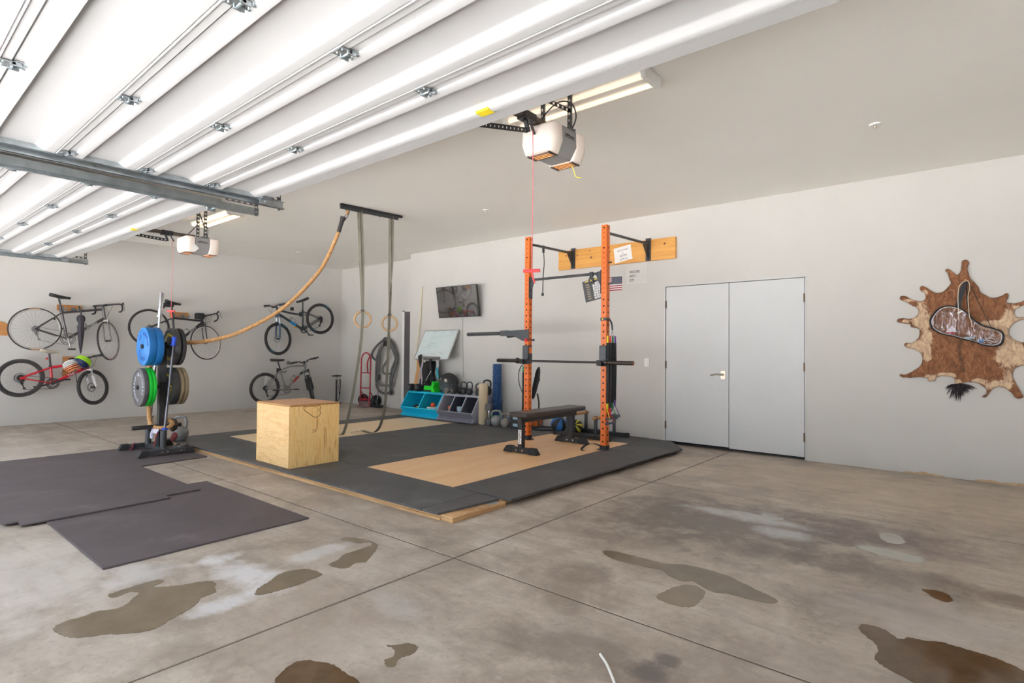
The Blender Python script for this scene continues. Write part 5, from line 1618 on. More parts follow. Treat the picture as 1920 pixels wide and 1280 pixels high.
BAG = [(-0.377,1.597),(-0.36,1.63),(-0.339,1.663),(-0.307,1.695),(-0.264,1.71),(-0.223,1.711),(-0.171,1.695),(-0.13,1.667),(-0.09,1.627),(-0.06,1.587),(-0.03,1.55),(0.009,1.52),(0.048,1.5),(0.087,1.486),(0.126,1.466),(0.159,1.44),(0.17,1.409),(0.163,1.365),(0.149,1.333),(0.115,1.317),(0.077,1.317),(0.018,1.33),(-0.056,1.363),(-0.131,1.386),(-0.208,1.416),(-0.276,1.434),(-0.318,1.454),(-0.361,1.488),(-0.38,1.529),(-0.385,1.57)]
BGY = 7.03
bg = thing('clear_bag', (-0.11, BGY, 1.32), 'clear plastic sling bag with black edging hung on the hide', 'bag')
bpth = smooth_path([(x, BGY, z) for x, z in BAG], 3, True)
piping = mat('black_piping', (34, 32, 36), 0.6, var=0.1)
MB().tube(bpth, 0.0085, 8, closed=True).build('piping', piping, bg)
MB().tube([p + V((0, 0.030, 0)) for p in bpth], 0.0075, 8, closed=True).build('back_piping', piping, bg)
ctr = V((-0.11, BGY, 1.50))
inner_p = [ctr + (p - ctr) * 0.955 + V((0, -0.004, 0)) for p in bpth]
MB().tube(inner_p, 0.0028, 6, closed=True).build('white_binding', mat('binding_white', (232, 228, 230), 0.5), bg)
clear = NT('clear_plastic_film')
mixs = clear.n('MixShader')
trn = clear.n('BsdfTransparent')
trn.inputs[0].default_value = (0.93, 0.91, 0.93, 1)
gls = clear.n('BsdfGlossy')
gls.inputs['Color'].default_value = (0.96, 0.93, 1.0, 1)
gls.inputs['Roughness'].default_value = 0.10
_v = clear.coord((1, 1, 1), (0, 0.5, 0))
nzf = clear.noise(clear.coord((9, 1, 2.4), (0, 0.55, 0)), 4.0, 4, 0.6, 1.4)
bmp = clear.n('Bump')
bmp.inputs['Strength'].default_value = 1.0
bmp.inputs['Distance'].default_value = 0.02
clear.l(nzf, bmp.inputs['Height'])
clear.l(bmp.outputs[0], gls.inputs['Normal'])
clear.l(clear.ramp(nzf, [(0.46, 0.05), (0.58, 0.22), (0.68, 0.75)]), mixs.inputs[0])
clear.l(trn.outputs[0], mixs.inputs[1])
clear.l(gls.outputs[0], mixs.inputs[2])
clear.l(mixs.outputs[0], clear.t.nodes['Material Output'].inputs['Surface'])
fp = [V((p.x, p.z)) for p in bpth]
FP = [(p.x, p.y) for p in fp]
gp_ = list(fp)
zz = 1.31
while zz < 1.72:
    xx = -0.40
    while xx < 0.18:
        if inside(xx, zz, FP) and edge_dist(xx, zz, FP) > 0.006:
            gp_.append(V((xx, zz)))
        xx += 0.012
    zz += 0.012
nb = len(fp)
r2 = delaunay_2d_cdt(gp_, [(i, (i + 1) % nb) for i in range(nb)], [list(range(nb))], 1, 1e-6)
m = MB()
m.v = [V((p.x, BGY - 0.002 - 0.012 * min(1, edge_dist(p.x, p.y, FP) / 0.05) - 0.004 * noise.noise(V((p.x * 28, p.y * 9, 3))), p.y)) for p in r2[0]]
m.f = [tuple(f) for f in r2[2]]
m.build('front_film', clear.m, bg, smooth=180, fix=False)
gu = MB()
n = len(bpth)
gu.v = [p + V((0, 0.0, 0)) for p in bpth] + [p + V((0, 0.030, 0)) for p in bpth]
gu.f = [(i, (i + 1) % n, (i + 1) % n + n, i + n) for i in range(n)]
gu.build('gusset', piping, bg)
MB().ribbon(smooth_path([(-0.165, BGY, 1.695), (-0.15, BGY - 0.005, 1.78), (-0.125, BGY - 0.01, 1.88), (-0.106, BGY - 0.008, 1.945)], 5), 0.042, 0.004, V((1, 0, -0.3))).build('sling_strap', piping, bg, smooth=30)
MB().tube(smooth_path([(-0.075, BGY, 1.61), (-0.092, BGY - 0.003, 1.72), (-0.098, BGY - 0.006, 1.84), (-0.104, BGY - 0.008, 1.945)], 5), 0.0055, 6).build('sling_cord', piping, bg)
MB().tube(smooth_path([(-0.100, BGY - 0.008, 1.945), (-0.07, BGY - 0.004, 1.90), (0.0, BGY, 1.71), (0.085, BGY, 1.487)], 5), 0.0030, 6).build('sling_cord', piping, bg)
MB().tube(smooth_path([(-0.162, BGY - 0.016, 1.57), (-0.163, BGY - 0.016, 1.69), (-0.165, BGY - 0.012, 1.80), (-0.155, BGY - 0.012, 1.90), (-0.12, BGY - 0.014, 1.945), (-0.095, BGY - 0.014, 1.955), (-0.08, BGY - 0.012, 1.93), (-0.075, BGY - 0.012, 1.88), (-0.088, BGY - 0.012, 1.80), (-0.085, BGY - 0.014, 1.70), (-0.078, BGY - 0.016, 1.60), (-0.062, BGY - 0.016, 1.545), (-0.06, BGY - 0.016, 1.50)], 4), 0.0032, 6).build('drawstring', mat('cream_cord', (230, 218, 196), 0.7), bg)
MB().obox((-0.150, BGY - 0.015, 1.648), (V((0.85, 0, 0.5)).normalized(), V((-0.5, 0, 0.85)).normalized(), Y), (0.024, 0.008, 0.0015)).build('size_tag', paper, bg, smooth=0)
MB().tube([(-0.106, WY - 0.02, 1.955), (-0.106, BGY - 0.02, 1.953), (-0.106, BGY - 0.026, 1.968)], 0.005, 8).build('wall_peg', pine, bg)
bc = 'things inside the clear bag'
tag(MB().lathe([(0, -0.004), (0.022, -0.004), (0.024, 0), (0.022, 0.004), (0, 0.004)], (0.004, BGY + 0.006, 1.365), Y, 22).build('blue_disc', mat('disc_blue', (14, 124, 200), 0.4)), 'round blue disc inside the clear bag', 'disc', bc)
tag(MB().ribbon(smooth_path([(-0.255, BGY + 0.008, 1.444), (-0.235, BGY + 0.004, 1.448), (-0.215, BGY + 0.008, 1.440), (-0.19, BGY + 0.006, 1.438)], 4), 0.014, 0.003, Z).build('red_ribbon', mat('ribbon_red', (214, 54, 62), 0.6)), 'red ribbon lying low inside the clear bag', 'ribbon', bc)
tag(MB().obox((-0.080, BGY + 0.008, 1.395), (V((0.98, 0, 0.03)).normalized(), Z, Y), (0.040, 0.010, 0.003)).build('pale_case', lbm, bevel=0.002), 'pale blue flat case inside the clear bag', 'case', bc)
w = MB()
for q in ([(0.035, 1.395), (0.06, 1.388), (0.085, 1.392), (0.11, 1.375)], [(0.03, 1.37), (0.05, 1.372), (0.06, 1.352), (0.085, 1.342)], [(0.04, 1.39), (0.055, 1.372), (0.08, 1.365), (0.10, 1.352), (0.115, 1.36)]):
    w.ribbon(smooth_path([(x, BGY + 0.004 + 0.003 * k, z) for k, (x, z) in enumerate(q)], 4), 0.012, 0.002, V((0, 1, 0.6)))
tag(w.build('white_lace', paper, smooth=30), 'tangle of white laces at the narrow end of the clear bag', 'lace', bc)
tag(MB().prism([(-0.265, BGY + 0.012, 1.452), (-0.175, BGY + 0.012, 1.455), (-0.21, BGY + 0.012, 1.525)], (0, 0.003, 0)).build('white_card', mat('card_white', (224, 216, 222), 0.5), smooth=0), 'white triangular card corner inside the clear bag', 'card', bc)
# ------------------------------------------------------------------ ceiling bar, gymnastic rings, climbing rope
br = thing('ceiling_bar', (-6.30, 4.55, 3.05), 'black steel bar fixed under the ceiling carrying rings and rope', 'bar')
MB().bar((-6.345, 4.07, CH - 0.016), (-6.255, 5.00, CH - 0.016), 0.042, 0.032).build('channel', black_metal, br, bevel=0.002, smooth=0)
MB().bar((-6.345, 4.07, CH - 0.052), (-6.262, 4.94, CH - 0.052), 0.030, 0.034).build('lower_bar', dark_steel, br, bevel=0.003, smooth=0)
fbm = MB()
for y in (4.15, 4.40, 4.65, 4.86):
    x = -6.345 + 0.09 * (y - 4.07) / 0.93
    fbm.cyl((x, y, CH - 0.08), (x, y, CH - 0.03), 0.008, 8)
fbm.build('bolt', galv_dk, br)
olive = mat('olive_webbing', (116, 112, 98), 0.75, var=0.06, scale=40, stretch=(1, 1, 0.2))
ringwood = wood('ring_birch', (172, 136, 96), (206, 172, 130), (2, 2, 2), 6, 0.45)
for (sx, sy), tail, lab in (((-6.318, 4.35), [(-6.36, 4.42, 1.30), (-6.44, 4.42, 0.95), (-6.53, 4.42, 0.60), (-6.62, 4.41, 0.28), (-6.68, 4.40, 0.12), (-6.72, 4.39, 0.066), (-6.80, 4.36, 0.062)], 'wooden gymnastic ring on an olive strap, the one nearer the climbing rope'),
                            ((-6.272, 4.83), [(-6.34, 4.86, 1.30), (-6.36, 4.86, 0.90), (-6.38, 4.85, 0.50), (-6.42, 4.82, 0.22), (-6.48, 4.79, 0.10), (-6.56, 4.74, 0.068), (-6.66, 4.67, 0.090), (-6.74, 4.62, 0.074), (-6.80, 4.58, 0.061)], 'wooden gymnastic ring on an olive strap, the one nearer the grey hose')):
    rx, ry = (-6.340, 4.43) if sy < 4.6 else (-6.325, 4.865)
    t = thing('gymnastic_ring', (rx, ry, 1.50), lab, 'gymnastic ring', 'gymnastic rings under the ceiling bar')
    nd = V((0.80, -0.60, 0.0)) if sy < 4.6 else V((0.62, -0.78, 0.0))
    zc = 1.635 if sy < 4.6 else 1.600
    MB().torus((rx, ry, zc), nd, 0.104, 0.0150, 48, 12).build('ring', ringwood, t)
    wdir = V((0.75, 0.66, 0))
    top = V((sx, sy, CH - 0.072))
    s = MB()
    off = V((0.50, 0.86, 0)) * 0.017
    rg = V((rx, ry, zc + 0.105))
    nd2 = V((nd.x, nd.y, 0)).normalized()
    s.ribbon(smooth_path([top - off, (top * 0.5 + rg * 0.5) - off * 0.8, rg - nd2 * 0.017], 4), 0.036, 0.003, [wdir + V((0.1 * k, 0, 0)) for k in range(9)])
    tw = [V((0.75 - 0.12 * k, 0.66 - 0.15 * k, 0)) for k in range(9)] if sy > 4.6 else [wdir] * 9
    s.ribbon(smooth_path([top + off, (top * 0.5 + rg * 0.5) + off * 1.3, rg + nd2 * 0.017], 4), 0.036, 0.003, tw)
    s.ribbon([top - off, top - off + Z * 0.062, top + off + Z * 0.062, top + off], 0.036, 0.003, wdir)
    s.ribbon([rg - nd2 * 0.017, rg - nd2 * 0.019 - Z * 0.022, rg + nd2 * 0.019 - Z * 0.022, rg + nd2 * 0.017], 0.036, 0.003, nd2.cross(Z))
    s.build('strap_loop', olive, t, smooth=30)
    MB().obox(rg + Z * 0.012 + nd2 * 0.006, (nd2.cross(Z), nd2, Z), (0.024, 0.020, 0.012)).build('buckle', black_metal, t, bevel=0.002)
    tp = smooth_path([rg + nd2 * 0.022, rg + nd2 * 0.024 - Z * 0.12] + [V(q) for q in tail], 5)
    MB().ribbon(tp, 0.037, 0.0025, V((0.65, 0.76, 0)) if sy < 4.6 else V((0.4, 0.9, 0.1))).build('strap_tail', olive, t, smooth=30)


def twisted_rope(path, r, name, m, parent, turns_per_m=9.0):
    b = MB()
    pts = [V(p) for p in path]
    n = len(pts)
    T = [(pts[min(i + 1, n - 1)] - pts[max(i - 1, 0)]).normalized() for i in range(n)]
    a, c = frame(T[0])
    L = 0.0
    for i in range(n):
        if i:
            q = T[i - 1].rotation_difference(T[i])
            a, c = q @ a, q @ c
            L += (pts[i] - pts[i - 1]).length
        for k in range(18):
            t = 2 * pi * k / 18
            rr = r * (0.84 + 0.20 * abs(cos(1.5 * (t + 2 * pi * turns_per_m * L / 1.0))))
            b.v.append(pts[i] + (a * cos(t) + c * sin(t)) * rr)
    for i in range(n - 1):
        for k in range(18):
            l = (k + 1) % 18
            b.f.append((i * 18 + k, i * 18 + l, (i + 1) * 18 + l, (i + 1) * 18 + k))
    b.f.append(tuple(range(17, -1, -1)))
    b.f.append(tuple((n - 1) * 18 + k for k in range(18)))
    return b.build(name, m, parent, smooth=60)


def resample(path, step):
    path = [V(p) for p in path]
    out = [path[0]]
    acc = 0
    for a, b in zip(path, path[1:]):
        L = (b - a).length
        d = step - acc
        while d <= L:
            out.append(a + (b - a) * (d / L))
            d += step
        acc = (acc + L) % step
    out.append(path[-1])
    return out


rope = thing('climbing_rope', (-6.345, 4.19, 2.9), 'thick tan climbing rope swagged from the ceiling bar to the weight tree', 'rope')
manila = mat('manila_rope', (196, 150, 100), 0.85, var=0.14, scale=40, bump=0.35, bscale=220)
top = V((-6.335, 4.19, CH - 0.065))
MB().tube(smooth_path([top + V((0, 0, 0)), top + V((-0.03, -0.03, -0.07)), top + V((-0.055, -0.045, -0.14)), top + V((-0.065, -0.055, -0.18)), top + V((-0.045, -0.05, -0.165)), top + V((-0.005, -0.02, -0.10)), top + V((0.01, 0.0, -0.03)), top], 5), 0.0045, 6).build('wire_loop', black_metal, rope)
MB().tube([top + V((-0.005, -0.01, 0.0)), top + V((-0.012, -0.012, -0.035)), top + V((-0.02, -0.02, -0.065))], [0.012, 0.018, 0.011], 10).build('lashing', manila, rope)
RP = [(-6.400,4.140,2.935),(-6.435,4.11,2.775),(-6.51,4.041,2.52),(-6.584,3.936,2.255),(-6.732,3.726,1.933),(-6.877,3.52,1.698),(-7.02,3.316,1.536),(-7.161,3.116,1.411),(-7.3,2.919,1.334),(-7.437,2.765,1.301),(-7.50,2.60,1.292)]
MB().tube([RP[0], V(RP[0]) * 0.5 + V(RP[1]) * 0.5, V(RP[1]) + (V(RP[1]) - V(RP[0])) * 0.05], [0.030, 0.026, 0.027], 14).lathe([(0.0, 0.0), (0.034, 0.0), (0.036, 0.03), (0.027, 0.05)], V(RP[0]) + V((0.008, 0.006, 0.035)), V(RP[1]) - V(RP[0]), 14).build('rope_sleeve', mat('heat_shrink', (58, 54, 58), 0.45), rope)
sw_ = smooth_path(RP, 8)[7:]
lowp = smooth_path([(-7.50, 2.60, 1.292), (-7.54, 2.46, 1.26), (-7.555, 2.36, 1.15), (-7.55, 2.31, 1.0), (-7.545, 2.28, 0.85), (-7.54, 2.29, 0.65), (-7.535, 2.305, 0.50), (-7.53, 2.31, 0.40), (-7.48, 2.315, 0.325), (-7.40, 2.345, 0.290), (-7.345, 2.40, 0.290), (-7.325, 2.455, 0.300), (-7.37, 2.50, 0.335), (-7.46, 2.495, 0.355), (-7.51, 2.46, 0.36), (-7.52, 2.42, 0.35)], 8)
twisted_rope(resample(sw_ + lowp[1:], 0.0085), 0.0245, 'rope_line', manila, rope, 10)

# ------------------------------------------------------------------ weight tree
TX, TY0 = -7.44, 2.405
tree = thing('weight_tree', (TX, TY0, 0.0125), 'black weight tree loaded with bumper plates beside the platform', 'weight tree')
F0 = 0.0125
MB().box(TX - 0.036, TX + 0.036, TY0 - 0.036, TY0 + 0.036, F0 + 0.03, 1.30).build('post', black_metal, tree, bevel=0.004)
MB().prism([(TX - 0.036, TY0 - 0.04, 1.02), (TX - 0.036, TY0 + 0.04, 1.02), (TX - 0.036, TY0 + 0.036, 0.82), (TX - 0.036, TY0 - 0.036, 0.82)], (0.074, 0, 0)).build('gusset', dark_steel, tree, bevel=0.002)
for xx in (-7.10, -7.78):
    MB().box(xx - 0.028, xx + 0.028, 2.12, 2.60, F0 + 0.012, F0 + 0.066).build('foot', dark_steel, tree, bevel=0.004)
    for yy, s in ((2.12, -1), (2.60, 1)):
        MB().prism([(xx - 0.033, yy - s * 0.05, F0), (xx - 0.033, yy + s * 0.05, F0), (xx - 0.033, yy + s * 0.05, F0 + 0.012), (xx - 0.033, yy + s * 0.018, F0 + 0.072), (xx - 0.033, yy - s * 0.05, F0 + 0.072)], (0.066, 0, 0)).build('foot_cap', rubber, tree, bevel=0.004)
fb = MB()
for yy in (2.30, 2.36, 2.50):
    fb.cyl((-7.10 + 0.026, yy, F0 + 0.04), (-7.10 + 0.034, yy, F0 + 0.04), 0.011, 6)
fb.build('bolt', steel, tree)
MB().box(-7.78, -7.10, TY0 - 0.075, TY0 - 0.02, F0 + 0.02, F0 + 0.075).build('cross_rail', dark_steel, tree, bevel=0.004)
for xx, yy in ((-7.62, 2.33), (-7.17, 2.345)):
    MB().lathe([(0.030, 0.0), (0.0325, 0.0), (0.0325, 0.20), (0.028, 0.20), (0.028, 0.02)], (xx, yy, F0 + 0.07), Z, 20, caps=False).build('bar_holder', dark_steel, tree)
for z in (1.243, 0.771, 0.303):
    MB().cyl((TX, TY0 - (0.225 if z > 1 else 0.266 if z > 0.5 else 0.295), z), (TX, TY0 + 0.215, z), 0.0245, 20).build('peg', black_metal, tree)


def arc_text(s, r, a0, c, m, parent, size, step, flip=False):
    """letters round a circle in a plate face looking towards +y; a0 in degrees clockwise from the top"""
    b = MB()
    n = len(s)
    for i, chx in enumerate(s):
        a = radians(a0 + (i - (n - 1) / 2) * step * (-1 if flip else 1))
        up = V((sin(a), 0, cos(a)))
        tg_ = V((cos(a), 0, -sin(a)))
        if flip:
            up, tg_ = -up, -tg_
        rad = V((sin(a), 0, cos(a)))
        if chx != ' ':
            text(chx, size, V(c) + rad * r, tg_, up, None, b, bold=0.0022)
    return b.build('lettering', m, parent, smooth=0)


def plate(y0, th, z, label, m, txt=None, tm=None, r=0.2235, group='bumper plates on the weight tree'):
    t = thing('bumper_plate', (TX, y0, z - r), label, 'weight plate', group)
    c = (TX, y0, z + 0.001)
    MB().lathe([(0.0258, 0.004), (0.052, 0.0035), (0.055, 0.0045), (0.100, 0.0045), (0.104, 0.0065), (0.186, 0.0065), (0.192, 0.0), (0.214, 0.0), (r - 0.002, 0.004), (r, 0.010), (r, th - 0.010), (r - 0.002, th - 0.004), (0.214, th), (0.192, th), (0.186, th - 0.0065), (0.104, th - 0.0065), (0.100, th - 0.0045), (0.055, th - 0.004), (0.0258, th - 0.004)], c, Y, 56, caps=False).build('disc', m, t, smooth=35)
    MB().lathe([(0.0256, 0.003), (0.030, 0.003), (0.030, th - 0.003), (0.0256, th - 0.003), (0.0256, 0.003)], c, Y, 28, caps=False).build('hub', steel, t)
    if txt:
        for s, a0, size, step, flip in txt:
            arc_text(s, 0.146, a0, (TX, y0 + 0.0055, z + 0.001), tm, t, size, step, flip)
    return t


pb_blue = mat('plate_blue', (26, 108, 178), 0.5, var=0.05, scale=14)
pb_dark = mat('plate_blue_letter', (22, 78, 150), 0.5)
pb_black = mat('plate_black', (62, 61, 62), 0.55, var=0.06, scale=14)
pb_green = mat('plate_green', (18, 192, 52), 0.45, var=0.03, scale=10)
pb_tan = mat('plate_tan', (134, 118, 92), 0.55, var=0.04, scale=14)
pb_grey = mat('plate_grey_face', (84, 82, 85), 0.55, var=0.06, scale=14)
y_let = mat('plate_yellow_letter', (228, 206, 52), 0.5)
g_let = mat('plate_grey_letter', (170, 174, 184), 0.5)
ZU, ZL = 1.243 - 0.0008, 0.771 - 0.0008
plate(2.198, 0.080, ZU, 'blue bumper plate at the outer left end of the upper peg', pb_blue, [('45', -45, 0.062, 20, False), ('BUMPER', 40, 0.056, 17, False), ('BUMPER', 205, 0.056, 17, False)], pb_dark)
plate(2.280, 0.077, ZU, 'blue bumper plate next to the post on the upper peg', pb_blue)
plate(2.158, 0.052, ZL, 'dark grey bumper plate at the outer left end of the middle peg', pb_grey, [('25 LB', -30, 0.05, 16, False), ('FITNESS', 70, 0.05, 16, False), ('FITNESS', 235, 0.05, 16, False)], g_let)
plate(2.212, 0.038, ZL, 'bright green bumper plate, outer one of the two on the middle peg', pb_green)
plate(2.252, 0.038, ZL, 'bright green bumper plate, the one next to the post', pb_green)
yt = [('onefit', 30, 0.058, 14, False), ('45', 95, 0.058, 15, False), ('onefit', 150, 0.058, 14, False), ('45', 270, 0.058, 15, False), ('wear', 225, 0.058, 14, False), ('onefit', 330, 0.058, 14, False)]
plate(2.468, 0.068, ZU, 'black bumper plate with yellow letters on the upper peg right of the post', pb_black, yt, y_let)
plate(2.550, 0.042, ZU, 'black bumper plate at the outer right end of the upper peg', mat('plate_black_dull', (48, 46, 48), 0.6, var=0.06), None, None, 0.224)
plate(2.446, 0.088, ZL, 'black bumper plate with yellow letters on the middle peg right of the post', pb_black, yt, y_let)
plate(2.536, 0.044, ZL, 'tan bumper plate, inner one of the two on the middle peg', pb_tan)
plate(2.582, 0.044, ZL, 'tan bumper plate at the outer right end of the middle peg', pb_tan)
for yy, th, r, lab in ((2.515, 0.030, 0.080, 'small brown iron plate on the lowest peg of the weight tree'), (2.547, 0.022, 0.062, 'smallest black iron plate on the lowest peg of the weight tree')):
    t = thing('iron_plate', (TX, yy, 0.303 - r), lab, 'weight plate', 'small plates on the lowest peg')
    MB().lathe([(0.0258, 0.002), (0.05, 0.002), (r * 0.85, 0.004), (r * 0.9, 0), (r, 0.004), (r, th - 0.004), (r * 0.9, th), (0.0258, th)], (TX, yy, 0.3035), Y, 36, caps=False).build('disc', mat('iron_brown', (92, 76, 66), 0.55, 0.2, var=0.1), t)

cbar = thing('barbell', (-7.62, 2.33, F0 + 0.085), 'chrome barbell standing upright in the rear holder of the weight tree', 'barbell')
A0, A1 = V((-7.622, 2.332, F0 + 0.095)), V((-7.562, 2.425, 1.895))
ad = (A1 - A0).normalized()
LL = (A1 - A0).length
MB().cyl(A0 + ad * 0.28, A1 - ad * 0.30, 0.0142, 16).build('shaft', chrome, cbar)
MB().lathe([(0, 0), (0.023, 0.0), (0.0248, 0.003), (0.0248, 0.29)], A0, ad, 20).lathe([(0.0248, 0.285), (0.037, 0.29), (0.037, 0.305), (0.0142, 0.315)], A0, ad, 20).build('sleeve', chrome, cbar)
MB().lathe([(0.0142, -0.30), (0.037, -0.295), (0.037, -0.28), (0.025, -0.275), (0.0252, -0.003), (0.023, 0), (0, 0)], A1, ad, 20).build('sleeve', chrome, cbar)
eb = thing('bar', (-7.17, 2.345, F0 + 0.08), 'slim dark steel bar with blue end cups standing in the front holder', 'bar')
E0, E1 = V((-7.172, 2.343, F0 + 0.10)), V((-7.245, 2.462, 1.352))
ed = (E1 - E0).normalized()
MB().cyl(E0, E1 - ed * 0.04, 0.0135, 14).build('shaft', mat('shaft_grey', (104, 104, 112), 0.3, 0.7), eb)
cup = mat('cup_blue', (34, 76, 206), 0.35)
MB().lathe([(0.0142, -0.10), (0.034, -0.098), (0.034, -0.090), (0.0235, -0.088), (0.0245, 0.0), (0.022, 0.006), (0, 0.007)], E1, ed, 20).build('end_cup', cup, eb)
MB().lathe([(0.0142, 0.175), (0.034, 0.177), (0.036, 0.190), (0.026, 0.196), (0.0142, 0.198)], E0, ed, 20).build('end_cup', cup, eb)
# wrist wraps on the foot of the tree
for q, lab in (([(-7.74, 2.26, 0.10), (-7.735, 2.215, 0.085), (-7.72, 2.20, 0.035), (-7.71, 2.17, 0.018)], 'striped wrist wrap lying on the far foot of the weight tree'),
               ([(-7.25, 2.318, 0.27), (-7.255, 2.30, 0.20), (-7.27, 2.295, 0.13), (-7.29, 2.29, 0.095)], 'striped wrist wrap hanging beside the front bar holder')):
    t = thing('wrist_wrap', q[-1], lab, 'wrist wrap', 'striped wrist wraps')
    P = smooth_path(q, 4)
    for k, col in enumerate(('flag_navy2', 'card_white', 'ribbon_red')):
        cm = {'flag_navy2': mat('wrap_navy', (62, 62, 150), 0.8), 'card_white': paper, 'ribbon_red': mat('ribbon_red', (214, 54, 62), 0.6)}[col]
        d = V((0.8, -0.55, 0)) * (0.020 * (k - 1))
        MB().ribbon([p + d for p in P], 0.020, 0.004, V((0.8, -0.55, 0))).build('stripe', cm, t, smooth=30)
tag(MB().ribbon(smooth_path([(-7.50, 2.33, 0.262), (-7.46, 2.315, 0.255), (-7.41, 2.315, 0.262), (-7.37, 2.33, 0.255), (-7.34, 2.35, 0.262)], 4), 0.05, 0.006, V((0.2, 0.4, 1))).tube(smooth_path([(-7.43, 2.31, 0.24), (-7.41, 2.30, 0.20), (-7.40, 2.305, 0.165)], 3), [0.018] * 6 + [0.006], 8).build('cleaning_cloth', mat('pale_lilac_cloth', (204, 202, 222), 0.85), smooth=40), 'pale cloth knotted on the lowest peg of the weight tree', 'cloth')
tag(MB().tube(smooth_path([(-7.20, 2.47, 0.24), (-7.18, 2.46, 0.20), (-7.19, 2.44, 0.15)], 4), [0.020, 0.026, 0.03, 0.032, 0.034, 0.032, 0.030, 0.026, 0.016], 10).build('red_pouch', mat('pouch_red', (120, 50, 54), 0.7, var=0.2)), 'dark red pouch hanging behind the front bar holder', 'pouch')
tag(MB().lathe([(0, 0), (0.03, 0.0), (0.075, 0.03), (0.07, 0.075), (0.03, 0.10), (0, 0.102)], (-7.24, 2.55, F0), Z, 18).build('chrome_weight', mat('dull_chrome', (120, 118, 116), 0.3, 0.7, var=0.15, scale=20)), 'dull chrome weight lying inside the frame of the weight tree', 'weight')

# ------------------------------------------------------------------ bicycles
BXP = -11.28
tyre_m = mat('tyre_rubber', (58, 55, 55), 0.75, var=0.1, scale=40, bump=0.15)
rim_silver = mat('rim_silver', (190, 186, 184), 0.4, 0.3)
rim_black = mat('rim_black', (52, 50, 50), 0.4, 0.3)
spoke_m = mat('spoke_steel', (170, 170, 170), 0.3, 0.8)
comp_b = mat('component_black', (54, 53, 55), 0.45, 0.3)
comp_s = mat('component_silver', (140, 138, 138), 0.35, 0.6)


def wheel(t, c, ax, r, tr, rim, disc, cass, name='wheel', deco=None, ns=28):
    c, ax = V(c), V(ax).normalized()
    w = MB().torus(c, ax, r - tr * 2.0, 0.010, 56, 8, sq=(0.0150, 0.0115)).build(name, rim, t)
    MB().torus(c, ax, r - tr, tr, 56, 12).build('tyre', tyre_m, w)
    a, b = frame(ax)
    sp = MB()
    for k in range(ns):
        th = 2 * pi * k / ns
        s = 1 if k % 2 else -1
        h = c + (a * cos(th + 0.35 * (1 if (k // 2) % 2 else -1)) + b * sin(th + 0.35 * (1 if (k // 2) % 2 else -1))) * 0.020 + ax * s * 0.022
        o = c + (a * cos(th) + b * sin(th)) * (r - tr * 2.0 - 0.008)
        sp.cyl(h, o, 0.0014, 4)
    sp.build('spokes', spoke_m, w)
    MB().lathe([(0.0, -0.055), (0.006, -0.055), (0.006, -0.035), (0.020, -0.032), (0.022, -0.022), (0.013, -0.015), (0.013, 0.015), (0.022, 0.022), (0.020, 0.032), (0.006, 0.035), (0.006, 0.055), (0, 0.055)], c, ax, 16).build('hub', comp_b, w)
    if cass:
        q = MB()
        sx = 1 if ax.x > 0 else -1
        for k in range(6):
            q.cyl(c + ax * sx * (0.026 + 0.004 * k), c + ax * sx * (0.028 + 0.004 * k), 0.052 - 0.0055 * k, 24)
        q.build('cassette', comp_s if cass == 1 else comp_b, w)
    if disc:
        d = MB().torus(c - ax * 0.03, ax, 0.068, 0.004, 36, 4, sq=(0.010, 0.0012))
        for k in range(5):
            th = 2 * pi * k / 5
            d.bar(c - ax * 0.03 + (a * cos(th) + b * sin(th)) * 0.018, c - ax * 0.03 + (a * cos(th + 0.3) + b * sin(th + 0.3)) * 0.062, 0.006, 0.002)
        d.build('brake_disc', steel, w)
    if deco:
        col, ang = deco
        for a_ in ang:
            m = MB()
            arc = [c + (a * cos(a_ + 0.05 * k) + b * sin(a_ + 0.05 * k)) * (r - tr * 1.15) + ax * (tr * 0.96 if ax.x > 0 else -tr * 0.96) for k in range(9)]
            m.ribbon(arc, tr * 0.8, 0.001, [(p - c).normalized() for p in arc])
            m.build('tyre_mark', col, w, smooth=0)
    return w


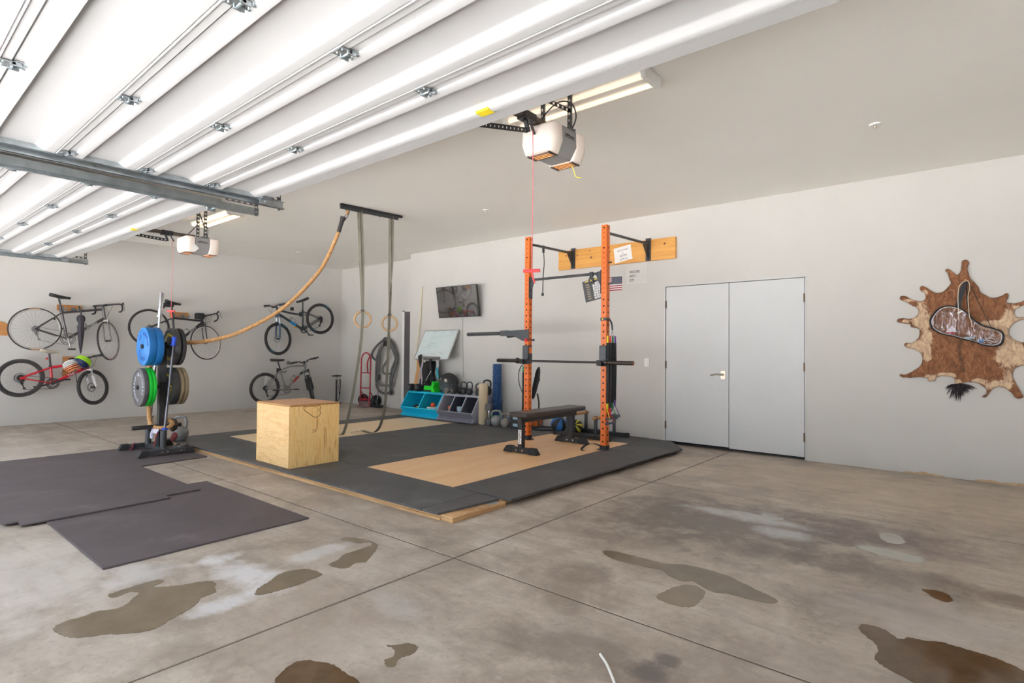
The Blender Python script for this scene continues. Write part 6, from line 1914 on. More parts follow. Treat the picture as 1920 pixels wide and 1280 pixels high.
def bicycle(name, label, s, R_, F_, BB, ST, HT, HB, sadl, r, tr, style, steer, fm, o):
    """s: +1 faces +y (right), -1 faces -y. Points are (y, z) in the plane of the frame."""
    off = o.get('x', BXP)

    def P(q, dx=0.0):
        return V((off + dx, q[0], q[1]))
    t = thing(name, (off, BB[0], min(R_[1], F_[1]) - r), label, 'bicycle', 'bicycles on the left wall')
    mtb = style != 'drop'
    # rear wheel
    wheel(t, P(R_), X, r, tr, o.get('rim', rim_black), mtb and o.get('disc', True), o.get('cass', 1), 'rear_wheel', o.get('deco'))
    # frame
    tt, dt = o.get('tubes', (0.0185, 0.022))
    st, bb, ht, hb = P(ST), P(BB), P(HT), P(HB)
    f = MB()
    A = (ht - hb).normalized()
    topj = ht - A * 0.035
    lowj = hb + A * 0.035
    bend = o.get('bend')
    sj = st - (st - bb).normalized() * o.get('drop', 0.02)
    if bend:
        f.tube(smooth_path([topj, P(bend), sj], 6), tt, 12)
    else:
        f.tube([topj, sj], tt, 12)
    f.tube([lowj, bb], dt, 12)
    f.tube([st, bb], 0.0185, 12)
    f.tube([ht, hb], 0.0225, 14)
    f.cyl(bb - X * 0.036, bb + X * 0.036, 0.021, 16)
    for sx in (-1, 1):
        up = sj + X * sx * 0.012
        rr = P(R_, sx * 0.060)
        mid = (up * 0.42 + rr * 0.58) + X * sx * 0.014
        f.tube(smooth_path([up, mid, rr], 5), o.get('stay', 0.0085), 8)
        bs = bb + X * sx * 0.028
        f.tube(smooth_path([bs, bs * 0.6 + rr * 0.4 + X * sx * 0.018, rr], 5), 0.0095, 8)
        f.box(rr.x - 0.003, rr.x + 0.003, rr.y - 0.016, rr.y + 0.016, rr.z - 0.022, rr.z + 0.016)
    fo = f.build('frame', fm, t, smooth=50)
    # lettering / decals on the down tube (facing the room)
    if o.get('word'):
        wd, wm, size = o['word']
        d = (lowj - bb).normalized() if s > 0 else (bb - lowj).normalized()
        c = bb * (1 - o.get('wpos', 0.55)) + lowj * o.get('wpos', 0.55) + X * (dt + 0.0012)
        text(wd, size, c, d, X.cross(d) * (1 if X.cross(d).z > 0 else -1), wm, fo, ext=0.0015)
    for (a_, b_, cm) in o.get('bands', ()):
        MB().cyl(bb + (lowj - bb) * a_, bb + (lowj - bb) * b_, dt + 0.0012, 12).build('decal', cm, fo)
    # seat post, saddle
    sd0, sd1 = P(sadl[0]), P(sadl[1])
    seatdir = (st - bb).normalized()
    mids = (sd0 + sd1) / 2
    k = (mids.z - 0.035 - st.z) / seatdir.z
    MB().cyl(st - seatdir * 0.02, st + seatdir * max(0.02, k), 0.0135, 12).cyl(st - seatdir * 0.012, st + seatdir * 0.016, 0.022, 12).build('seat_post', o.get('post', comp_b), t)
    fwd = V((0, s, 0))
    nose, tail = (sd1, sd0) if (sd1.y - sd0.y) * s > 0 else (sd0, sd1)
    ax = (nose - tail)
    L = ax.length
    ax.normalize()
    up = X.cross(ax)
    if up.z < 0:
        up = -up
    b = MB()
    prof = [(0.0, 0.050), (0.06, 0.066), (0.2, 0.072), (0.36, 0.062), (0.55, 0.036), (0.75, 0.023), (0.93, 0.019), (1.0, 0.010)]
    nn_ = 12
    for u, w in prof:
        wob = o.get('sw', 1.0)
        for k_ in range(nn_):
            a = 2 * pi * k_ / nn_
            hh = 0.024 if sin(a) > 0 else 0.034
            b.v.append(tail + ax * (u * L) + X * cos(a) * w * wob + up * (sin(a) * hh * (0.6 + 0.4 * min(1, w / 0.05)) + 0.018 * (abs(u - 0.5) * 1.2) ** 2))
    for i in range(len(prof) - 1):
        for k_ in range(nn_):
            l = (k_ + 1) % nn_
            b.f.append((i * nn_ + k_, i * nn_ + l, (i + 1) * nn_ + l, (i + 1) * nn_ + k_))
    b.f += [tuple(range(nn_ - 1, -1, -1)), tuple((len(prof) - 1) * nn_ + k_ for k_ in range(nn_))]
    sa = b.build('saddle', o.get('saddle', comp_b), t, smooth=70)
    rl = MB()
    for sx in (-1, 1):
        rl.tube([tail + ax * L * 0.2 - up * 0.022 + X * sx * 0.03, mids - up * 0.040 + X * sx * 0.021, tail + ax * L * 0.85 - up * 0.02 + X * sx * 0.014], 0.0035, 6)
    rl.build('saddle_rail', comp_s, sa)
    # steering assembly
    ax_s = A
    Rm = Matrix.Rotation(steer, 3, ax_s)
    Lat = (Rm @ X).normalized()
    fw = (Rm @ fwd)
    Fv = (fw - ax_s * fw.dot(ax_s)).normalized()
    fa = P(F_) + V((o.get('fx', 0.0), 0, 0))
    wheel(t, fa, Lat, r, tr, o.get('rimf', o.get('rim', rim_black)), mtb and o.get('disc', True), 0, 'front_wheel', o.get('decof', o.get('deco')), o.get('nsf', 28))
    k = MB()
    crown = hb - ax_s * 0.012
    hw = 0.050 if not mtb else 0.058
    lower = MB()
    for sx in (-1, 1):
        c0 = crown + Lat * sx * (hw - 0.01)
        ax_e = fa + Lat * sx * hw
        if mtb:
            m1 = c0 + (ax_e - c0) * 0.40
            k.cyl(c0 + (c0 - ax_e) * 0.06, c0 + (ax_e - c0) * 0.08, 0.021, 12)
            lower.cyl(c0, m1, 0.0135, 12)
            k.tube([m1 - (ax_e - c0) * 0.03, ax_e + ax_s * 0.04, ax_e], [0.0205, 0.018, 0.013], 12)
        else:
            k.tube(smooth_path([c0, c0 * 0.45 + ax_e * 0.55 - Fv * 0.004, ax_e], 4), [0.0135 - 0.0006 * i for i in range(9)], 10)
    k.bar(crown - Lat * (hw + 0.008), crown + Lat * (hw + 0.008), 0.034, 0.030, up=ax_s)
    if mtb:
        br_ = []
        m0 = crown + (fa - crown) * 0.38
        for i in range(9):
            a = pi * i / 8
            br_.append(m0 + Lat * (hw * cos(a)) + ax_s * (0.055 * sin(a)) + Fv * 0.022)
        k.tube(br_, 0.011, 8)
    fk = k.build('fork', o.get('fork', comp_b), t, smooth=50)
    if mtb:
        lower.build('stanchion', chrome, fk)
    # stem and bars
    stem_top = ht + ax_s * 0.022
    clamp = stem_top + Fv * o.get('stem', 0.085) + ax_s * 0.012
    MB().cyl(ht - ax_s * 0.005, stem_top + ax_s * 0.015, 0.019, 12).tube([stem_top, clamp], 0.0155, 10).cyl(clamp - Lat * 0.022, clamp + Lat * 0.022, 0.020, 12).build('stem', o.get('stemm', comp_b), t)
    bar = MB()
    if style == 'drop':
        hb_ = None
        for sx in (-1, 1):
            q = [(0, 0, 0), (0.10, 0, 0.002), (0.185, 0.012, 0.0), (0.203, 0.055, -0.004), (0.207, 0.092, -0.022), (0.208, 0.100, -0.062), (0.208, 0.075, -0.108), (0.208, 0.025, -0.130), (0.208, -0.030, -0.132)]
            pp_ = smooth_path([clamp + Lat * sx * a + Fv * b_ + ax_s * c_ for a, b_, c_ in q], 5)
            bar.tube(pp_, 0.0135, 10)
            # brake hood and lever
            h0 = clamp + Lat * sx * 0.206 + Fv * 0.092 - ax_s * 0.012
            bar.tube([h0, h0 + Fv * 0.040 + ax_s * 0.014, h0 + Fv * 0.062 + ax_s * 0.030], [0.016, 0.0145, 0.012], 8)
        hbar = bar.build('handlebar', o.get('tape', comp_b), t, smooth=50)
        for sx in (-1, 1):
            lv = MB()
            h0 = clamp + Lat * sx * 0.206 + Fv * 0.150 + ax_s * 0.008
            lv.tube(smooth_path([h0, h0 + Fv * 0.022 - ax_s * 0.03, h0 + Fv * 0.012 - ax_s * 0.08, h0 + Fv * 0.020 - ax_s * 0.13], 4), [0.006] * 6 + [0.005] * 6 + [0.004], 6)
            lv.build('brake_lever', comp_s, hbar)
    else:
        w = o.get('barw', 0.31)
        rise = o.get('rise', 0.03)
        for sx in (-1, 1):
            q = [(0, 0, 0), (0.05, 0, 0.003), (0.11, -0.012, rise), (w, -0.045, rise + 0.012)]
            bar.tube(smooth_path([clamp + Lat * sx * a + Fv * b_ + ax_s * c_ for a, b_, c_ in q], 5), 0.0115, 10)
        hbar = bar.build('handlebar', comp_b, t, smooth=50)
        for sx in (-1, 1):
            gr, lv = MB(), MB()
            g0 = clamp + Lat * sx * (w - 0.115) + Fv * -0.033 + ax_s * (rise + 0.008)
            g1 = clamp + Lat * sx * (w + 0.004) + Fv * -0.045 + ax_s * (rise + 0.012)
            gr.tube([g0, g1], [0.0165, 0.0175], 10)
            l0 = g0 - Lat * sx * 0.03
            lv.tube(smooth_path([l0, l0 + Fv * 0.035 - ax_s * 0.015, l0 + Fv * 0.050 + Lat * sx * 0.05 - ax_s * 0.022, l0 + Fv * 0.045 + Lat * sx * 0.10 - ax_s * 0.025], 4), 0.0055, 6)
            lv.box(l0.x - 0.018, l0.x + 0.018, l0.y - 0.018, l0.y + 0.018, l0.z - 0.02, l0.z + 0.014)
            gr.build('grip', rubber, hbar)
            lv.build('brake_lever', comp_b, hbar)
    cb_ = MB()
    for sx, wv in ((-1, 0.06), (1, 0.09)):
        cb_.tube(smooth_path([clamp + Lat * sx * 0.10 + Fv * 0.02, clamp + Lat * sx * 0.06 + Fv * (0.05 + wv * 0.4) - ax_s * 0.03, clamp + Fv * 0.06 - ax_s * (0.06 + wv), hb + Fv * 0.03 + ax_s * 0.02, lowj + (bb - lowj) * 0.12 + X * 0.022], 5), 0.0024, 5)
    cb_.build('cable', comp_b, t)
    # cranks
    cr = MB()
    cx = 0.050
    for rr_, th_ in ((o.get('ring', 0.095), 0), (o.get('ring', 0.095) * 0.76, -0.008)):
        cr.torus(bb + X * (cx + th_), X, rr_ - 0.006, 0.006, 40, 4, sq=(0.007, 0.0015))
    for i in range(5):
        a = 2 * pi * i / 5 + 0.3
        cr.bar(bb + X * cx, bb + X * cx + V((0, cos(a), sin(a))) * (o.get('ring', 0.095) - 0.012), 0.011, 0.004)
    cr.cyl(bb + X * (cx - 0.006), bb + X * (cx + 0.012), 0.024, 18)
    ca_ = o.get('crank', -1.35)
    e1 = bb + X * (cx + 0.018) + V((0, cos(ca_), sin(ca_))) * 0.170
    e2 = bb - X * (cx + 0.012) - V((0, cos(ca_), sin(ca_))) * 0.170
    cr.tube([bb + X * (cx + 0.012), e1], [0.015, 0.011], 8).tube([bb - X * cx, e2], [0.014, 0.011], 8)
    cro = cr.build('crankset', o.get('crankm', comp_b), t, smooth=40)
    for e, sx in ((e1, 1), (e2, -1)):
        pd = MB()
        pd.cyl(e, e + X * sx * 0.06, 0.006, 8).box(min(e.x + sx * 0.02, e.x + sx * 0.09), max(e.x + sx * 0.02, e.x + sx * 0.09), e.y - 0.045, e.y + 0.045, e.z - 0.012, e.z + 0.012)
        pd.build('pedal', comp_b, cro, bevel=0.004)
    # chain and derailleur
    dr = P(R_, 0.046) + V((0, s * 0.012, -0.085))
    dr2 = dr + V((0, s * 0.028, -0.075))
    ch_ = MB()
    rg_ = o.get('ring', 0.095)
    ch_.tube([P(R_, 0.044) + Z * 0.040, bb + X * (cx - 0.002) + Z * (rg_ - 0.002)], 0.0038, 5)
    ch_.tube([dr2 - Z * 0.014, bb + X * (cx - 0.002) - Z * (rg_ - 0.002)], 0.0038, 5)
    ch_.tube([dr2 + V((0, -s * 0.012, 0)), dr + V((0, s * 0.010, 0)), P(R_, 0.044) + V((0, s * 0.035, -0.02))], 0.0038, 5)
    ch_.build('chain', comp_s if o.get('cass', 1) == 1 else comp_b, t)
    d_ = MB().cyl(dr - X * 0.008, dr + X * 0.008, 0.019, 14).cyl(dr2 - X * 0.008, dr2 + X * 0.008, 0.019, 14).bar(dr, dr2, 0.018, 0.016)
    d_.tube([P(R_, 0.065) - Z * 0.02, P(R_, 0.07) + V((0, -s * 0.01, -0.055)), dr], [0.012, 0.018, 0.012], 8)
    d_.build('derailleur', o.get('derm', comp_b), t, smooth=40)
    # bottle cage and brakes
    if o.get('cage', True):
        mid = bb * 0.55 + lowj * 0.45
        d = (lowj - bb).normalized()
        nrm = X.cross(d)
        if nrm.z < 0:
            nrm = -nrm
        c = MB()
        b0 = mid + nrm * 0.022
        c.tube([b0 - d * 0.06 + X * 0.0, b0 - d * 0.065 + nrm * 0.070, b0 - d * 0.02 + nrm * 0.075, b0 + d * 0.06 + nrm * 0.060, b0 + d * 0.075 + nrm * 0.03], 0.0035, 6)
        c.tube([b0 - d * 0.06, b0 + d * 0.07], 0.004, 6)
        c.torus(b0 + d * 0.055 + nrm * 0.036, d, 0.037, 0.003, 24, 5)
        c.build('bottle_cage', o.get('cagem', comp_b), t)
    if not mtb or o.get('rimbrake'):
        c = MB()
        for cen, drn in ((sj * 0.72 + P(R_) * 0.28, Lat), (crown - ax_s * 0.01 + Fv * 0.02, Lat)):
            for sx in (-1, 1):
                c.tube(smooth_path([cen + Z * 0.02, cen + (X if cen is not crown else Lat) * sx * 0.032, cen + X * sx * 0.026 - Z * 0.045], 3), 0.006, 6)
        c.build('rim_brake', comp_b, t)
    return t


white_let = mat('bike_white_letter', (226, 226, 226), 0.5)
frame_grey = mat('frame_gunmetal', (82, 78, 78), 0.3, 0.4, var=0.12, scale=6)
b1_ = bicycle('road_bicycle', 'grey road bicycle with dropped bars hung on the left wall above the red bicycle', 1, (1.873, 1.508), (2.826, 1.342), (2.272, 1.363), (2.192, 1.800), (2.742, 1.905), (2.772, 1.690), ((2.036, 2.062), (2.304, 2.015)), 0.332, 0.0125, 'drop', radians(50), frame_grey,
              dict(rim=rim_silver, word=('SPECIALIZED', white_let, 0.050), wpos=0.55, fork=mat('fork_grey', (110, 106, 106), 0.35, 0.5), post=mat('carbon_post', (52, 50, 54), 0.35), crank=-1.35, crankm=comp_s, deco=(mat('tyre_orange_mark', (206, 140, 84), 0.7), (1.42, 4.55)), ring=0.10, derm=comp_s))
b2_ = bicycle('road_bicycle', 'black road bicycle with pale front rim hung on the wall behind the weight tree', 1, (3.429, 1.592), (4.375, 1.340), (3.845, 1.303), (3.800, 1.800), (4.285, 1.780), (4.322, 1.690), ((3.674, 2.085), (3.929, 2.030)), 0.328, 0.0125, 'drop', radians(20), mat('frame_black', (46, 45, 48), 0.35, 0.2),
              dict(rim=rim_black, rimf=mat('rim_white', (222, 214, 210), 0.35, 0.3), word=('LANCE', white_let, 0.052), wpos=0.62, crank=2.6, nsf=14, stem=0.10, fork=mat('fork_carbon', (58, 56, 60), 0.3)))
sbg = MB().box(BXP - 0.05, BXP + 0.05, 3.63, 3.80, 1.975, 2.045).box(BXP - 0.03, BXP + 0.03, 3.645, 3.66, 1.945, 1.98)
sbg.build('saddle_bag', nyl, b2_, bevel=0.014, seg=3)
MB().box(BXP - 0.05, BXP + 0.07, 4.18, 4.32, 1.78, 1.895).build('frame_bag', nyl, b2_, bevel=0.02, seg=3)
b3_ = bicycle('mountain_bicycle', 'dark mountain bicycle with blue trim hung on the wall above the silver bicycle', -1, (6.766, 1.917), (5.801, 1.445), (6.351, 1.660), (6.346, 2.075), (5.765, 2.085), (5.788, 1.945), ((6.198, 2.243), (6.462, 2.350)), 0.342, 0.025, 'flat', radians(14), mat('frame_dark_slate', (56, 60, 64), 0.4, 0.2),
              dict(tubes=(0.020, 0.026), bend=(6.225, 1.985), bands=((0.28, 0.52, mat('trim_blue', (24, 128, 196), 0.4)),), crank=-0.75, cass=2, deco=(mat('tyre_blue_mark', (46, 120, 160), 0.6), (0.9, 3.9)), fork=mat('fork_slate_blue', (58, 82, 108), 0.4, 0.2), ring=0.085, word=('', white_let, 0.05)))
MB().box(BXP + 0.0, BXP + 0.05, 6.055, 6.115, 2.055, 2.125).build('light_mount', comp_b, b3_, bevel=0.005)
MB().box(BXP + 0.02, BXP + 0.04, 6.145, 6.185, 1.685, 1.715).build('reflector', mat('amber', (232, 160, 30), 0.4), b3_)
b4_ = bicycle('mountain_bicycle', 'silver mountain bicycle standing low by the wall behind the wooden box', 1, (5.533, 0.425), (6.562, 0.345), (5.993, 0.371), (5.857, 0.800), (6.405, 0.905), (6.441, 0.775), ((5.655, 1.000), (5.940, 1.000)), 0.318, 0.025, 'flat', radians(58), mat('frame_silver', (158, 160, 160), 0.3, 0.6),
              dict(tubes=(0.017, 0.022), bend=(6.10, 0.865), cass=2, disc=False, rimbrake=True, rim=mat('rim_dark_grey', (78, 76, 76), 0.4, 0.5), saddle=mat('saddle_brown_black', (52, 44, 38), 0.5, var=0.3, scale=14), sw=1.25, crank=0.05, bands=((0.35, 0.62, mat('decal_red', (170, 60, 56), 0.5)), (0.72, 0.84, mat('decal_black', (40, 38, 42), 0.5))), fork=mat('fork_black_silver', (70, 70, 72), 0.35, 0.4), crankm=comp_s, ring=0.088, stay=0.010, rise=0.035))
MB().box(BXP + 0.0, BXP + 0.05, 5.995, 6.055, 0.905, 0.975).build('phone_mount', mat('mount_grey', (110, 112, 114), 0.5), b4_, bevel=0.004)
red_f = mat('frame_red', (206, 26, 46), 0.3, 0.0, var=0.04, coat=0.4)
b5_ = bicycle('mountain_bicycle', 'bright red mountain bicycle with white fork hung low on the left wall', 1, (1.712, 0.750), (2.629, 0.570), (2.093, 0.655), (2.069, 0.925), (2.523, 1.010), (2.558, 0.872), ((1.933, 1.185), (2.176, 1.146)), 0.293, 0.024, 'flat', radians(33), red_f,
              dict(tubes=(0.021, 0.025), cass=2, saddle=mat('saddle_cream', (196, 186, 170), 0.5, var=0.04), fork=mat('fork_white', (226, 226, 230), 0.35), word=('TREK', white_let, 0.055), wpos=0.55, crank=0.35, barw=0.30, rise=0.012, stem=0.06, ring=0.085, stay=0.0125, rim=mat('rim_dark_grey', (78, 76, 76), 0.4, 0.5)))
MB().cyl((BXP, 2.035, 1.045), (BXP, 2.010, 1.048), 0.016, 12).build('tail_lamp', mat('lamp_red', (230, 60, 76), 0.3), b5_)
MB().lathe([(0.0, 0.0), (0.045, 0.002), (0.05, 0.02), (0.05, 0.13), (0.04, 0.15), (0, 0.152)], (BXP + 0.06, 2.53, 0.935), V((0, 0.3, 1)), 16).build('head_badge', red_f, b5_) if False else None

# wooden hanger boards and arms
hb_wood = wood('hanger_board', (176, 116, 62), (200, 142, 86), (1, 0.6, 6), 3, 0.5)
for y0, y1, z0, z1, arms, lab in ((2.185, 2.515, 1.835, 1.925, ((2.24, 1.87), (2.40, 1.86)), 'tan wooden hanger board holding up the grey road bicycle'),
                                  (3.845, 4.160, 1.805, 1.905, ((3.90, 1.845), (4.06, 1.84)), 'tan wooden hanger board behind the black road bicycle'),
                                  (2.275, 2.415, 0.755, 1.075, ((2.30, 0.965), (2.36, 0.97)), 'upright tan hanger board holding up the red bicycle')):
    t = thing('bike_hanger', (WX, (y0 + y1) / 2, z0), lab, 'bike hanger', 'wooden bike hangers on the left wall')
    MB().box(WX + 0.001, WX + 0.036, y0, y1, z0, z1).build('board', hb_wood, t, bevel=0.002, smooth=0)
    am = MB()
    for y, z in arms:
        am.cyl((WX + 0.034, y, z - 0.026), (BXP + 0.05, y, z - 0.030), 0.010, 10).cyl((BXP + 0.045, y, z - 0.03), (BXP + 0.055, y, z + 0.0), 0.010, 10)
        am.box(WX + 0.036, WX + 0.042, y - 0.03, y + 0.03, z - 0.05, z + 0.03)
    am.build('arm', mat('hanger_arm_grey', (120, 122, 124), 0.5), t)
for y0, y1, z in ((6.40, 6.52, 2.02), (5.90, 6.05, 0.78)):
    t = thing('bike_hook', (WX, (y0 + y1) / 2, z - 0.04), 'dark wall hook holding the dark mountain bicycle' if z > 1 else 'dark wall hook holding the silver mountain bicycle', 'hook', 'small wall hooks for bicycles')
    MB().box(WX + 0.001, WX + 0.012, y0 + 0.03, y1 - 0.03, z - 0.06, z + 0.04).build('plate', black_metal, t, smooth=0)
    MB().tube(smooth_path([(WX + 0.01, (y0 + y1) / 2, z - 0.03), (BXP - 0.02, (y0 + y1) / 2, z - 0.035), (BXP + 0.03, (y0 + y1) / 2, z + 0.0)], 4), 0.008, 8).build('arm', black_metal, t)
ab = MB()
arc = [(1.20, 1.40), (1.595, 1.40), (1.600, 1.53)] + [(1.41 + 0.19 * cos(a), 1.55 + 0.075 * sin(a)) for a in [pi * k / 10 for k in range(1, 10)]] + [(1.22, 1.53)]
tag(ab.prism([(WX + 0.002, y, z) for y, z in arc], (0.03, 0, 0)).build('shaped_board', hb_wood, smooth=0, bevel=0.002), 'tan round topped board on the wall at the left edge', 'board')

# folded umbrella hanging from the road bicycle
um = thing('umbrella', (BXP + 0.06, 2.43, 1.12), 'folded dark umbrella hanging from the grey road bicycle', 'umbrella')
uy = 2.432
uc = mat('umbrella_cloth', (58, 54, 64), 0.7, var=0.12, scale=30, stretch=(1, 1, 0.15))
pr = [(0.004, 0.0), (0.010, 0.03), (0.022, 0.12), (0.036, 0.28), (0.042, 0.40), (0.036, 0.47), (0.030, 0.50), (0.046, 0.53), (0.052, 0.575), (0.040, 0.615), (0.018, 0.63)]
b = MB()
for r_, h_ in pr:
    for k in range(24):
        a = 2 * pi * k / 24
        q = r_ * (1 + 0.14 * cos(8 * a + h_ * 4))
        b.v.append(V((BXP + 0.06 + q * cos(a), uy + 0.012 * (0.6 - h_) + q * sin(a), 1.125 + h_)))
for i in range(len(pr) - 1):
    for k in range(24):
        b.f.append((i * 24 + k, i * 24 + (k + 1) % 24, (i + 1) * 24 + (k + 1) % 24, (i + 1) * 24 + k))
b.build('canopy', uc, um, smooth=60)
MB().cyl((BXP + 0.06, uy, 1.74), (BXP + 0.06, uy - 0.004, 1.85), 0.012, 10).build('handle', black_metal, um)
MB().ribbon(smooth_path([(BXP + 0.06, uy, 1.83), (BXP + 0.035, uy - 0.01, 1.88), (BXP + 0.0, uy - 0.012, 1.905), (BXP - 0.02, uy - 0.012, 1.87), (BXP + 0.01, uy - 0.01, 1.835), (BXP + 0.055, uy - 0.005, 1.82)], 3), 0.014, 0.002, Y).build('wrist_strap', black_metal, um, smooth=30)


def helmet(c, dims, rotm, label, shell, vent, strap):
    t = thing('bike_helmet', (c[0], c[1], c[2] - dims[2]), label, 'helmet', 'helmets on the red bicycle')
    c = V(c)
    nu, nv = 28, 12

    def pt(u, v, k=1.0):
        a = 2 * pi * u
        p = pi * 0.5 * v
        q = V((dims[0] * cos(a) * cos(p), dims[1] * sin(a) * cos(p), dims[2] * sin(p)))
        return c + rotm @ (q * k)
    for par, m, nm, kk in (((0, 1, 2, 3), shell[0], 'shell', 1.0), ((4, 5, 6), shell[1], 'shell_stripe', 1.01)):
        b = MB()
        for seg_ in range(7):
            if seg_ not in par:
                continue
            y0, y1 = -1 + 2 * seg_ / 7, -1 + 2 * (seg_ + 1) / 7
            vs, rows, cols = [], 12, 4
            for i in range(rows + 1):
                a = pi * (0.0 + 1.0 * i / rows)
                for j in range(cols + 1):
                    yy = y0 + (y1 - y0) * (0.20 + 0.60 * j / cols)
                    w = sqrt(max(0, 1 - yy * yy))
                    vs.append(c + rotm @ (V((dims[0] * yy, dims[1] * cos(a) * (0.35 + 0.65 * w), dims[2] * sin(a) * (0.25 + 0.75 * w))) * kk))
            n = len(b.v)
            b.v += vs
            b.f += [(n + i * (cols + 1) + j, n + i * (cols + 1) + j + 1, n + (i + 1) * (cols + 1) + j + 1, n + (i + 1) * (cols + 1) + j) for i in range(rows) for j in range(cols)]
        o = b.build(nm, m, t, smooth=50, fix=False)
        sm_mod = o.modifiers.new('thickness', 'SOLIDIFY')
        sm_mod.thickness = 0.012
    b = MB().sphere((0, 0, 0), (dims[0] * 0.9, dims[1] * 0.92, dims[2] * 0.9), 24, 14)
    b.v = [c + rotm @ V((v.x, v.y, max(0.0, v.z))) for v in b.v]
    b.build('liner', vent, t, smooth=50)
    MB().tube(smooth_path([c + rotm @ V((dims[0] * 0.8, 0.02, 0)), c + V((0.05, 0.03, -dims[2] * 0.9)), c + V((0.03, 0.05, -dims[2] * 1.6)), c + V((0.02, 0.06, -dims[2] * 2.6))], 4), 0.005, 5).build('chin_strap', strap, t)
    return t


m_white = mat('helmet_white', (232, 232, 232), 0.35)
m_orange = mat('helmet_orange', (238, 144, 100), 0.4)
m_navy = mat('helmet_navy', (40, 52, 96), 0.45)
m_neon = mat('helmet_neon', (176, 236, 44), 0.45)
helmet((BXP + 0.13, 2.315, 0.925), (0.088, 0.112, 0.100), Matrix.Rotation(radians(62), 3, 'Y') @ Matrix.Rotation(radians(0), 3, 'X') @ Matrix.Rotation(radians(20), 3, 'Z'), 'white and orange bicycle helmet hung on the red bicycle frame', (m_white, m_orange), comp_b, black_metal)
helmet((BXP + 0.14, 2.445, 0.985), (0.085, 0.110, 0.098), Matrix.Rotation(radians(66), 3, 'Y') @ Matrix.Rotation(radians(0), 3, 'X') @ Matrix.Rotation(radians(-38), 3, 'Z'), 'neon green and navy bicycle helmet hung by the red bicycle handlebar', (m_neon, m_navy), m_navy, black_metal)

# ------------------------------------------------------------------ floor pump, hand truck, hose, vacuum wand in the corner
pu = thing('floor_pump', (-11.30, 7.215, 0), 'black bicycle floor pump standing in the corner', 'pump')
MB().cyl((-11.30, 7.215, 0.03), (-11.30, 7.215, 0.52), 0.021, 16).cyl((-11.30, 7.215, 0.52), (-11.30, 7.215, 0.545), 0.025, 16).build('barrel', black_metal, pu)
MB().cyl((-11.30, 7.215, 0.545), (-11.30, 7.215, 0.62), 0.006, 8).build('rod', chrome, pu)
MB().cyl((-11.33, 7.115, 0.63), (-11.27, 7.315, 0.63), 0.016, 12).cyl((-11.31, 7.18, 0.632), (-11.29, 7.25, 0.632), 0.022, 12).build('handle', black_metal, pu)
MB().box(-11.36, -11.23, 7.11, 7.32, 0.0, 0.018).lathe([(0.05, 0.0), (0.045, 0.03), (0.03, 0.05)], (-11.30, 7.215, 0.018), Z, 16).build('base', black_metal, pu, bevel=0.006)
MB().tube(smooth_path([(-11.28, 7.225, 0.05), (-11.24, 7.26, 0.15), (-11.25, 7.25, 0.35), (-11.26, 7.27, 0.52), (-11.255, 7.285, 0.55), (-11.25, 7.29, 0.50), (-11.25, 7.285, 0.32), (-11.25, 7.275, 0.24)], 5), 0.007, 6).build('hose', rubber, pu)
MB().tube([(-11.25, 7.278, 0.27), (-11.25, 7.265, 0.21)], [0.012, 0.018], 8).build('pump_head', black_metal, pu)

ht_ = thing('hand_truck', (-10.23, 7.28, 0), 'red steel hand truck with black wheels leaning in the alcove', 'hand truck')
redm = mat('truck_red', (178, 28, 48), 0.4, var=0.04)
hx0, hx1 = -10.400, -10.062


def lean(z):
    return 7.235 + 0.02 * z / 1.17


m = MB()
arch = [(hx0, lean(0.02), 0.02), (hx0, lean(0.6), 0.60), (hx0, lean(0.98), 0.98)] + [((hx0 + hx1) / 2 + (hx1 - hx0) / 2 * cos(a), lean(1.0 + 0.17 * sin(a)), 1.0 + 0.17 * sin(a)) for a in [pi - pi * k / 10 for k in range(0, 11)]] + [(hx1, lean(0.98), 0.98), (hx1, lean(0.6), 0.60), (hx1, lean(0.02), 0.02)]
m.tube(arch, 0.0155, 10)
for z in (0.735, 0.405, 0.16):
    m.cyl((hx0, lean(z), z), (hx1, lean(z), z), 0.013, 10)
for xx in (hx0, hx1):
    m.cyl((xx, lean(0.34), 0.34), (xx + (0.05 if xx == hx0 else -0.0), 7.37, 0.135), 0.011, 8).cyl((xx, lean(0.05), 0.05), (xx, 7.37, 0.13), 0.011, 8)
m.build('frame', redm, ht_)
MB().tube(smooth_path([(hx1 - 0.03, lean(1.09), 1.09), (hx1 + 0.05, lean(1.0) - 0.10, 1.02), (hx1 + 0.075, lean(0.9) - 0.14, 0.93), (hx1 + 0.03, lean(0.82) - 0.10, 0.83), (hx1 - 0.09, lean(0.735), 0.745)], 5), 0.0135, 10).build('loop_handle', redm, ht_)
MB().box(hx0 - 0.03, hx1 + 0.03, 7.06, 7.235, 0.004, 0.012).box(hx0 - 0.03, hx1 + 0.03, 7.225, 7.235, 0.004, 0.12).build('toe_plate', mat('plate_scuffed', (150, 130, 128), 0.45, 0.5, var=0.1), ht_, smooth=0)
for xx in (-10.475, -10.015):
    w = MB().torus((xx, 7.365, 0.130), X, 0.088, 0.042, 32, 10).build('wheel', rubber, ht_)
    MB().lathe([(0.0, -0.03), (0.02, -0.03), (0.022, -0.012), (0.05, -0.010), (0.055, -0.022), (0.056, 0.022), (0.05, 0.010), (0.022, 0.012), (0.02, 0.03), (0, 0.03)], (xx, 7.365, 0.130), X, 20).build('rim', redm if xx < -10.2 else comp_s, w)
MB().cyl((-10.50, 7.365, 0.13), (-9.99, 7.365, 0.13), 0.009, 8).build('axle', comp_s, ht_)

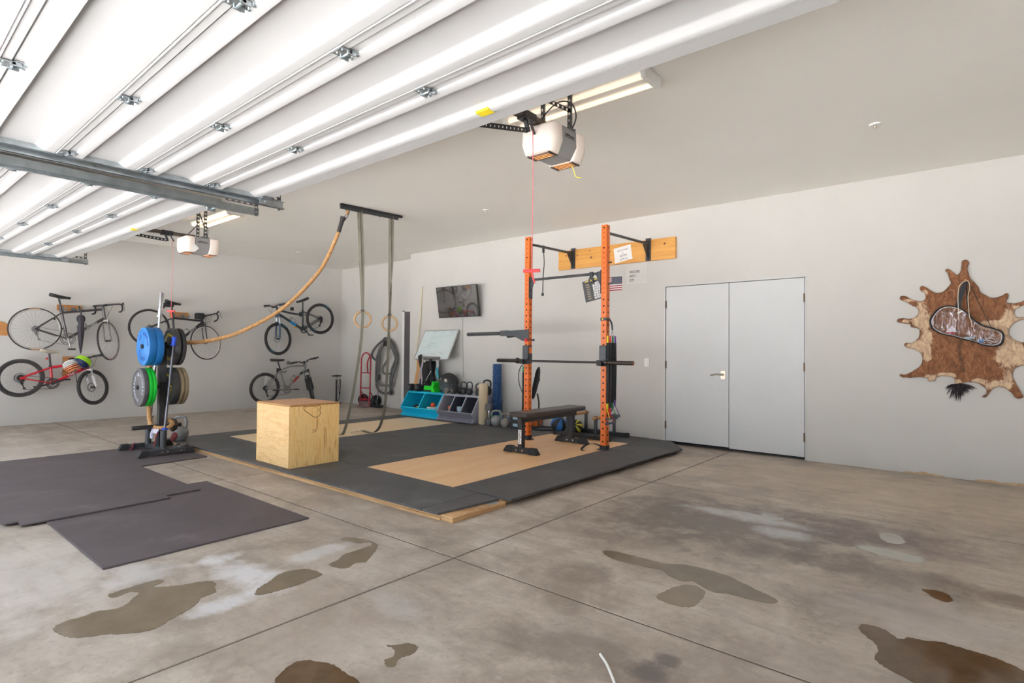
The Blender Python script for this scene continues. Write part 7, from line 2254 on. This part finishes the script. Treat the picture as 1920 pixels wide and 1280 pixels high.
hz_ = thing('vacuum_hose', (-9.75, 7.43, 0.28), 'long grey vacuum hose looped over a hook on the alcove wall', 'hose')
loops = [(-9.58, 0.346), (-9.56, 0.56), (-9.47, 0.82), (-9.43, 1.10), (-9.52, 1.36), (-9.70, 1.485), (-9.90, 1.44), (-10.08, 1.30), (-10.175, 1.12), (-10.13, 1.01), (-10.02, 1.05), (-9.93, 1.24), (-9.80, 1.43), (-9.66, 1.47), (-9.52, 1.38), (-9.40, 1.12), (-9.40, 0.90), (-9.48, 0.66), (-9.62, 0.49), (-9.80, 0.475), (-9.98, 0.52), (-10.10, 0.70), (-10.06, 0.92), (-9.98, 1.14), (-9.85, 1.38), (-9.70, 1.45), (-9.56, 1.36), (-9.45, 1.10), (-9.44, 0.82), (-9.52, 0.52), (-9.66, 0.33), (-9.86, 0.31), (-10.0, 0.46), (-10.03, 0.70), (-9.96, 0.98), (-9.86, 1.26), (-9.74, 1.42), (-9.63, 1.36), (-9.60, 1.18), (-9.72, 1.02), (-9.82, 0.86), (-9.76, 0.735), (-9.64, 0.73), (-9.55, 0.82)]
hp_ = smooth_path([(x, 7.450 - 0.035 * (i % 3) - 0.012 * (1 + sin(i)), z) for i, (x, z) in enumerate(loops)], 6)
hp_ = resample(hp_, 0.011)
MB().tube(hp_, [0.0235 + 0.0018 * (i % 2) for i in range(len(hp_))], 10).build('hose_line', mat('hose_grey', (104, 104, 104), 0.6, var=0.06), hz_, smooth=80)
MB().cyl((-9.70, AY - 0.002, 1.42), (-9.70, 7.37, 1.42), 0.012, 10).obox((-9.70, 7.40, 1.375), (X, Y, Z), (0.075, 0.045, 0.055)).build('wall_hook', black_metal, hz_, bevel=0.01)
MB().cyl((-9.58, 7.43, 0.37), (-9.565, 7.42, 0.28), 0.030, 14).build('hose_end', black_metal, hz_)
vw = thing('vacuum_wand', (-9.93, 7.35, 0), 'grey vacuum floor nozzle with metal wand standing below the hose', 'vacuum wand')
MB().cyl((-9.965, 7.36, 0.06), (-10.03, 7.46, 0.95), 0.013, 12).build('wand', comp_s, vw)
MB().cyl((-10.003, 7.42, 0.58), (-10.012, 7.434, 0.70), 0.026, 14).cyl((-9.963, 7.355, 0.05), (-9.972, 7.37, 0.18), 0.022, 14).build('collar', black_metal, vw)
MB().obox((-9.93, 7.33, 0.028), (V((0.97, 0.22, 0)), V((-0.22, 0.97, 0)), Z), (0.185, 0.05, 0.026)).build('floor_nozzle', black_metal, vw, bevel=0.014, seg=3)
tag(MB().box(-11.50, -11.44, 5.62, 5.72, 0.0, 0.03).build('door_wedge', rubber, bevel=0.004), 'small black wedge on the floor at the foot of the left wall', 'wedge')
